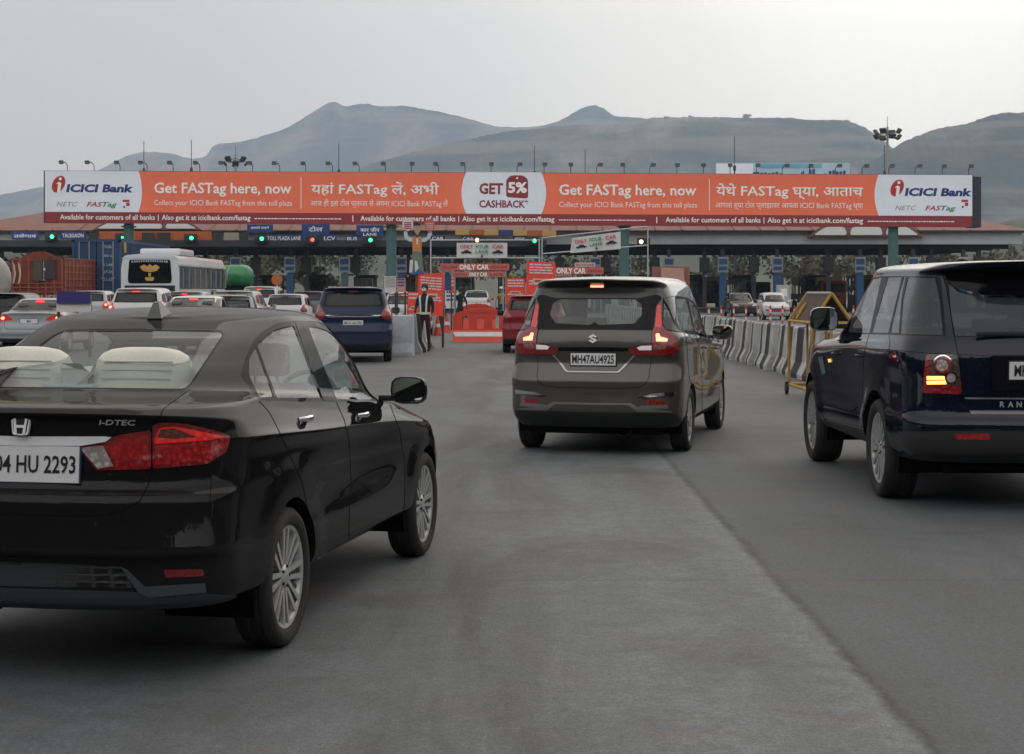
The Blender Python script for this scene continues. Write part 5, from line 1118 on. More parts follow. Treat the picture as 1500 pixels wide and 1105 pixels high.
# ------------------------------------------------------------------ toll canopy
CD = 124.0; CS = FPX/CD
cx_ = lambda px: (px-750)/CS
cz_ = lambda py: CAMZ+(HY-py)/CS
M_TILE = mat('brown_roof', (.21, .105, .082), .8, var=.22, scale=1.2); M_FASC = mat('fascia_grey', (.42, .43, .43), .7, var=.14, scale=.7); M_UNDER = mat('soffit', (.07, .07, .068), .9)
def canopy():
    t = empty('toll_canopy', (0, CD, 0), label='wide toll plaza canopy with brown hipped roof and pale grey edge', cat='canopy')
    x0, x1 = cx_(-75), cx_(1497); zt, zb = cz_(340), cz_(358); dp = 24; rz_ = 9.0
    b = MB(); b.box(((x0+x1)/2, .15, (zt+zb)/2), (x1-x0, .3, zt-zb), M_FASC); b.box(((x0+x1)/2, dp-.15, (zt+zb)/2), (x1-x0, .3, zt-zb), M_FASC)
    b.box((x0+.15, dp/2, (zt+zb)/2), (.3, dp-.6, zt-zb), M_FASC); b.box((x1-.15, dp/2, (zt+zb)/2), (.3, dp-.6, zt-zb), M_FASC); b.box(((x0+x1)/2, -.06, zt+.05), (x1-x0+.3, .5, .12), mat('gutter', (.22, .22, .22), .7)); b.build('fascia', t)
    b = MB(); e = .5; A = [(x0-e, -e, zt+.1), (x1+e, -e, zt+.1), (x1+e, dp+e, zt+.1), (x0-e, dp+e, zt+.1), (x0+9.5, dp/2, rz_), (x1-7.5, dp/2, rz_)]
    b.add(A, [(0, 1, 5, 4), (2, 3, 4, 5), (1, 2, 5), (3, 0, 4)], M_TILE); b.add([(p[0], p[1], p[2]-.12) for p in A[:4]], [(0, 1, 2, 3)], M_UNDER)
    for i in range(40):
        x = x0+2+(x1-x0-4)*i/39; b.tube((x, -e, zt+.13), (x, dp/2-.3, rz_+.02) if x0+9.5 < x < x1-7.5 else (x, dp/4, zt+.1+(rz_-zt)*.25), .05, M_TILE, 4)
    b.build('roof', t)
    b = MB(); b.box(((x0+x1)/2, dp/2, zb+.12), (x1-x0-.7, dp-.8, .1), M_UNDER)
    for k in range(6): b.box(((x0+x1)/2, 1.4+k*4.2, zb-.16), (x1-x0-1.2, .25, .34), M_DSTEEL)
    b.build('soffit', t)
    # pale glazed dormers in the roof slope
    for (a, c, pyb, pyt) in ((143, 292, 335.5, 328.5), (1188, 1345, 345, 335)):
        m = MB(); s = (rz_-zt-.1)/(dp/2+e); n = 3; W_ = c-a
        for i in range(n):
            q0, q1 = a+W_*(i+.03)/n, a+W_*(i+.97)/n; tl, tr = (q0+(18 if i == 0 else 4)), (q1-(18 if i == n-1 else 4))
            zb_, zt_ = cz_(pyb), cz_(pyt); poly = rp([(cx_(q0), zb_), (cx_(tl), zt_+.1), (cx_(tr), zt_+.1), (cx_(q1), zb_)], .25); m.prism(poly, -.62, -.50, M_WHITE)
        m.build('dormer_light', t)
        m = MB(); m.prism([(cx_(a-6), cz_(pyb)-.1), (cx_(a+14), cz_(pyt)+.2), (cx_(c-14), cz_(pyt)+.2), (cx_(c+6), cz_(pyb)-.1)], -.49, .6, M_TILE); m.build('dormer', t)
    return t
canopy()
# boards and panels fixed along the canopy edge
M_BLUE = mat('sign_blue', (.02, .06, .22), .5, var=.1); M_OR2 = mat('panel_orange', (.50, .12, .03), .6, var=.15); M_BEI2 = mat('panel_beige', (.36, .31, .25), .7, var=.1); M_YEL2 = mat('panel_yellow', (.60, .36, .10), .6, var=.1)
def board(px0, px1, py0, py1, m, label, cat='sign', txt=None, tcol=None, d=CD-.75, th=.08, rows=None, group=None, frame=None, name='sign_board', bold=.02, cap=None):
    s = FPX/d; x = ((px0+px1)/2-750)/s; z = CAMZ+(HY-(py0+py1)/2)/s; w, h = (px1-px0)/s, (py1-py0)/s
    t = empty(name, (x, d, z), label=label, cat=cat, group=group); b = MB(); b.box((0, 0, 0), (w, th, h), m, bev=.01); b.build('panel', t)
    if frame: 
        b = MB(); f = .05
        for sx in (-1, 1): b.box((sx*(w/2+f/2-.002), 0, 0), (f, th+.03, h+2*f), frame); b.box((0, 0, sx*(h/2+f/2-.002)), (w-.01, th+.03, f), frame)
        b.build('frame', t)
    for i, r in enumerate(([(txt, 0, .55, .82)] if txt else [])+(rows or [])):   # rows: text, centre height (-.5..+.5), cap height share, width share [, colour]
        text_mb(r[0], (r[4] if len(r) > 4 else tcol) or M_PWHITE, width=w*r[3], height=h*r[2], z=h*r[1]-h*r[2]/2, y=-th/2-.004, bold=bold, cap=True).build('lettering', t)
    return t
board(17, 57, 340, 351, M_BLUE, 'small blue sign with white Devanagari lettering at the left end of the canopy', txt='तळेगाव'); board(88, 126, 340, 350.5, M_BLUE, 'blue place-name sign reading TALEGAON on the canopy edge', txt='TALEGAON')
board(145, 310, 339, 352.5, M_OR2, 'long plain orange panel on the canopy edge above the white bus', 'panel', name='fascia_panel')
for a, c, m, l in ((130, 144, M_DSTEEL, 'dark square panel at the left end of the long orange panel'), (208, 226, M_DSTEEL, 'left one of the two dark panels on the long orange panel'), (230, 249, M_DSTEEL, 'right one of the two dark panels on the long orange panel'), (312, 326, M_DSTEEL, 'dark square panel at the right end of the long orange panel'), (328, 350, M_BEI2, 'plain beige panel to the right of the long orange panel'), (351, 364, M_DSTEEL, 'dark panel between the beige panel and the blue signs')):
    board(a, c, 341, 352.5, m, l, 'panel', name='fascia_panel', d=CD-.95)
board(362, 400, 329, 341, M_BLUE, 'blue sign with a pale strip hanging under the billboard, leftmost of three', rows=[('हलकी वाहने', .1, .4, .7)]); board(442, 483, 329, 345, M_BLUE, 'blue sign with a white triangle under the billboard, middle of three', rows=[('टोल', .1, .5, .5)]); board(522, 562, 330, 347, M_BLUE, 'blue sign under the billboard beside the teal column, right one of three', rows=[('कार जीप', .12, .4, .7), ('LANE', -.3, .25, .5)])
board(386, 446, 344, 354.5, M_BLUE, 'long narrow blue sign with blurred white words above the dark beam', txt='TOLL PLAZA LANE'); board(473, 493, 344, 355, M_BLUE, 'short blue sign reading LCV on the canopy edge', txt='LCV'); board(507, 525, 345, 355, M_BLUE, 'short blue sign beside the green light near the teal column', txt='BUS'); board(631, 652, 345, 354, M_BLUE, 'short blue sign reading CAR to the right of the cut-out figure', txt='CAR')
for i in range(7):
    a = 667+21.2*i; board(a, a+20.6, 336+i*.3, 344.5+i*.3, (M_YEL2, M_OR2, M_YEL2, M_BLUE, M_YEL2, M_OR2, M_YEL2)[i], ('yellow panel at the left end of the row of coloured panels under the billboard', 'orange panel, left one of two in the row of coloured panels', 'yellow panel just left of the blue one in the row of coloured panels', 'blue panel in the middle of the row of coloured panels', 'yellow panel just right of the blue one in the row of coloured panels', 'orange panel, right one of two in the row of coloured panels', 'yellow panel at the right end of the row of coloured panels under the billboard')[i], 'panel', name='fascia_panel', d=CD-.9)
board(676, 696, 345.5, 354, M_BLUE, 'short blue lane sign above the level white banner, left of the lit signal', txt='CAR'); board(751, 771, 346, 354.5, M_BLUE, 'short blue lane sign above the level white banner, beside the green signal', txt='JEEP')
# dark beam that carries the lane signals
b = MB(); t = empty('signal_beam', (0, CD-.9, 0), label='dark horizontal beam below the canopy edge carrying the lane signals', cat='beam')
xa, xb = cx_(-80), cx_(800); b.box(((xa+xb)/2, 0, cz_(357.5)), (xb-xa, .35, .48), M_DSTEEL); b.build('beam', t)
M_GLIT = mat('green_signal', (.05, .9, .4), .3, var=0, emit=2.5, ecol=(.03, 1, .25)); M_RLIT = mat('red_signal', (.8, .1, .05), .3, var=0, emit=1.2, ecol=(1, .12, .05)); M_WLIT = mat('bright_signal', (1, .7, .5), .3, var=0, emit=4, ecol=(1, .45, .25))
for px, py, m, l in ((77, 347, 'g', 'leftmost green lane signal, between the two place-name signs'), (180, 348, 'g', 'dim green lane signal on the teal column above the bus'), (281, 349, 'g', 'green lane signal on the orange panel above the bus roof'), (384, 350, 'g', 'green lane signal beside the long narrow blue sign'), (458, 351.5, 'r', 'dim red lane signal between the blue signs'), (543, 352, 'g', 'green lane signal just left of the second teal column'), (699, 352, 'w', 'bright reddish lane signal above the level white banner'), (783, 353, 'g', 'small green lane signal at the right post of the level white banner'), (939, 354.5, 'w', 'bright orange lane signal right of the tilted white banner')):
    d = CD-1.35; s = FPX/d; t = empty('lane_signal', ((px-750)/s, d, CAMZ+(HY-py)/s), label=l, cat='traffic signal', group='lane signals'); b = MB(); b.box((-.12 if m != 'w' else .2, .15, 0), (.95, .24, .62), M_DSTEEL, bev=.03); b.tube((0, .0, .0), (0, -.16, 0), .26, M_DSTEEL, 12); b.build('housing', t)
    b = MB(); r = .08 if px == 180 else .14; b.tube((0, -.165, 0), (0, -.18, 0), r, {'g': M_GLIT, 'r': M_RLIT, 'w': M_WLIT}[m], 12); b.build('light', t)
# ------------------------------------------------------------------ toll islands under the canopy
M_BOOTH = mat('booth_dark', (.03, .03, .033), .5, var=.2); M_BPOST = mat('post_blue', (.02, .075, .19), .5, var=.15); M_CONC = mat('island_concrete', (.27, .26, .24), .85, var=.2, scale=3); M_YBLK = mat('kerb_yellow', (.5, .36, .05), .7)
def island():
    t = empty('toll_island'); b = MB(); b.box((0, 8, .12), (1.7, 22, .24), M_CONC, bev=.04); b.build('plinth', t)
    for k in range(4): b = MB(); b.box((0, -3.2+k*.9, .30), (1.75, .45, .16), M_YBLK if k % 2 else M_BOOTH, bev=.03); b.build('kerb_block', t)
    b = MB(); b.box((0, 6, .75), (1.5, 2.6, 1.1), M_BOOTH, bev=.03); b.box((0, 6, 2.75), (1.7, 2.9, .25), M_BOOTH, bev=.04)
    for sx in (-1, 1):
        for yy in (4.75, 6, 7.25): b.box((sx*.7, yy, 1.95), (.09, .09, 1.35), M_BOOTH)
    b.build('booth', t); b = MB(); b.box((0, 4.72, 1.95), (1.25, .02, 1.3), glass('booth_glass', (.45, .5, .5), .3)); b.build('booth_window', t)
    return t
def blackpost():
    t = empty('lane_pylon'); b = MB(); b.box((0, 0, 2.35), (.30, .30, 4.7), M_BOOTH, bev=.02); b.build('post', t); b = MB(); b.box((0, -.05, 3.55), (.72, .5, 1.15), M_BOOTH, bev=.04); b.box((0, -.32, 3.75), (.4, .04, .3), M_DSTEEL); b.build('cabinet', t)
    b = MB(); b.tube((0, -.3, 2.9), (0, -1.0, 2.75), .04, M_BOOTH, 6); b.box((0, -1.05, 2.72), (.16, .3, .14), M_STEEL, bev=.02); b.build('camera', t); return t
def bluepost(green=False, txt='A01'):
    t = empty('lane_number_post'); b = MB(); b.box((0, 0, 2.3), (.26, .3, 4.8), M_BOOTH); b.build('post', t); b = MB(); b.box((0, -.02, 1.6), (.52, .42, 2.6), M_TEAL if green else M_BPOST, bev=.02); b.build('wrap', t)
    b = MB(); b.box((0, -.26, 3.55), (.80, .06, 1.15), M_STEEL, bev=.02); b.build('sign_plate', t); b = MB(); b.box((0, -.30, 3.78), (.62, .02, .42), M_BPOST); b.box((0, -.30, 3.28), (.62, .02, .26), M_BPOST); b.build('sign_print', t); return t
i0, p0, q0, q1 = island(), blackpost(), bluepost(), bluepost(True)
tag(i0, 'concrete toll island with a dark booth under the canopy', 'toll booth', 'toll islands in a row'); tag(p0, 'black lane pylon with a dark cabinet hanging below the canopy', 'pylon', 'black lane pylons under the canopy'); tag(q0, 'blue wrapped post with a pale lane plate under the canopy', 'post', 'lane plate posts under the canopy'); tag(q1, 'green wrapped post with a pale lane plate left of the second teal column', 'post')
pyl = [-5, 75, 150, 222, 297, 371.5, 446, 519, 597, 672, 741, 820, 888, 961, 1034.6, 1107.7, 1218, 1295, 1370, 1440]
pst = [43, 195, 270, 345, 424.6, 504.6, 588, 655, 790, 872, 917, 980, 1059, 1138.8, 1260, 1338, 1412]
for i, px in enumerate(pyl):
    o = p0 if i == 0 else copy_tree(p0); o.location = (cx_(px), CD+1.2, 0); k = i0 if i == 0 else copy_tree(i0); k.location = (cx_(px)+.1, CD+3, 0)
first = True
for i, px in enumerate(pst):
    if abs(px-504.6) < 1: q1.location = (cx_(px), CD+.2, 0); continue
    o = q0 if first else copy_tree(q0); first = False; o.location = (cx_(px), CD+.2, 0)
for i, (px, py) in enumerate(((176, 207), (250, 205), (480, 210), (785, 214), (864, 219), (1097, 200), (1331, 213))):
    t = empty('lightning_rod', (cx_(px), CD+8, 7.2)); tag(t, 'thin lightning rod standing up behind the long billboard', 'rod', 'lightning rods behind the billboard'); top = CAMZ+(HY-py)/FPX*(CD+8)-7.2
    b = MB(); b.tube((0, 0, 0), (0, 0, top*.6), .06, M_DSTEEL, 6); b.tube((0, 0, top*.6), (0, 0, top), .03, M_DSTEEL, 5); b.sphere((0, 0, top*.62), .13, M_DSTEEL, 8, (1, 1, 2.2)); b.build('mast', t)
def highmast(px, d, ptop, label):
    s = FPX/d; h = CAMZ+(HY-ptop)/s; t = empty('high_mast', ((px-750)/s, d, 0), label=label, cat='light mast', group='high floodlight masts'); b = MB(); b.tube((0, 0, 0), (0, 0, h), .28, M_STEEL, 10, .12); b.tube((0, 0, h), (0, 0, h+1.2), .03, M_DSTEEL, 5); b.build('pole', t)
    b = MB(); b.lathe([(1.0+.05*math.cos(a), h-.9+.05*math.sin(a)) for a in np.linspace(0, 6.283, 7)], M_DSTEEL, 20)
    for k in range(4): a = k*math.pi/2; b.tube((0, 0, h-.4), (math.cos(a), math.sin(a), h-.9), .04, M_DSTEEL, 5)
    b.build('ring', t)
    for k in range(8):
        a = 2*math.pi*k/8+.2; b = MB(); T = Matrix.Translation((1.35*math.cos(a), 1.35*math.sin(a), h-.9+(.35 if k % 2 else -.25))) @ Matrix.Rotation(a, 4, 'Z') @ Matrix.Rotation(R(35), 4, 'Y'); b.box((0, 0, 0), (.3, .75, .6), M_DSTEEL, T=T, bev=.04); b.build('lamp_head', t)
highmast(345, 215, 227, 'high floodlight mast rising behind the left half of the billboard'); highmast(1300, 190, 186, 'high floodlight mast rising behind the right end of the billboard')
# pale second billboard behind
b1 = board(1048, 1245, 238.5, 262, mat('pale_blue_print', (.42, .56, .66), .6, var=.12, scale=.4), 'small pale blue billboard seen above the top edge of the long one', 'billboard', d=160, name='rear_billboard', th=.2, frame=M_STEEL)
b = MB(); s = 160/FPX
b.box((-98.5*s+28*s, -.13, 0), (54*s, .03, 20*s), M_FLEX); b.build('white_panel', b1)
b = MB(); b.box((12*s, -.13, 7*s), (90*s, .03, 6*s), mat('print_aqua', (.16, .42, .55), .6, var=.2, scale=.8)); b.build('aqua_panel', b1)
b = MB(); rs_ = np.random.RandomState(4)
for (a, c, w, h) in ((-32, -2, 44, 5), (18, -1, 5, 9), (33, 0, 10, 10), (50, -3, 8, 5), (70, -1, 26, 9)):
    n = max(2, int(w/5))
    for k in range(n): b.box(((a+k*w/n-w/2+12)*s, -.16, (c+rs_.uniform(-1, 1)-3)*s), (w/n*.7*s, .02, h*s*rs_.uniform(.5, 1)), M_BPOST)
b.build('blue_print', b1)
b = MB()
for x in (-4.5, 0, 4.5): b.box((x, .3, -5.5), (.25, .25, 11.5), M_DSTEEL)
b.build('legs_frame', b1)

# ------------------------------------------------------------------ other cars: same bodies at lower detail, cut in their own side and rear views
def scale_rows(rows, sx, sy, sz):
    out = []
    f = lambda v, a, b_: (v*b_ if isinstance(v, (int, float)) else [(p[0]*a, p[1]*b_) for p in v])
    for r in rows: out.append(dict(z=f(r['z'], sy, sz), w=f(r['w'], sy, sx), yr=r['yr']*sy, yf=r['yf']*sy, cr=r['cr']*sy, pr=r['pr'], cf=r['cf']*sy, pf=r['pf'], crease=r['crease']))
    return out
GT = glass('dark_cabin_glass', (.16, .18, .18), .35, dark=(.02, .022, .024), ior=1.5)
GTL = glass('light_cabin_glass', (.45, .48, .48), .3, dark=(.06, .065, .07), ior=1.5)
def car(kind, loc, yaw, W, H, L, col, label, group=None, lit=False, gl=None, rails=False, spoil=True, chrome=False, platetxt='', res=.10, lamp='side', cat='car', hbl=True, stripes=False, metal=.35, parts=True):
    base = rowsS if kind == 'saloon' else rowsM; sx, sy, sz = W/(1.68 if kind == 'saloon' else 1.73), L/4.42, H/(1.50 if kind == 'saloon' else 1.735)
    root = empty('parked_car' if False else 'queueing_car', label=label, cat=cat, group=group); S = Shell(scale_rows(base, sx, sy, sz), loc, yaw, 1, res=res, nr=14, ns=24, nf=8); bvh(S)
    P = paint('car_paint_%02x%02x%02x' % tuple(int(255*min(1, c)) for c in col), col, dust=.25, metal=metal); q = lambda pts: [(a*sx, b_*sz) for a, b_ in pts]; u = lambda pts: [(a*sy, b_*sz) for a, b_ in pts]
    gl = gl or GT
    if kind == 'saloon':
        S.cut('edge', rp(q([(0, 1.155), (.60, 1.16), (.50, 1.435), (0, 1.44)]), .02), 'rear'); S.cut('rear_window', rp(q([(-.1, 1.17), (.57, 1.175), (.48, 1.42), (-.1, 1.425)]), .04), 'rear')
        S.cut('side_window', rp(u([(.75, 1.13), (.95, 1.32), (1.4, 1.42), (1.88, 1.425), (1.95, 1.06)]), .03), 'side'); S.cut('side_window', rp(u([(2.0, 1.06), (1.95, 1.425), (2.35, 1.40), (2.9, 1.12), (2.98, 1.01)]), .03), 'side')
        S.cut('lamp', rp(q([(.40, .90), (.84, .88), (.84, 1.03), (.62, 1.05), (.46, .98)]), .02), 'rear'); lz = .96; pz = .88; wc = (1.0, 3.6)
        S.cut('windscreen', rp(q([(-.1, 1.0), (.62, 1.02), (.50, 1.42), (-.1, 1.42)]), .04), 'front'); S.cut('headlamp', q([(.42, .62), (.74, .66), (.70, .76), (.46, .70)]), 'front')
    else:
        S.cut('edge', rp(q([(-.1, 1.26), (.66, 1.27), (.60, 1.585), (-.1, 1.60)]), .03), 'rear'); S.cut('rear_window', rp(q([(-.1, 1.29), (.60, 1.30), (.56, 1.55), (-.1, 1.57)]), .05), 'rear')
        S.cut('side_window', rp(u([(.42, 1.29), (.58, 1.53), (1.05, 1.56), (1.02, 1.25)]), .03), 'side'); S.cut('side_window', rp(u([(1.12, 1.25), (1.14, 1.565), (1.92, 1.57), (1.95, 1.20)]), .03), 'side'); S.cut('side_window', rp(u([(2.02, 1.19), (2.0, 1.57), (2.35, 1.555), (3.0, 1.20), (3.08, 1.12)]), .03), 'side')
        S.cut('lamp', rp(q([(.66, .98), (.86, .98), (.86, 1.24), (.80, 1.33), (.72, 1.30), (.60, 1.08)] if lamp == 'side' else [(.70, 1.0), (.86, 1.0), (.78, 1.55), (.70, 1.55)]), .02), 'rear'); lz = 1.12; pz = .90; wc = (.8, 3.54)
        S.cut('windscreen', rp(q([(-.1, 1.12), (.66, 1.14), (.52, 1.55), (-.1, 1.57)]), .04), 'front'); S.cut('headlamp', q([(.42, .74), (.76, .80), (.72, .92), (.46, .86)]), 'front')
        if spoil: S.cut('spoiler', rp(q([(-.1, 1.58), (.60, 1.575), (.60, 1.63), (-.1, 1.655)]), .02), 'rear')
    S.cut('grille', rp(q([(-.1, .52), (.50, .54), (.44, .74), (-.1, .74)]), .02), 'front')
    S.cut('valance', q([(-.1, .2), (.95, .2), (.95, .42), (-.1, .42)]), 'rear'); S.line('gap', q([(-.1, .67), (.55, .67), (.63, .74), (.66, .98)]), .012, 'rear')
    S.line('gap', u([(1.05, 1.2), (1.1, .45), ]), .012, 'side'); S.line('gap', u([(1.98, 1.2), (2.0, .32)]), .012, 'side')
    if chrome: S.cut('chrome', q([(-.1, 1.03), (.55, 1.03), (.60, 1.075), (-.1, 1.075)]), 'rear')
    r = .30*sz*1.02
    for c in wc: S.arch(c*sy, r, r*1.15, k=18)
    spec = {'edge': ('', M_TRIM, 0, 'body'), 'gap': ('', M_DARK, 0, 'body'), 'valance': ('', M_BLACK, 0, 'body'), 'grille': ('', M_BLACK, 0, 'body'), 'spoiler': ('', P if kind != 'x' else P, .01, 'body'), 'rear_window': ('rear_window', gl, -.004, 'one'), 'windscreen': ('windscreen', gl, -.004, 'one'),
            'side_window': ('side_window', gl, -.003, 'pair'), 'lamp': ('tail_lamp', M_RED if not lit else M_REDB, .005, 'pair'), 'headlamp': ('headlamp', M_CLEAR, .005, 'pair'), 'chrome': ('chrome_strip', M_CHROME, .008, 'one')}
    S.finish(root, spec, P, lip=.05)
    for c in wc:
        for s in (1, -1): wheel(root, s*(.745*sx), c*sy, r, .19, 'plain', s, detail=False, rim_r=r*.64)
    b = MB(); b.box((0, L/2, .32), (1.25*sx, L*.85, .22), M_DARK)
    for c in wc:
        for s in (1, -1): b.lathe([(r*1.2, s*.80*sx), (r*1.2, s*.4*sx), (.001, s*.4*sx)], M_DARK, 14, 'X', c=(0, c*sy, r), a0=R(-15), a1=R(195))
    b.build('under_body', root)
    plate(root, 0, rear_y(S, 0, pz*sz)-.012, pz*sz, .44, .11, platetxt or 'MH', tw=None if platetxt else .1, tx=0, th=.06, bold=.015)
    if lit:
        for s in (1, -1): b = MB(); x = s*(.74 if kind != 'saloon' else .68)*sx; b.sphere((x, rear_y(S, abs(x), lz*sz)-.015, lz*sz), .045, M_BRAKE, 8, (1.3, .5, 1)); b.build('brake_light', root)
    if hbl:
        z = (1.615 if kind != 'saloon' else 1.40)*sz; b = MB(); b.box((0, rear_y(S, 0, z)-.01, z), (.22, .03, .04), M_BRAKE2 if lit else M_RED, bev=.004); b.build('high_brake_light', root)
    for s in (1, -1):
        yy, zz, xx = (2.88*sy, 1.02*sz, .90*sx) if kind == 'saloon' else (3.0*sy, 1.15*sz, .92*sx); mirror_part(root, (s*xx, yy, zz), (.2, .12, .15), s, P)
    if rails:
        for s in (1, -1): b = MB(); b.tube((s*.56*sx, .45*sy, 1.70*sz), (s*.56*sx, 2.5*sy, 1.72*sz), .018, M_ALLOYD, 6); b.build('roof_rail', root)
    b = MB()
    for x in (-.38, .38): seatback(b, x*sx, 1.2*sy, .62*sz, .52, .55*sz, M_GREYSEAT)
    b.build('rear_seat', root)
    if stripes:
        z = .62*sz
        b = MB(); b.box((0, L+.005-.02, z), (1.3, .03, .09), mat('sticker_red', (.4, .02, .02), .5)); b.build('bumper_sticker', root)
    place(root, loc, yaw); return root
def rearloc(cx_px, d): return ((cx_px-750)/FPX*d, d)
C_WHITE = (.62, .62, .61); C_SILV = (.33, .35, .37)
car('mpv', rearloc(517, 36.9), -4.0, 1.76, 1.70, 4.45, (.006, .014, .05), 'dark blue people carrier with roof rails beside the concrete blocks', rails=True, chrome=True, platetxt='MH14 GA 2781', res=.06, lit=False, gl=GT)
car('mpv', rearloc(783, 42.6), .5, 1.68, 1.50, 3.8, (.20, .008, .014), 'dark red hatchback partly hidden behind the left side of the grey people carrier', res=.07, gl=GTL)
car('saloon', rearloc(41, 42), -1.0, 1.68, 1.41, 4.0, C_SILV, 'silver car with a pinkish lit tail lamp at the far left edge', lit=True, gl=GTL, res=.08)
car('mpv', rearloc(196, 50.5), 0, 1.74, 1.70, 4.4, C_WHITE, 'white car with a black rear window directly below the bus', lit=True)
car('saloon', rearloc(269, 41.5), .5, 1.72, 1.475, 4.3, C_WHITE, 'white low-roofed car whose roof shows just above the dark saloon, nearest of the white cars', hbl=True, gl=GTL, lit=True)
car('mpv', rearloc(268, 61), 0, 1.7, 1.60, 4.2, (.40, .42, .43), 'pale grey car with a red light over its rear window, right of the bus corner', lit=True)
car('mpv', rearloc(338, 53), 1, 1.7, 1.62, 4.0, (.42, .44, .45), 'silver grey car below the green tanker, windows along its right side', rails=True, gl=GTL)
car('mpv', rearloc(378, 69), .5, 1.74, 1.80, 4.5, C_WHITE, 'white tall car with lit orange tail lamp, next to the green tanker', lit=True, rails=True)
car('mpv', rearloc(416, 59), 1, 1.6, 1.50, 3.7, C_WHITE, 'white small hatchback with red lamps, left of the dark blue people carrier', lamp='side')
car('mpv', rearloc(450, 74), 1, 1.7, 1.60, 4.0, (.13, .14, .15), 'grey car half hidden behind the dark blue people carrier, on its left', res=.12)
car('mpv', rearloc(592, 57), 1, 1.6, 1.56, 3.8, C_WHITE, 'white car showing between the dark blue people carrier and the red posters', gl=GTL, lit=True)
car('mpv', rearloc(567, 66), 1, 1.7, 1.66, 4.2, C_WHITE, 'white car farther off, just over the right shoulder of the dark blue people carrier', res=.12)
car('mpv', rearloc(698, 100), 0, 1.7, 1.65, 4.0, C_WHITE, 'white car far off in the open toll lane beyond the orange barrier', res=.12)
car('mpv', rearloc(-6, 47), 0, 1.7, 1.55, 4.2, (.01, .01, .012), 'black car cut off by the left edge of the picture', res=.12)
car('mpv', rearloc(126, 66), 0, 1.7, 1.62, 4.0, (.45, .46, .47), 'silver car showing between the indigo-topped board and the white car below the bus', lit=True, res=.12)
car('mpv', rearloc(301, 84), 0, 1.7, 1.7, 4.0, C_WHITE, 'white car far ahead, just below the right end of the bus', res=.12, lit=True)
car('saloon', rearloc(478, 96), 0, 1.7, 1.5, 4.2, C_WHITE, 'white car far ahead, seen over the left side of the dark blue people carrier', res=.12)
car('mpv', rearloc(331, 43.5), -6, 1.66, 1.50, 3.8, C_SILV, 'silver hatchback roof just above the dark saloon, right of the nearest white car', res=.10, gl=GTL, rails=True)
# across the divider, coming towards us or standing
car('mpv', (((1126-750)/FPX*95), 95), 181, 1.5, 1.52, 3.6, (.55, .55, .56), 'white small car facing us on the far side of the concrete divider', res=.09, stripes=True, gl=GTL)
car('mpv', (((1076-750)/FPX*108), 108), 178, 1.7, 1.5, 4.2, (.03, .035, .03), 'dark car facing us in the toll lane beside a blue wrapped post', res=.12)

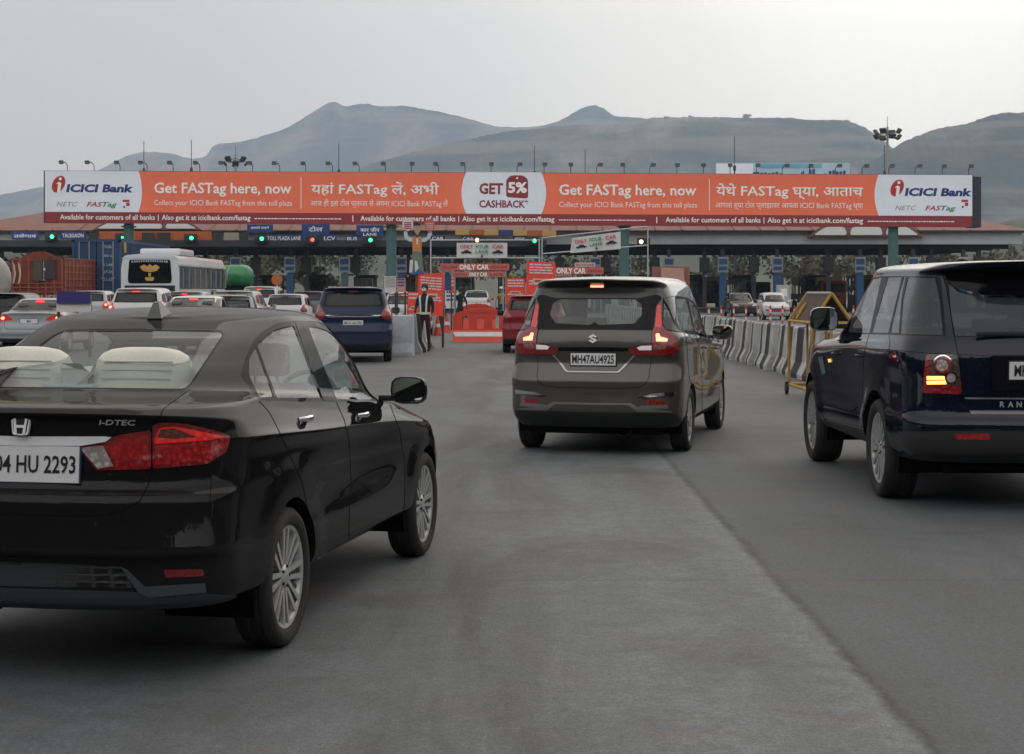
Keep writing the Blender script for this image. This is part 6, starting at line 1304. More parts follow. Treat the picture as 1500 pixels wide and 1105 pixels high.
# ------------------------------------------------------------------ bus, trucks, tankers
def wheels_simple(root, xs, ys, r, w):
    for y in ys:
        for x in xs:
            e = MB(); s = 1 if x > 0 else -1; e.lathe([(r*.55, -w/2), (r*.97, -w/2), (r, -w*.4), (r, w*.4), (r*.97, w/2), (r*.55, w/2)], M_RUB, 20, 'X', c=(x, y, r)); e.lathe([(.001, s*w*.3), (r*.2, s*w*.5), (r*.3, s*w*.3), (r*.56, s*w*.35)], M_STEEL, 16, 'X', c=(x, y, r)); e.build('wheel', root)
def bus():
    d = 76; t = empty('bus', ((219.5-750)/FPX*d, d, 0), label='white coach seen from behind with a golden emblem on its dark rear window', cat='bus'); Wd = 2.62; H = 3.28; L = 12.2
    Mw = paint('bus_white', (.66, .68, .70), dust=.3, metal=0); b = MB()
    sec = rp([(-Wd/2, .45), (Wd/2, .45), (Wd/2, 2.6), (Wd/2-.10, H-.06, .2), (0, H+.04, .4), (-Wd/2+.10, H-.06, .2), (-Wd/2, 2.6)], .06); b.prism(sec, 0, L, Mw); b.build('body', t)
    b = MB(); b.prism(rp([(-.95, 1.95), (.95, 1.95), (1.0, 2.1), (.93, 3.02), (-.93, 3.02), (-1.0, 2.1)], .1), -.03, .02, GT); 
    o = b.build('rear_window', t); b = MB(); b.prism(rp([(-.95, 1.95), (.95, 1.95), (1.0, 2.1), (.93, 3.02), (-.93, 3.02), (-1.0, 2.1)], .1), .0, .01, mat('bus_dark', (.012, .014, .03), .3)); b.build('window_blind', t)
    # golden winged emblem and a pale line of lettering
    Mg = mat('gold_film', (.55, .33, .06), .5, var=.3, scale=9); Mp = mat('pink_film', (.5, .28, .2), .5, var=.2); b = MB(); b.prism([(-.45, 2.70), (-.25, 2.80), (-.1, 2.72), (0, 2.82), (.12, 2.72), (.28, 2.80), (.46, 2.68), (.34, 2.52), (.12, 2.46), (-.12, 2.46), (-.32, 2.52)], -.045, -.035, Mg); b.prism([(-.12, 2.66), (.12, 2.66), (.2, 2.56), (-.2, 2.56)], -.055, -.046, Mp)
    b.prism([(-.06, 2.42), (.06, 2.42), (.05, 2.25), (-.05, 2.25)], -.045, -.035, Mg); b.prism(rp([(-.22, 2.22), (.22, 2.22), (.16, 2.06), (-.16, 2.06)], .04), -.045, -.035, Mg); b.build('emblem', t)
    b = MB(); rs_ = np.random.RandomState(2); x = -.78
    while x < .78: w = rs_.uniform(.05, .10); b.box((x, -.04, 2.93+.03*math.cos(x*2)), (w, .01, .09), mat('film_grey', (.35, .36, .40), .6)); x += w+.035
    b.build('window_lettering', t)
    b = MB(); b.box((0, -.012, 1.63), (2.28, .03, .44), mat('bus_band', (.012, .014, .035), .3), bev=.01); b.build('black_band', t); b = MB(); rs_ = np.random.RandomState(5); x = -.62
    while x < .62: w = rs_.uniform(.04, .10); b.box((x, -.03, 1.63+rs_.uniform(-.03, .03)), (w, .01, .09), mat('film_blue', (.15, .22, .32), .6)); x += w+.04
    b.build('band_lettering', t)
    for s in (-1, 1): b = MB(); b.box((s*1.14, -.02, 1.15), (.14, .05, .5), M_RED, bev=.02); b.build('tail_lamp', t); b = MB(); b.box((s*(Wd/2+.008), L/2, 2.18), (.02, L-.5, .98), GT)
    b = MB(); b.box((Wd/2+.012, L/2, 2.2), (.02, L-.5, 1.0), mat('bus_side_glass', (.035, .038, .042), .12, coat=.6)); b.build('side_glazing', t)
    for i in range(9): b = MB(); b.box((Wd/2+.026, .35+i*1.42, 2.2), (.012, .10, 1.0), mat('bus_pillar', (.14, .14, .15), .6)); b.box((Wd/2+.03, .9+i*1.42, 2.2), (.015, .35, .9), mat('curtain', (.16, .16, .165), .8)); b.build('window_pillar', t)
    b = MB(); b.box((Wd/2+.03, L/2, 2.80), (.08, L, .12), Mw, bev=.02); b.build('gutter', t)
    b = MB(); b.box((.12, 3.3, H+.13), (1.9, 3.4, .32), Mw, bev=.12); b.build('air_conditioner', t)
    b = MB(); b.prism([(Wd/2-.25, H-.08), (Wd/2+.0, H-.2), (-Wd/2, H-.2), (-Wd/2+.25, H-.08)], -.02, .05, Mw); b.box((0, -.03, .62), (2.5, .14, .34), M_BLACK, bev=.04); b.build('bumper', t); plate(t, 0, -.12, .9, .5, .12, 'MH', tw=.12)
    wheels_simple(t, (-1.1, 1.1), (3.0, 9.3), .5, .3); return t
bus()
def containertruck():
    d = 84; t = empty('container_truck', ((141-750)/FPX*d, d, 0), label='tall blue container truck standing behind the white bus', cat='truck'); Mb = mat('container_blue', (.015, .055, .13), .55, var=.25, scale=.8); Md = mat('bar_grey', (.30, .33, .36), .5, metal=.3)
    b = MB(); Wd, H0, H1, L = 2.44, 1.35, 4.18, 12.2; b.box((0, L/2, (H0+H1)/2), (Wd-.1, L-.1, H1-H0-.1), Mb)
    for s in (-1, 1):
        for i in range(40): b.box((s*(Wd/2-.03), .3+i*.30, (H0+H1)/2), (.05, .14, H1-H0-.25), Mb)
        for z in (H0+.08, H1-.06): b.box((s*(Wd/2-.06), L/2, z), (.12, L, .14), Mb)
        b.box((s*(Wd/2-.07), .07, (H0+H1)/2), (.14, .14, H1-H0-.02), Mb)
    for z in (H0+.08, H1-.06): b.box((0, .07, z), (Wd-.3, .14, .16), Mb)
    b.build('container', t)
    for x in (-.85, -.35, .35, .85): b = MB(); b.tube((x, -.03, H0+.1), (x, -.03, H1-.1), .03, Md, 6); b.box((x, -.04, H0+.9), (.22, .03, .05), Md); b.build('lock_bar', t)
    b = MB(); b.box((0, .03, (H0+H1)/2), (.03, .03, H1-H0-.2), M_DARK); b.build('door_seam', t)
    for i, (s_, z) in enumerate((('TGBU', 3.75), ('450 G1', 3.3), ('3 2.480', 2.85), ('67.200', 2.5), ('2.3.350', 2.1))): text_mb(s_, mat('print_pale', (.42, .48, .52), .7), height=.13, x=.62, z=z, y=.0, cap=True, depth=.01, bold=.01).build('marking', t)
    b = MB(); b.prism(rp([(-.2, -.28), (.2, -.28), (.28, 0), (.2, .28), (-.2, .28), (-.28, 0)], .05), 0, .02, mat('sticker_ochre', (.40, .27, .05), .6), plane='YZ'); o = b.build('sticker', t, loc=(Wd/2+.01, .9, 3.8))
    b = MB(); b.box((0, L/2, 1.1), (1.0, L+.6, .35), M_DARK); b.box((0, -.2, .75), (2.3, .1, .2), M_BLACK); b.build('chassis', t); b = MB(); b.box((0, L+1.8, 1.9), (2.4, 2.2, 2.4), mat('cab_ochre', (.30, .12, .05), .5), bev=.15); b.build('cab', t)
    wheels_simple(t, (-1.05, 1.05), (1.2, 2.4, 3.6, L+1.6), .5, .32)
containertruck()
def redtruck():
    d = 78; t = empty('open_truck', ((55-750)/FPX*d, d, 0), label='rust red high-sided truck at the left, dark sheet on its tailboard', cat='truck'); Mr = mat('truck_red', (.20, .035, .02), .65, var=.35, scale=1.5); Mr2 = mat('truck_red_pale', (.28, .08, .05), .7, var=.3); Wd, H0, H1, L = 2.45, 1.0, 3.3, 6.4
    b = MB(); 
    for s in (-1, 1): b.box((s*(Wd/2-.03), L/2, (H0+H1)/2-.1), (.06, L, H1-H0-.2), Mr)
    b.box((0, .03, (H0+H1)/2-.1), (Wd-.12, .06, H1-H0-.2), Mr); b.box((0, L-.03, (H0+H1)/2), (Wd-.12, .06, H1-H0), Mr); b.box((0, L/2, H0+.05), (Wd-.12, L-.1, .1), Mr); b.build('cargo_box', t)
    b = MB()
    for s in (-1, 1):
        for i in range(10): b.box((s*(Wd/2+.015), .15+i*.68, (H0+H1)/2-.1), (.05, .10, H1-H0-.25), Mr2)
        for k in range(7): b.box((s*(Wd/2+.03), L/2, H0+.2+k*.32), (.03, L, .05), Mr2)
    for x in (-1.15, -.8, -.4, 0, .4, .8, 1.15): b.box((x, -.02, (H0+H1)/2-.1), (.09, .05, H1-H0-.25), Mr2)
    for k in range(5): b.box((0, -.05, H0+.15+k*.2), (Wd, .03, .05), Mr2)
    b.build('ribs', t)
    b = MB(); b.prism([(-Wd/2, H1-.35), (-.2, H1+.12), (.3, H1+.15), (Wd/2, H1-.25)], -.03, .05, Mr); b.build('tailboard_top', t)
    b = MB(); b.box((.05, -.10, 2.55), (.42, .05, 1.0), mat('tarpaulin', (.09, .075, .06), .9, var=.3)); b.box((.62, -.09, 2.6), (.5, .05, .9), mat('dark_sheet', (.05, .04, .045), .8)); b.build('hanging_sheet', t)
    b = MB(); b.tube((.33, -.15, 2.1), (.33, -.15, 3.0), .03, M_STEEL, 6); b.tube((.28, -.15, 2.1), (.40, -.15, 2.1), .03, M_STEEL, 6); b.sphere((.36, -.15, 2.6), .06, M_WHITE, 8); b.build('latch', t)
    b = MB()
    for k in range(2): b.prism([(-1.15+k*.25, 1.9), (-1.05+k*.25, 2.0), (-.98+k*.25, 2.4), (-1.04+k*.25, 2.8), (-1.15+k*.25, 2.95), (-1.08+k*.25, 2.4)], -.08, -.06, mat('print_cream', (.5, .42, .35), .7))
    b.build('painted_mark', t)
    text_mb('EICHER', mat('print_cream', (.5, .42, .35), .7), width=1.5, height=.28, x=.28, z=1.12, y=-.075, bold=.02, cap=True).build('lettering', t)
    b = MB(); b.box((-1.0, -.08, 1.25), (.35, .04, .16), mat('reflective_orange', (.6, .15, .02), .5)); b.box((-.95, -.08, 1.05), (.25, .04, .14), mat('reflective_yellow', (.6, .4, .05), .5)); b.build('reflector', t)
    b = MB(); b.box((0, L/2, .75), (1.0, L+1, .3), M_DARK); b.build('chassis', t); b = MB(); b.box((0, L+1.2, 1.7), (2.3, 1.9, 2.0), Mr2, bev=.12); b.build('cab', t); wheels_simple(t, (-1.0, 1.0), (1.4, 6.9), .48, .4)
redtruck()
def tanker(px, d, L, r, zc_, yaw, Mt, label, cabm):
    t = empty('tanker_truck', ((px-750)/FPX*d, d, 0), -R(yaw), label=label, cat='tanker'); b = MB(); prof = [(.001, -.02), (r*.45, .03), (r*.8, .15), (r*.96, .35), (r, .6)]+[(r, L*k/6+.6) for k in range(1, 6)]+[(r, L-.6), (r*.96, L-.35), (r*.8, L-.15), (r*.45, L-.03), (.001, L+.02)]
    b.lathe(prof, Mt, 32, 'Y', c=(0, 0, zc_)); b.build('tank', t)
    for k in range(1, 5): b = MB(); b.lathe([(r+.01, L*k/5-.04), (r+.02, L*k/5), (r+.01, L*k/5+.04)], M_STEEL, 28, 'Y', c=(0, 0, zc_)); b.build('tank_band', t)
    b = MB(); b.tube((0, L/2, zc_+r-.05), (0, L/2, zc_+r+.15), .3, M_STEEL, 16); b.build('hatch', t)
    b = MB(); b.box((0, L/2, zc_-r-.1), (1.0, L+.4, .4), M_DARK); b.box((0, -.1, .8), (2.2, .1, .25), M_BLACK); b.build('chassis', t); b = MB(); b.box((0, L+1.3, 1.8), (2.3, 2.0, 2.2), cabm, bev=.15); b.build('cab', t); wheels_simple(t, (-1.0, 1.0), (1.0, 2.1, L+1.2), .48, .4); return t
tanker(367, 99, 6.0, .68, 2.48, -62, mat('tank_green', (.02, .20, .06), .35, coat=.4, var=.15), 'green tanker with a rounded end just right of the bus', mat('cab_dark', (.05, .05, .05), .5))
tanker(-26, 66, 7.0, 1.12, 2.05, -17.6, mat('tank_beige', (.34, .33, .29), .5, var=.25, scale=1.5), 'beige tanker cut off by the left edge of the picture', mat('cab_dark', (.05, .05, .05), .5))
def smalltruck(px, d, col, top, label, yaw=180, w=2.2, h=2.6):
    t = empty('cargo_truck', ((px-750)/FPX*d, d, 0), -R(yaw), label=label, cat='truck'); b = MB(); b.box((0, 2.4, 1.15), (w, 4.8, .5), col, bev=.04); b.build('cargo_bed', t)
    b = MB(); b.box((0, 2.4, h-.35), (w, 4.8, .7), top, bev=.2); b.build('canopy_cover', t)
    for s in (-1, 1):
        for y in (.2, 1.7, 3.2, 4.6): b = MB(); b.tube((s*w*.46, y, 1.3), (s*w*.46, y, h-.6), .04, M_DSTEEL, 6); b.build('stake', t)
    b = MB(); b.box((0, 5.7, 1.5), (w*.95, 1.6, 1.8), col, bev=.15); b.box((0, 6.49, 1.85), (w*.8, .05, .7), GT, bev=.02); b.build('cab', t); b = MB(); b.box((0, 3, .75), (.9, 6.4, .25), M_DARK); b.build('chassis', t); wheels_simple(t, (-.9, .9), (1.2, 5.6), .42, .3)
M_TY = mat('tarpaulin_yellow', (.50, .42, .20), .8, var=.15); M_TW = mat('tarpaulin_white', (.58, .58, .56), .8, var=.1)
smalltruck(1176, 140, mat('truck_brown', (.12, .05, .04), .7), M_TY, 'truck with a pale yellow cover left of the green post, beyond the divider', h=2.75, w=2.0); smalltruck(1199, 136, mat('truck_dull_red', (.22, .04, .03), .7), M_TY, 'truck with a pale yellow cover and red front right of the green post', h=2.75, w=2.1)
smalltruck(1033, 142, mat('truck_grey', (.1, .1, .1), .7), M_TW, 'truck with a white cover behind the black pylon right of the pink kiosk', h=2.7, w=2.2); smalltruck(1098, 150, mat('truck_grey', (.1, .1, .1), .7), M_TW, 'grey truck with a white top between the blue posts', h=2.4, w=1.9)

# ------------------------------------------------------------------ people: one skinned body each
M_SKIN = mat('skin', (.22, .12, .075), .6, var=.06); M_HAIR = mat('black_hair', (.01, .009, .008), .6)
def skinmesh(name, pts, edges, mats=None, sub=2, parent=None, mfun=None):
    me = bpy.data.meshes.new(name); me.from_pydata([p[:3] for p in pts], edges, []); o = bpy.data.objects.new(name, me); COL.objects.link(o)
    md = o.modifiers.new('s', 'SKIN'); md.use_smooth_shade = True; md.branch_smoothing = .6
    for i, p in enumerate(pts):
        v = me.skin_vertices[0].data[i]; r = p[3]; v.radius = (r if not isinstance(r, tuple) else r[0], r if not isinstance(r, tuple) else r[1]); v.use_root = (i == 0)
    s = o.modifiers.new('u', 'SUBSURF'); s.levels = sub; s.render_levels = sub
    dg = bpy.context.evaluated_depsgraph_get(); m2 = bpy.data.meshes.new_from_object(o.evaluated_get(dg)); bpy.data.objects.remove(o)
    for m in mats or []: m2.materials.append(m)
    if mfun:
        for f in m2.polygons: f.material_index = mfun(f.center)
    for f in m2.polygons: f.use_smooth = True
    o = bpy.data.objects.new(name, m2); COL.objects.link(o); o.parent = parent; return o
def person(loc, rz, label, shirt, trousers, vest=None, mask=None, arms=((.10, -.05, .0), (-.02, -.22, .16)), step=.06, h=1.72, cap=None, shoe=None):
    """arms: for left and right, hand offset (out, forward is -y, up) from hanging; faces -Y"""
    root = empty('person', loc, rz, label=label, cat='person'); k = h/1.72
    P = [(0, 0, .95, (.145, .10)), (0, -.005, 1.10, (.125, .088)), (0, -.005, 1.26, (.155, .10)), (0, .005, 1.40, (.165, .085)), (0, .01, 1.475, (.06, .055)), (0, -.005, 1.54, (.052, .055)), (0, -.012, 1.60, (.072, .088)), (0, -.012, 1.665, (.074, .09)), (0, -.008, 1.71, (.045, .055))]
    E = [(i, i+1) for i in range(8)]
    for s, (ox, oy, oz) in ((-1, arms[0]), (1, arms[1])):
        n = len(P); P += [(s*.175, .0, 1.395, .055), (s*(.225+ox*.5), .02+oy*.15, 1.16+oz*.25, .043), (s*(.22+ox), .0+oy, .93+oz, .030), (s*(.215+ox), -.03+oy*1.12, .86+oz*1.05, (.035, .022))]; E += [(3, n), (n, n+1), (n+1, n+2), (n+2, n+3)]
        b_ = P[n+3]
        for q in range(4): m = len(P); P += [(b_[0]+(q-1.5)*.014*s, b_[1]-.01, b_[2]-.055, .0085), (b_[0]+(q-1.5)*.015*s, b_[1]-.022, b_[2]-.085+.006*abs(q-1.5), .007)]; E += [(n+3, m), (m, m+1)]
        m = len(P); P += [(b_[0]-s*.03, b_[1]-.03, b_[2]-.02, .009), (b_[0]-s*.032, b_[1]-.045, b_[2]-.045, .008)]; E += [(n+3, m), (m, m+1)]
        n = len(P); f = step*s; P += [(s*.09, 0, .86, .085), (s*.10, -.02+f*.5, .50, .058), (s*.105, .01+f, .12, .040), (s*.11, -.0+f, .05, .045), (s*.125, -.14+f, .035, .032)]; E += [(0, n), (n, n+1), (n+1, n+2), (n+2, n+3), (n+3, n+4)]
    P = [(p[0]*k, p[1]*k, p[2]*k, p[3]) for p in P]
    def mf(c):
        z = c.z/k; x = abs(c.x)/k
        if z > 1.50: return 0
        if z < .075 or (z < .11 and c.y/k < -.06): return 3
        if x > .19 and z < .90+max(arms[0][2], arms[1][2])*.9 and z > .6 and (x > .2): return 0
        if z < .97 and x < .2: return 2
        return 1
    o = skinmesh('body', P, E, [M_SKIN, shirt, trousers, shoe or M_BLACK], 2, root, mf)
    b = MB(); b.sphere((0, .005, 1.655), .098, M_HAIR, 16, (.92, 1.05, 1.0)); 
    hb = MB(); hb.lathe([(.001, .108), (.05, .098), (.082, .065), (.094, .02), (.092, -.03), (.085, -.04)], M_HAIR, 18, T=Matrix.Translation((0, .012, 1.665)) @ Matrix.Rotation(R(-16), 4, 'X')); hb.build('hair', root)
    f = MB(); f.sphere((0, -.098, 1.622), .014, M_SKIN, 8, (.8, 1, 1.4))
    for s in (-1, 1): f.sphere((s*.030, -.088, 1.648), .010, M_WHITE, 8, (1.3, .6, .7)); f.sphere((s*.030, -.094, 1.648), .005, M_INK, 6); f.sphere((s*.085, .0, 1.63), .02, M_SKIN, 8, (.4, 1, 1.5))
    f.box((0, -.092, 1.590), (.045, .008, .008), mat('lips', (.18, .06, .05), .5)); f.build('face', root)
    if mask: b = MB(); b.pillow((.062, .038, .046), mask, Matrix.Translation((0, -.068, 1.60)), e=.8); b.build('face_mask', root)
    if cap: b = MB(); b.lathe([(.001, .10), (.08, .085), (.108, .04), (.106, .0)], cap, 16, T=Matrix.Translation((0, 0, 1.68))); b.box((0, -.11, 1.685), (.14, .10, .015), cap, bev=.005); b.build('cap', root)
    if vest:
        b = MB(); n = 22; rings = [(.96, .158, .118), (1.10, .146, .108), (1.28, .176, .118), (1.40, .180, .105), (1.455, .12, .08)]; vs = [(a*math.cos(2*math.pi*i/n), c*math.sin(2*math.pi*i/n), z) for z, a, c in rings for i in range(n)]
        b.add(vs, [(q*n+i, q*n+(i+1) % n, (q+1)*n+(i+1) % n, (q+1)*n+i) for q in range(len(rings)-1) for i in range(n)], vest[0], True); b.build('vest', root)
        b = MB()
        b.add([(a*1.03*math.cos(2*math.pi*i/n), c*1.03*math.sin(2*math.pi*i/n), z) for z, a, c in ((.965, .158, .118), (1.025, .153, .114)) for i in range(n)], [(i, (i+1) % n, n+(i+1) % n, n+i) for i in range(n)], vest[1], True)
        for s in (-1, 1):
            st = [(s*.075, -.116, 1.0), (s*.08, -.112, 1.15), (s*.085, -.119, 1.28), (s*.10, -.105, 1.39), (s*.095, -.05, 1.462), (s*.095, .05, 1.462), (s*.10, .108, 1.39), (s*.085, .122, 1.28), (s*.08, .115, 1.15), (s*.075, .118, 1.0)]
            for p, q in zip(st[:-1], st[1:]): b.add([(p[0]-.024, p[1]*1.02, p[2]), (p[0]+.024, p[1]*1.02, p[2]), (q[0]+.024, q[1]*1.02, q[2]), (q[0]-.024, q[1]*1.02, q[2])], [(0, 1, 2, 3)], vest[1])
        b.build('reflective_bands', root)
    for o in root.children:
        if o.name.split('.')[0] != 'body': o.scale = (k, k, k)
    return root
M_NAVYC = mat('navy_cloth', (.012, .014, .022), .85, var=.15, bump=.2, bscale=60); M_REFL = mat('reflective_band', (.52, .60, .50), .5, var=.08); M_DRED = mat('dark_red_cloth', (.10, .012, .016), .85, var=.1); M_KHAKI = mat('khaki_cloth', (.26, .19, .11), .85); M_MASK = mat('mask_white', (.6, .62, .63), .8)
p = at(622, 43.8); person((p.x, p.y, 0), R(-14), 'person in dark uniform with pale reflective straps and white face mask by the blocks', M_NAVYC, mat('maroon_trousers', (.045, .010, .012), .85), vest=(M_NAVYC, M_REFL), mask=M_MASK, arms=((-.01, -.14, .12), (.0, -.05, .02)), h=1.74, shoe=M_DRED)
p = at(735, 78); person((p.x, p.y, 0), R(20), 'person in khaki with a cap standing right of the orange barrier', M_KHAKI, M_NAVYC, cap=M_WHITE, h=1.75)
p = at(674, 70); person((p.x, p.y, 0), R(200), 'person in dark clothes standing behind the left end of the orange barrier', M_NAVYC, M_NAVYC, h=1.7)
p = at(643, 66); person((p.x, p.y, 0), R(100), 'person in brown clothes behind the tall red poster', mat('brown_cloth', (.10, .05, .03), .85), M_DRED, h=1.68)
p = at(752, 88); person((p.x, p.y+.6, 1.05), R(0), 'person in an olive yellow shirt raised above the traffic between the two red posters', mat('olive_shirt', (.22, .17, .03), .85), M_KHAKI, h=1.7)
t = empty('platform', (p.x, p.y+.6, 0), label='low dark platform carrying the person in the olive yellow shirt', cat='platform'); b = MB(); b.box((0, 0, .98), (1.2, 1.0, .12), M_DSTEEL, bev=.02); b.build('deck', t)
for x in (-.5, .5):
    for y in (-.4, .4): b = MB(); b.box((x, y, .46), (.08, .08, .92), M_DSTEEL); b.build('leg', t)

# ------------------------------------------------------------------ concrete divider blocks
M_CW = mat('block_white', (.44, .44, .42), .85, var=.45, scale=3, bump=.2, bscale=25); M_CB = mat('block_black', (.035, .035, .04), .8, var=.3, scale=5); M_CG = mat('block_worn', (.20, .20, .205), .9, var=.25, scale=5)
def jersey(kind=0, L=1.12, H=.92, ms=None):
    t = empty('concrete_block'); pr = [(-.26, 0), (.26, 0), (.26, .08), (.155, .30), (.10, H-.03), (.07, H), (-.07, H), (-.10, H-.03), (-.155, .30), (-.26, .08)]; ms = ms or [(.0, .36, M_CW), (.36, .76, M_CB), (.76, 1.0, M_CW)]; b = MB()
    for i, (a, c, m) in enumerate(ms): b.prism(pr, -L/2+L*a+(.0 if i else .012), -L/2+L*c-(.0 if i < len(ms)-1 else .012), m)
    b.build('block', t); return t
A0, A1 = Vector((5.42, 28.2)), Vector((5.05, 88.0)); dv = (A1-A0); n = int(dv.length/1.16); j0 = jersey(); tag(j0, 'black and white striped concrete block in the long divider right of the grey people carrier', 'concrete barrier', 'striped blocks of the long divider')
rs_ = np.random.RandomState(12)
for i in range(n):
    o = j0 if i == 0 else copy_tree(j0); q = A0+dv*(i/n); o.location = (q.x+rs_.normal()*.035, q.y+rs_.normal()*.012, 0); o.rotation_euler = (0, R(rs_.normal()*.9), -math.atan2(dv.x, dv.y)+R(rs_.normal()*2)); o.scale = (1, 1, rs_.uniform(.97, 1.02))
for k, (x, y, rz, lab, ms) in enumerate(((-2.72, 41.2, 86, 'nearest pale block of the short row beside the dark blue people carrier', [(0, 1, mat('block_pale', (.42, .44, .47), .85, var=.15))]), (-2.55, 42.6, 2, 'second block of the short row, pale with a dark stripe', [(0, .4, M_CG), (.4, .6, M_CW), (.6, 1, M_CG)]), (-2.50, 43.8, 1, 'third block of the short row, dark and pale, behind the second', [(0, .5, M_CB), (.5, 1, M_CW)]), (-2.45, 45.0, 0, 'fourth block of the short row, at the feet of the masked person', [(0, .5, M_CW), (.5, 1, M_CB)]), (-2.42, 46.2, 0, 'farthest block of the short row, behind the masked person', [(0, 1, M_CG)]))):
    o = jersey(ms=ms, H=1.0, L=(.62 if k == 0 else 1.12)); o.location = (x, y, 0); o.rotation_euler = (0, 0, R(rz)); tag(o, lab, 'concrete barrier', 'short row of blocks on the left')

# ------------------------------------------------------------------ yellow wheeled barricade with a brown pitched top
M_YEL = mat('barricade_yellow', (.42, .24, .035), .6, var=.25, scale=8); M_BRN = mat('brown_mesh', (.075, .045, .035), .85, var=.3, scale=3)
def barricade():
    t = empty('barricade', (4.2, 23.7, 0), label='yellow wheeled police barricade with a brown pitched top, left of the off-road car', cat='barricade'); b = MB(); r = .024
    x0, x1, y0, y1, zt, zr = .05, .62, .0, 1.95, 1.13, 1.55; xm = .33
    for y in (y0, y1):
        for x in (x0, x1): b.tube((x, y, .14), (x, y, zt), r, M_YEL, 8)
        b.tube((x0, y, zt), (x1, y, zt), r, M_YEL, 8); b.tube((x0, y, .16), (x1, y, .16), r, M_YEL, 8); b.tube((x0, y, zt), (xm, y, zr), r, M_YEL, 8); b.tube((x1, y, zt), (xm, y, zr), r, M_YEL, 8); b.tube((xm, y, .16), (xm, y, zt), r*.8, M_YEL, 8)
    for x in (x0, x1): b.tube((x, y0, zt), (x, y1, zt), r, M_YEL, 8); b.tube((x, y0, .16), (x, y1, .16), r, M_YEL, 8)
    b.tube((xm, y0, zr), (xm, y1, zr), r, M_STEEL, 8); b.build('frame', t)
    for s, x in ((-1, x0), (1, x1)):
        b = MB(); b.add([(x+s*.004, y0+.03, zt+.02), (x+s*.004, y1-.03, zt+.02), (xm+s*.01, y1-.03, zr-.01), (xm+s*.01, y0+.03, zr-.01)], [(0, 1, 2, 3)], M_BRN); b.build('top_panel', t)
    b = MB(); b.tube((x0-.02, 1.2, zt+.04), (.20, 1.35, zr-.15), .02, M_YEL, 6); b.tube((x0+.0, 1.6, zt+.04), (.20, 1.35, zr-.15), .02, M_YEL, 6); b.build('brace', t)
    for x in (x0-.04, x1+.04):
        for y in (y0+.02, y1-.02):
            b = MB(); b.lathe([(.001, -.02), (.05, -.022), (.085, -.02), (.09, 0), (.085, .02), (.05, .022), (.001, .02)], M_RUB, 18, 'X', c=(x, y, .09)); b.box((x, y, .14), (.05, .05, .12), M_BLACK); b.build('wheel', t)
    b = MB(); b.box((x1+.02, .9, .6), (.015, 1.2, .5), mat('sign_rust', (.25, .2, .17), .8, var=.2)); b.build('side_board', t)
    return t
barricade()
# loose rubble and worn board behind the barricade
t = empty('plastic_divider', (6.15, 31.5, 0), label='low dirty pinkish plastic divider lying behind the yellow barricade', cat='barrier'); b = MB(); b.prism([(-.3, 0), (.3, 0), (.22, .35), (.12, .55), (-.12, .55), (-.22, .35)], -.8, .8, mat('dirty_pink', (.30, .22, .20), .85, var=.25)); b.build('shell', t)

# ------------------------------------------------------------------ orange plastic barrier and its fellows
M_OB = mat('barrier_orange', (.55, .045, .02), .45, var=.12, scale=3); M_ORW = mat('band_white', (.62, .6, .58), .6, var=.08)
def pbarrier(d, cxp, label, w=1.75, h=1.06, group=None):
    p = at(cxp, d); t = empty('plastic_barrier', (p.x, d, 0), label=label, cat='road barrier', group=group); hw = w/2
    b = MB(); T_ = .2
    top = [(hw, .30), (hw, h*.72), (hw*.92, h*.74), (hw*.88, h*.86), (hw*.45, h*.97), (0, h), (-hw*.45, h*.97), (-hw*.88, h*.86), (-hw*.92, h*.74), (-hw, h*.72), (-hw, .30)]
    b.prism([(-hw, .37), (hw, .37), (hw, .42), (-hw, .42)], -T_/2, T_/2, M_OB); xs = [(-hw, -hw*.66), (-hw*.42, -hw*.12), (hw*.12, hw*.42), (hw*.66, hw)]
    for a, c in xs: b.prism([(a, .42), (c, .42), (c, h*.76), (a, h*.76)], -T_/2, T_/2, M_OB)
    b.prism([(-hw, h*.76), (hw, h*.76)]+[(hw*.9, h*.84), (hw*.45, h*.97), (0, h), (-hw*.45, h*.97), (-hw*.9, h*.84)], -T_/2, T_/2, M_OB)
    b.add([(-hw, -.12, .37), (hw, -.12, .37), (hw, .12, .37), (-hw, .12, .37), (-hw, -.30, .0), (hw, -.30, .0), (hw, .30, .0), (-hw, .30, .0)], [(0, 3, 2, 1), (4, 5, 6, 7), (0, 1, 5, 4), (2, 3, 7, 6), (1, 2, 6, 5), (0, 4, 7, 3)], M_OB); b.build('shell', t)
    b = MB(); b.add([(-hw*.90, -.225, .17), (hw*.98, -.225, .17), (hw*.98, -.158, .31), (-hw*.98, -.158, .31)], [(0, 1, 2, 3)], M_ORW); (b.build('white_band', t) if w > 1.7 else None)
    b = MB(); b.box((0, -.103, h*.86), (.7, .006, .06), M_PRED); b.build('moulded_print', t); return t
pbarrier(52.5, 704, 'orange plastic barrier with a white band closing the middle lane, nearest one'); pbarrier(72, 699, 'smaller red plastic barrier directly behind the nearest orange one', w=1.6); 
for i, (px, d, lab) in enumerate(((641, 60, 'orange traffic cone beside the masked person, nearest of the two cones'), (655, 64, 'orange traffic cone left of the orange barrier, farther of the two cones'))):
    p = at(px, d); t = empty('traffic_cone', (p.x, d, 0), label=lab, cat='cone', group='traffic cones'); b = MB(); b.box((0, 0, .02), (.38, .38, .04), M_OB, bev=.01); b.lathe([(.15, .03), (.12, .2), (.03, .70), (.001, .71)], M_OB, 16); b.build('cone', t); b = MB(); b.lathe([(.105, .30), (.083, .42)], M_ORW, 16); b.build('band', t)

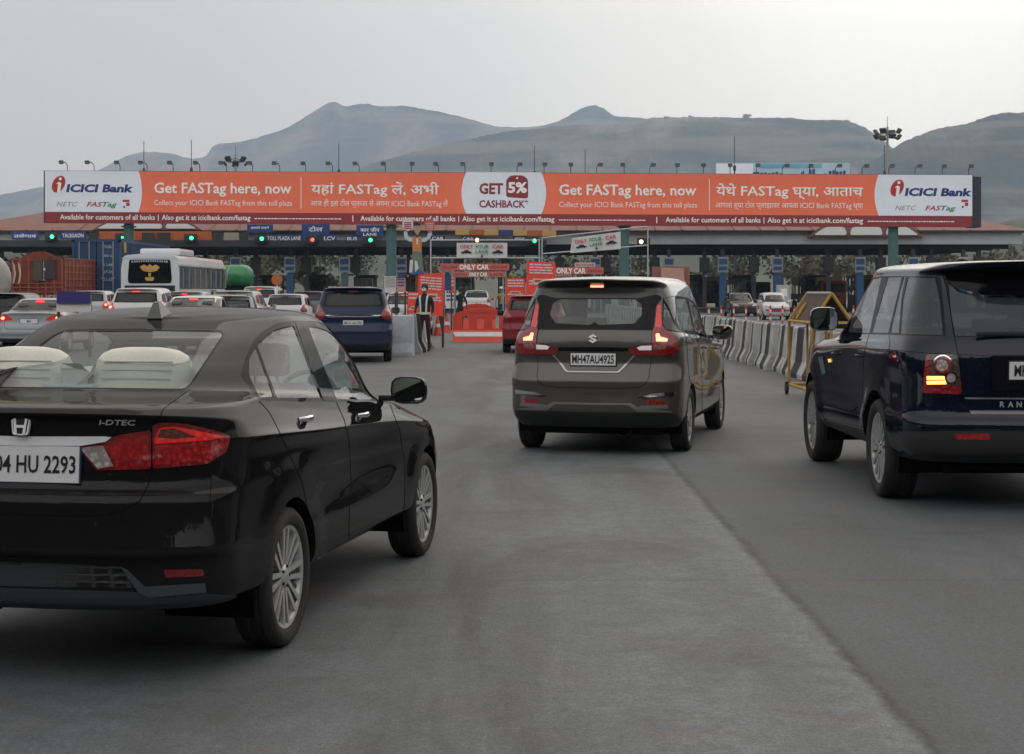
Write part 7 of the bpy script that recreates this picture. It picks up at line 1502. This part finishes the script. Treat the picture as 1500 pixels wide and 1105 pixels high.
# ------------------------------------------------------------------ posters, lane boards, pipe frames with banners
M_POST = mat('poster_red', srgb(232, 72, 52), .6, var=.06); M_POST2 = mat('poster_red_worn', srgb(205, 96, 84), .7, var=.15, scale=2); M_PALE = mat('poster_pale', (.55, .50, .44), .7, var=.1); M_PINK = mat('board_pink', (.50, .30, .26), .75, var=.12)
def poster(px0, px1, py0, py1, d, label, m=M_POST, lean=0, yaw=0, lines=8, patch=True, inset=None, pole=True, sk=0, name='poster_board', cat='poster', group=None, lm=None, post_m=None):
    s = FPX/d; x = ((px0+px1)/2-750)/s; z1, z0 = CAMZ+(HY-py0)/s, CAMZ+(HY-py1)/s; w, h = (px1-px0)/s, z1-z0; t = empty(name, (x, d, 0), R(yaw), label=label, cat=cat, group=group)
    T = Matrix.Translation((0, 0, (z0+z1)/2)) @ Matrix.Rotation(R(lean), 4, 'Y'); b = MB(); q = [(-w/2, -h/2), (w/2, -h/2-sk), (w/2, h/2+sk), (-w/2, h/2)]; b.prism(q, -.02, .02, m, T=T); b.build('sheet', t)
    rs2 = np.random.RandomState(int(px0)+lines); b = MB(); y = h*.42; lh = h*.72/max(1, lines)*.9
    for k in range(lines):
        if patch and abs(k-lines*.58) < 1.1: y -= lh; continue
        xx = -w*.40
        while xx < w*.38: ww = min(rs2.uniform(.10, .32)*w, w*.42-xx); b.box((xx+ww/2, -.026, y-sk*.5*xx/w), (ww, .006, lh*.5), lm or M_ORW, T=T); xx += ww+w*.03
        y -= lh
    if lines: b.build('print_lines', t)
    if patch: b = MB(); b.box((0, -.028, -h*.06), (w*.55, .006, h*.14), M_PALE, T=T); 
    if patch: b.box((0, -.032, -h*.06), (w*.42, .004, h*.06), M_PRED, T=T); b.build('print_patch', t)
    b = MB()
    if pole:
        for xx in (-w*.46, w*.46): b.box((xx, .06, z1/2-.01), (.06, .06, z1-.02), post_m or M_DSTEEL)
        b.build('posts', t)
    return t
poster(612, 650, 403, 459, 47, 'large bright red poster right behind the masked person', lean=1.5, yaw=-8, sk=.08, lines=9)
poster(597, 616, 428, 470, 50, 'red poster with pale bands left of the masked person', m=M_POST, lines=5)
poster(771, 813, 384, 434, 58, 'largest red poster, just left of the roof of the grey people carrier', lean=1.5, lines=8); poster(741, 769, 408, 446, 60, 'smaller red poster left of the largest one, above the dark red car', lines=6)
poster(563, 580, 405, 429, 54, 'small white notice board with grey lines, right of the dark blue car roof', m=M_ORW, lines=7, patch=False, lm=M_PGREY); poster(581, 594, 408, 428, 56, 'small pinkish notice with coloured spots, right of the white notice board', m=M_PINK, lines=3, patch=False, lm=M_NAVY)
poster(652, 672, 426, 452, 75, 'small white board with purple letters behind the cones', m=M_ORW, lines=3, patch=False, lm=M_NAVY); poster(661, 667, 405, 430, 68, 'narrow red board on a post left of the orange barrier', lines=3, patch=False)
poster(955, 1010, 391, 440, 62, 'brownish pink hoarding with a paler middle, right behind the roof of the grey people carrier', m=mat('hoarding_brown', (.27, .12, .09), .8, var=.12), lines=0, patch=False, name='hoarding', cat='hoarding')
d = 61.8; s = FPX/d; t = empty('hoarding_sheet', ((985-750)/s, d, CAMZ+(HY-410)/s), label='paler pink sheet fixed on the brownish hoarding', cat='sheet'); b = MB(); b.prism([(-.42, -.55), (.50, -.55), (.42, .42), (-.42, .45)], 0, .03, mat('sheet_pink', (.50, .29, .23), .8, var=.08)); b.build('sheet', t)
poster(83, 133, 427, 457, 40, 'board with a dark blue top and white lower half at the left', m=M_ORW, lines=2, patch=False, lm=M_PRED, name='notice_board', cat='board'); 
d = 39.93; s = FPX/d; b = MB(); b.box(((108-750)/s, d, CAMZ+(HY-436)/s), (50/s, .02, 18/s), mat('board_indigo', (.03, .02, .14), .6)); o = b.build('blue_header'); o.parent = [q for q in bpy.data.objects if q.get('label', '').startswith('board with a dark blue top')][0]; o.matrix_parent_inverse = Matrix.Translation(o.parent.location).inverted()
def laneboard(px0, px1, py0, py1, d, parts, label, m=M_PINK):
    s = FPX/d; x = ((px0+px1)/2-750)/s; z = CAMZ+(HY-(py0+py1)/2)/s; w, h = (px1-px0)/s, (py1-py0)/s; t = empty('lane_board', (x, d, 0), label=label, cat='lane board'); b = MB(); b.box((0, 0, z), (w, .06, h), m, bev=.01); b.build('panel', t)
    for (tx_, a, c, mm, hh) in parts: text_mb(tx_, mm, width=(c-a)/s, height=h*hh, x=((a+c)/2-750)/s-x, z=z-h*hh/2, y=-.034, cap=True, bold=.03).build('lettering', t)
    b = MB()
    for xx in (-w*.45, w*.45): b.box((xx, .05, z/2), (.06, .05, z), M_STEEL)
    b.build('posts', t); return t
M_DKRED = mat('letters_red', srgb(200, 30, 40), .6, var=0)
laneboard(645, 746, 386.5, 396.5, 66, [('TAG LANE', 648, 670, M_PRED, .45), ('ONLY CAR', 673, 716, M_PWHITE, .78), ('FASTAG LANE', 719, 743, M_PRED, .45)], 'upper lane board reading ONLY CAR in the middle, above the orange barrier', m=mat('board_salmon', (.48, .14, .12), .7, var=.15))
laneboard(662, 741, 398, 406.5, 65.5, [('FASTAG', 666, 684, M_PRED, .45), ('ONLY CAR', 687, 714, M_PWHITE, .7), ('LANE', 718, 737, M_PRED, .45)], 'lower, shorter lane board reading ONLY CAR, above the orange barrier', m=mat('board_salmon2', (.42, .17, .14), .7, var=.15))
laneboard(813, 884, 392, 402, 66, [('ONLY CAR', 815, 858, M_PWHITE, .85), ('FASTAG', 861, 882, M_PRED, .4)], 'lane board reading ONLY CAR just above the roof of the grey people carrier', m=mat('board_salmon', (.48, .14, .12), .7))
laneboard(842, 872, 385, 391, 68, [('FASTAG LANE', 844, 870, M_PRED, .5)], 'narrow pale lane board above the ONLY CAR board on the right', m=M_PALE)
laneboard(808, 838, 402.5, 408, 66.4, [('FASTAG ONLY', 810, 836, M_PRED, .5)], 'narrow pale lane board hanging under the ONLY CAR board on the right', m=M_PALE)
def frame(pts, d, label, r=.024):
    s = FPX/d; W_ = lambda p: ((p[0]-750)/s-ox, 0, CAMZ+(HY-p[1])/s); ox = (pts[0][0][0]-750)/s; t = empty('pipe_frame', (ox, d, 0), label=label, cat='frame')
    for seg in pts:
        b = MB(); a, c = W_(seg[0]), (W_(seg[1]) if seg[1][1] is not None else ((seg[1][0]-750)/s-ox, 0, 0)); b.tube(a, c, r, M_PIPE, 8); b.build('post' if seg[1][1] is None else 'rail', t)
    return t
M_PIPE = mat('pipe_grey_white', (.42, .43, .43), .5, var=.15)
frame([((631, 352), (631, None)), ((631, 352), (790, 352)), ((631, 378), (790, 378)), ((790, 350), (790, None))], 60, 'level white pipe frame across the middle lane holding the level white banner')
frame([((794, 348), (794, None)), ((794, 349), (949, 332)), ((794, 372), (949, 359.5)), ((949, 332), (949, None))], 60, 'sloping white pipe frame on the right holding the tilted white banner')
def banner(c, d, label):
    """c: corner pixels tl, tr, br, bl"""
    s = FPX/d; ctr = (sum(p[0] for p in c)/4, sum(p[1] for p in c)/4); t = empty('banner', ((ctr[0]-750)/s, d-.05, CAMZ+(HY-ctr[1])/s), label=label, cat='banner'); q = [((p[0]-ctr[0])/s, (ctr[1]-p[1])/s) for p in c]; n = 16; vs = []; 
    for j in range(5):
        for i in range(n+1):
            u, v = i/n, j/4; x = (q[0][0]*(1-u)+q[1][0]*u)*(1-v)+(q[3][0]*(1-u)+q[2][0]*u)*v; z = (q[0][1]*(1-u)+q[1][1]*u)*(1-v)+(q[3][1]*(1-u)+q[2][1]*u)*v; vs.append((x, .02*math.sin(u*9+v*2)+.012*math.sin(u*23), z))
    b = MB(); b.add(vs, [(j*(n+1)+i, j*(n+1)+i+1, (j+1)*(n+1)+i+1, (j+1)*(n+1)+i) for j in range(4) for i in range(n)], mat('banner_cloth', (.60, .60, .60), .8, var=.05), True); b.build('cloth', t, fix=False)
    a = math.atan2(q[1][1]-q[0][1], q[1][0]-q[0][0]); w = math.hypot(q[1][0]-q[0][0], q[1][1]-q[0][1]); h = w*.30; T = Matrix.Rotation(-a, 4, 'Y')
    Mg_ = mat('letters_green', srgb(40, 150, 110), .6, var=0)
    text_mb('ONLY', M_DKRED, width=w*.26, height=h*.26, x=-w*.30, z=h*.12, y=-.04, T=T, bold=.02, cap=True).build('lettering', t); text_mb('FOUR', Mg_, width=w*.26, height=h*.26, x=.01, z=h*.12, y=-.04, T=T, bold=.02, cap=True).build('lettering', t)
    text_mb('CAR', M_DKRED, width=w*.22, height=h*.26, x=w*.32, z=h*.12, y=-.04, T=T, bold=.02, cap=True).build('lettering', t); text_mb('LANE', Mg_, width=w*.26, height=h*.24, x=0, z=-h*.20, y=-.04, T=T, bold=.02, cap=True).build('lettering', t)
    for sx in (-1, 1):
        b = MB(); k = w*.115; P_ = [(-1, -.12), (-.85, .10), (-.45, .16), (-.2, .42), (.35, .42), (.6, .14), (.95, .06), (1, -.14), (.72, -.16), (.6, -.34), (.42, -.16), (-.4, -.16), (-.56, -.34), (-.72, -.16)]
        b.prism([(sx*w*.31+x*k, -h*.13+z*k*.9) for x, z in P_], -.045, -.035, M_INK, T=T); b.build('car_symbol', t)
    b = MB(); b.prism([(-w*.008, -h*.24), (w*.008, -h*.24), (w*.008, -h*.36), (w*.03, -h*.36), (0, -h*.47), (-w*.03, -h*.36), (-w*.008, -h*.36)], -.045, -.035, M_INK, T=T); b.build('arrow', t)
banner([(669, 356), (743, 356), (743, 378), (669, 378)], 60, 'level white banner with ONLY and CAR in red and two black car symbols'); banner([(838, 349), (909, 339.5), (909, 365), (835, 371)], 60, 'tilted white banner on the sloping pipe frame, red and green words')

# ------------------------------------------------------------------ cut-out figure on a post holding up two boards
def cutout():
    d = 52; s = FPX/d; X = lambda px: (px-612)/s; Z = lambda py: CAMZ+(HY-py)/s; t = empty('cutout_figure', ((612-750)/s, d, 0), label='painted cut-out of a person in an orange waistcoat holding up two round-topped boards', cat='cut-out figure')
    Z2 = lambda pts: [(X(500+a/4.805), Z(310+b_/4.805)) for a, b_ in pts]
    def pl(pts, m, y0, nm, y1=None): b = MB(); b.prism(Z2(pts), y0, (y1 if y1 is not None else y0+.03), m); b.build(nm, t)
    Mp = mat('painted_face', (.42, .27, .2), .7); Ms = mat('painted_sleeve', (.50, .58, .60), .7); Mo = mat('painted_orange', (.60, .22, .06), .7); Mtr = mat('painted_trousers', (.14, .19, .17), .7); Mbl = mat('painted_blue', (.05, .12, .32), .7)
    pl([(508, 108), (512, 85), (530, 76), (552, 82), (558, 106), (552, 98), (520, 98)], M_INK, -.04, 'hair'); pl(rp([(512, 92), (554, 92), (556, 140), (535, 170), (514, 142)], 8), Mp, -.03, 'face')
    pl([(440, 138), (462, 140), (470, 176), (505, 186), (512, 214), (480, 212), (452, 196), (440, 165)], Ms, -.02, 'sleeve'); pl([(635, 140), (612, 150), (600, 182), (566, 190), (562, 214), (592, 214), (622, 190), (640, 160)], Ms, -.02, 'sleeve')
    pl([(500, 184), (518, 176), (535, 188), (552, 176), (566, 186), (564, 282), (502, 282)], Mo, -.03, 'waistcoat'); pl([(529, 186), (535, 192), (541, 186), (540, 232), (531, 232)], M_WHITE, -.055, 'shirt_front')
    pl([(500, 282), (566, 282), (572, 350), (574, 420), (548, 420), (536, 330), (524, 420), (494, 420), (492, 350)], Mtr, -.03, 'trousers'); pl([(484, 342), (506, 342), (500, 430), (478, 430)], M_ORW, -.06, 'lower_sheet'); pl([(516, 348), (534, 348), (546, 400), (520, 428)], M_ORW, -.06, 'lower_sheet')
    pl([(478, 410), (520, 404), (548, 410), (584, 428), (584, 440), (478, 440)], Mbl, -.05, 'shoes')
    for (cx0, cy0, m) in ((468, 100, M_ORW), (622, 108, M_POST2)):
        pl(rp([(cx0-38, cy0-30), (cx0-20, cy0-52), (cx0+20, cy0-52), (cx0+38, cy0-30), (cx0+34, cy0+20), (cx0, cy0+42), (cx0-34, cy0+20)], 10), m, -.05, 'hand_board')
        b = MB(); k = -24
        while k < 22: b.prism(Z2([(cx0-24, cy0+k), (cx0+24, cy0+k), (cx0+24, cy0+k+6), (cx0-24, cy0+k+6)]), -.066, -.056, M_PRED if m is M_ORW else M_PALE); k += 13
        b.build('hand_board_print', t)
    b = MB(); b.box((X(610.5), .05, Z(400)/2+.0), (.10, .08, Z(400)), mat('post_brown', (.16, .05, .03), .7)); b.box((X(610.5), .03, (Z(330)+Z(400))/2), (.05, .04, Z(330)-Z(400)), M_DSTEEL); b.build('post', t); return t
cutout()
# round orange sign above the cars, signs on poles
p = at(405.5, 62, 410); t = empty('round_sign', (p.x, 62, 0), label='round orange sign on a thin pole left of the dark blue people carrier', cat='road sign'); b = MB(); b.tube((0, -.02, p.z), (0, .02, p.z), .21, mat('sign_orange', (.42, .12, .03), .6), 8); b.build('disc', t); b = MB(); b.tube((0, .05, 0), (0, .05, p.z), .03, M_WHITE, 6); b.build('pole', t)
# spring posts beyond the divider
sp0 = empty('lane_post'); b = MB()
for k in range(5): b.tube((0, 0, k*.18), (0, 0, (k+1)*.18), .045, M_ORW if k % 2 else M_PRED, 8)
b.build('post', sp0); tag(sp0, 'thin red and white post beyond the concrete divider', 'lane post', 'red and white posts beyond the divider')
for i in range(16): o = sp0 if i == 0 else copy_tree(sp0); o.location = (9.3+i*.62, 79+i*.25, 0)
# pale control box by the toll lane
t = empty('control_cabinet', (at(1146, 112).x, 112, 0), label='pale grey cabinet with a window beside a blue post beyond the divider', cat='cabinet'); b = MB(); b.box((0, 0, 1.35), (.75, .6, 1.3), M_FASC, bev=.03); b.box((0, 0, .35), (.3, .3, .7), M_DSTEEL); b.build('box', t); b = MB(); b.box((.05, -.31, 1.5), (.4, .02, .5), M_WHITE); b.build('front_panel', t)
build_sedan(); build_mpv(); build_suv()
# ------------------------------------------------------------------ the hazy air
b = MB(); b.box((0, 1790, 448), (8400, 7800, 901), M_DARK); hz = b.build('haze'); tag(hz, kind='stuff')
hm = bpy.data.materials.new('hazy_air'); hm.use_nodes = True; t = hm.node_tree; t.nodes.clear(); pv = N(t, 'ShaderNodeVolumePrincipled'); pv.inputs['Density'].default_value = 1.75e-4; pv.inputs['Color'].default_value = (.66, .81, 1.0, 1); pv.inputs['Anisotropy'].default_value = .2
o_ = N(t, 'ShaderNodeOutputMaterial'); t.links.new(pv.outputs[0], o_.inputs['Volume']); hz.data.materials.clear(); hz.data.materials.append(hm)
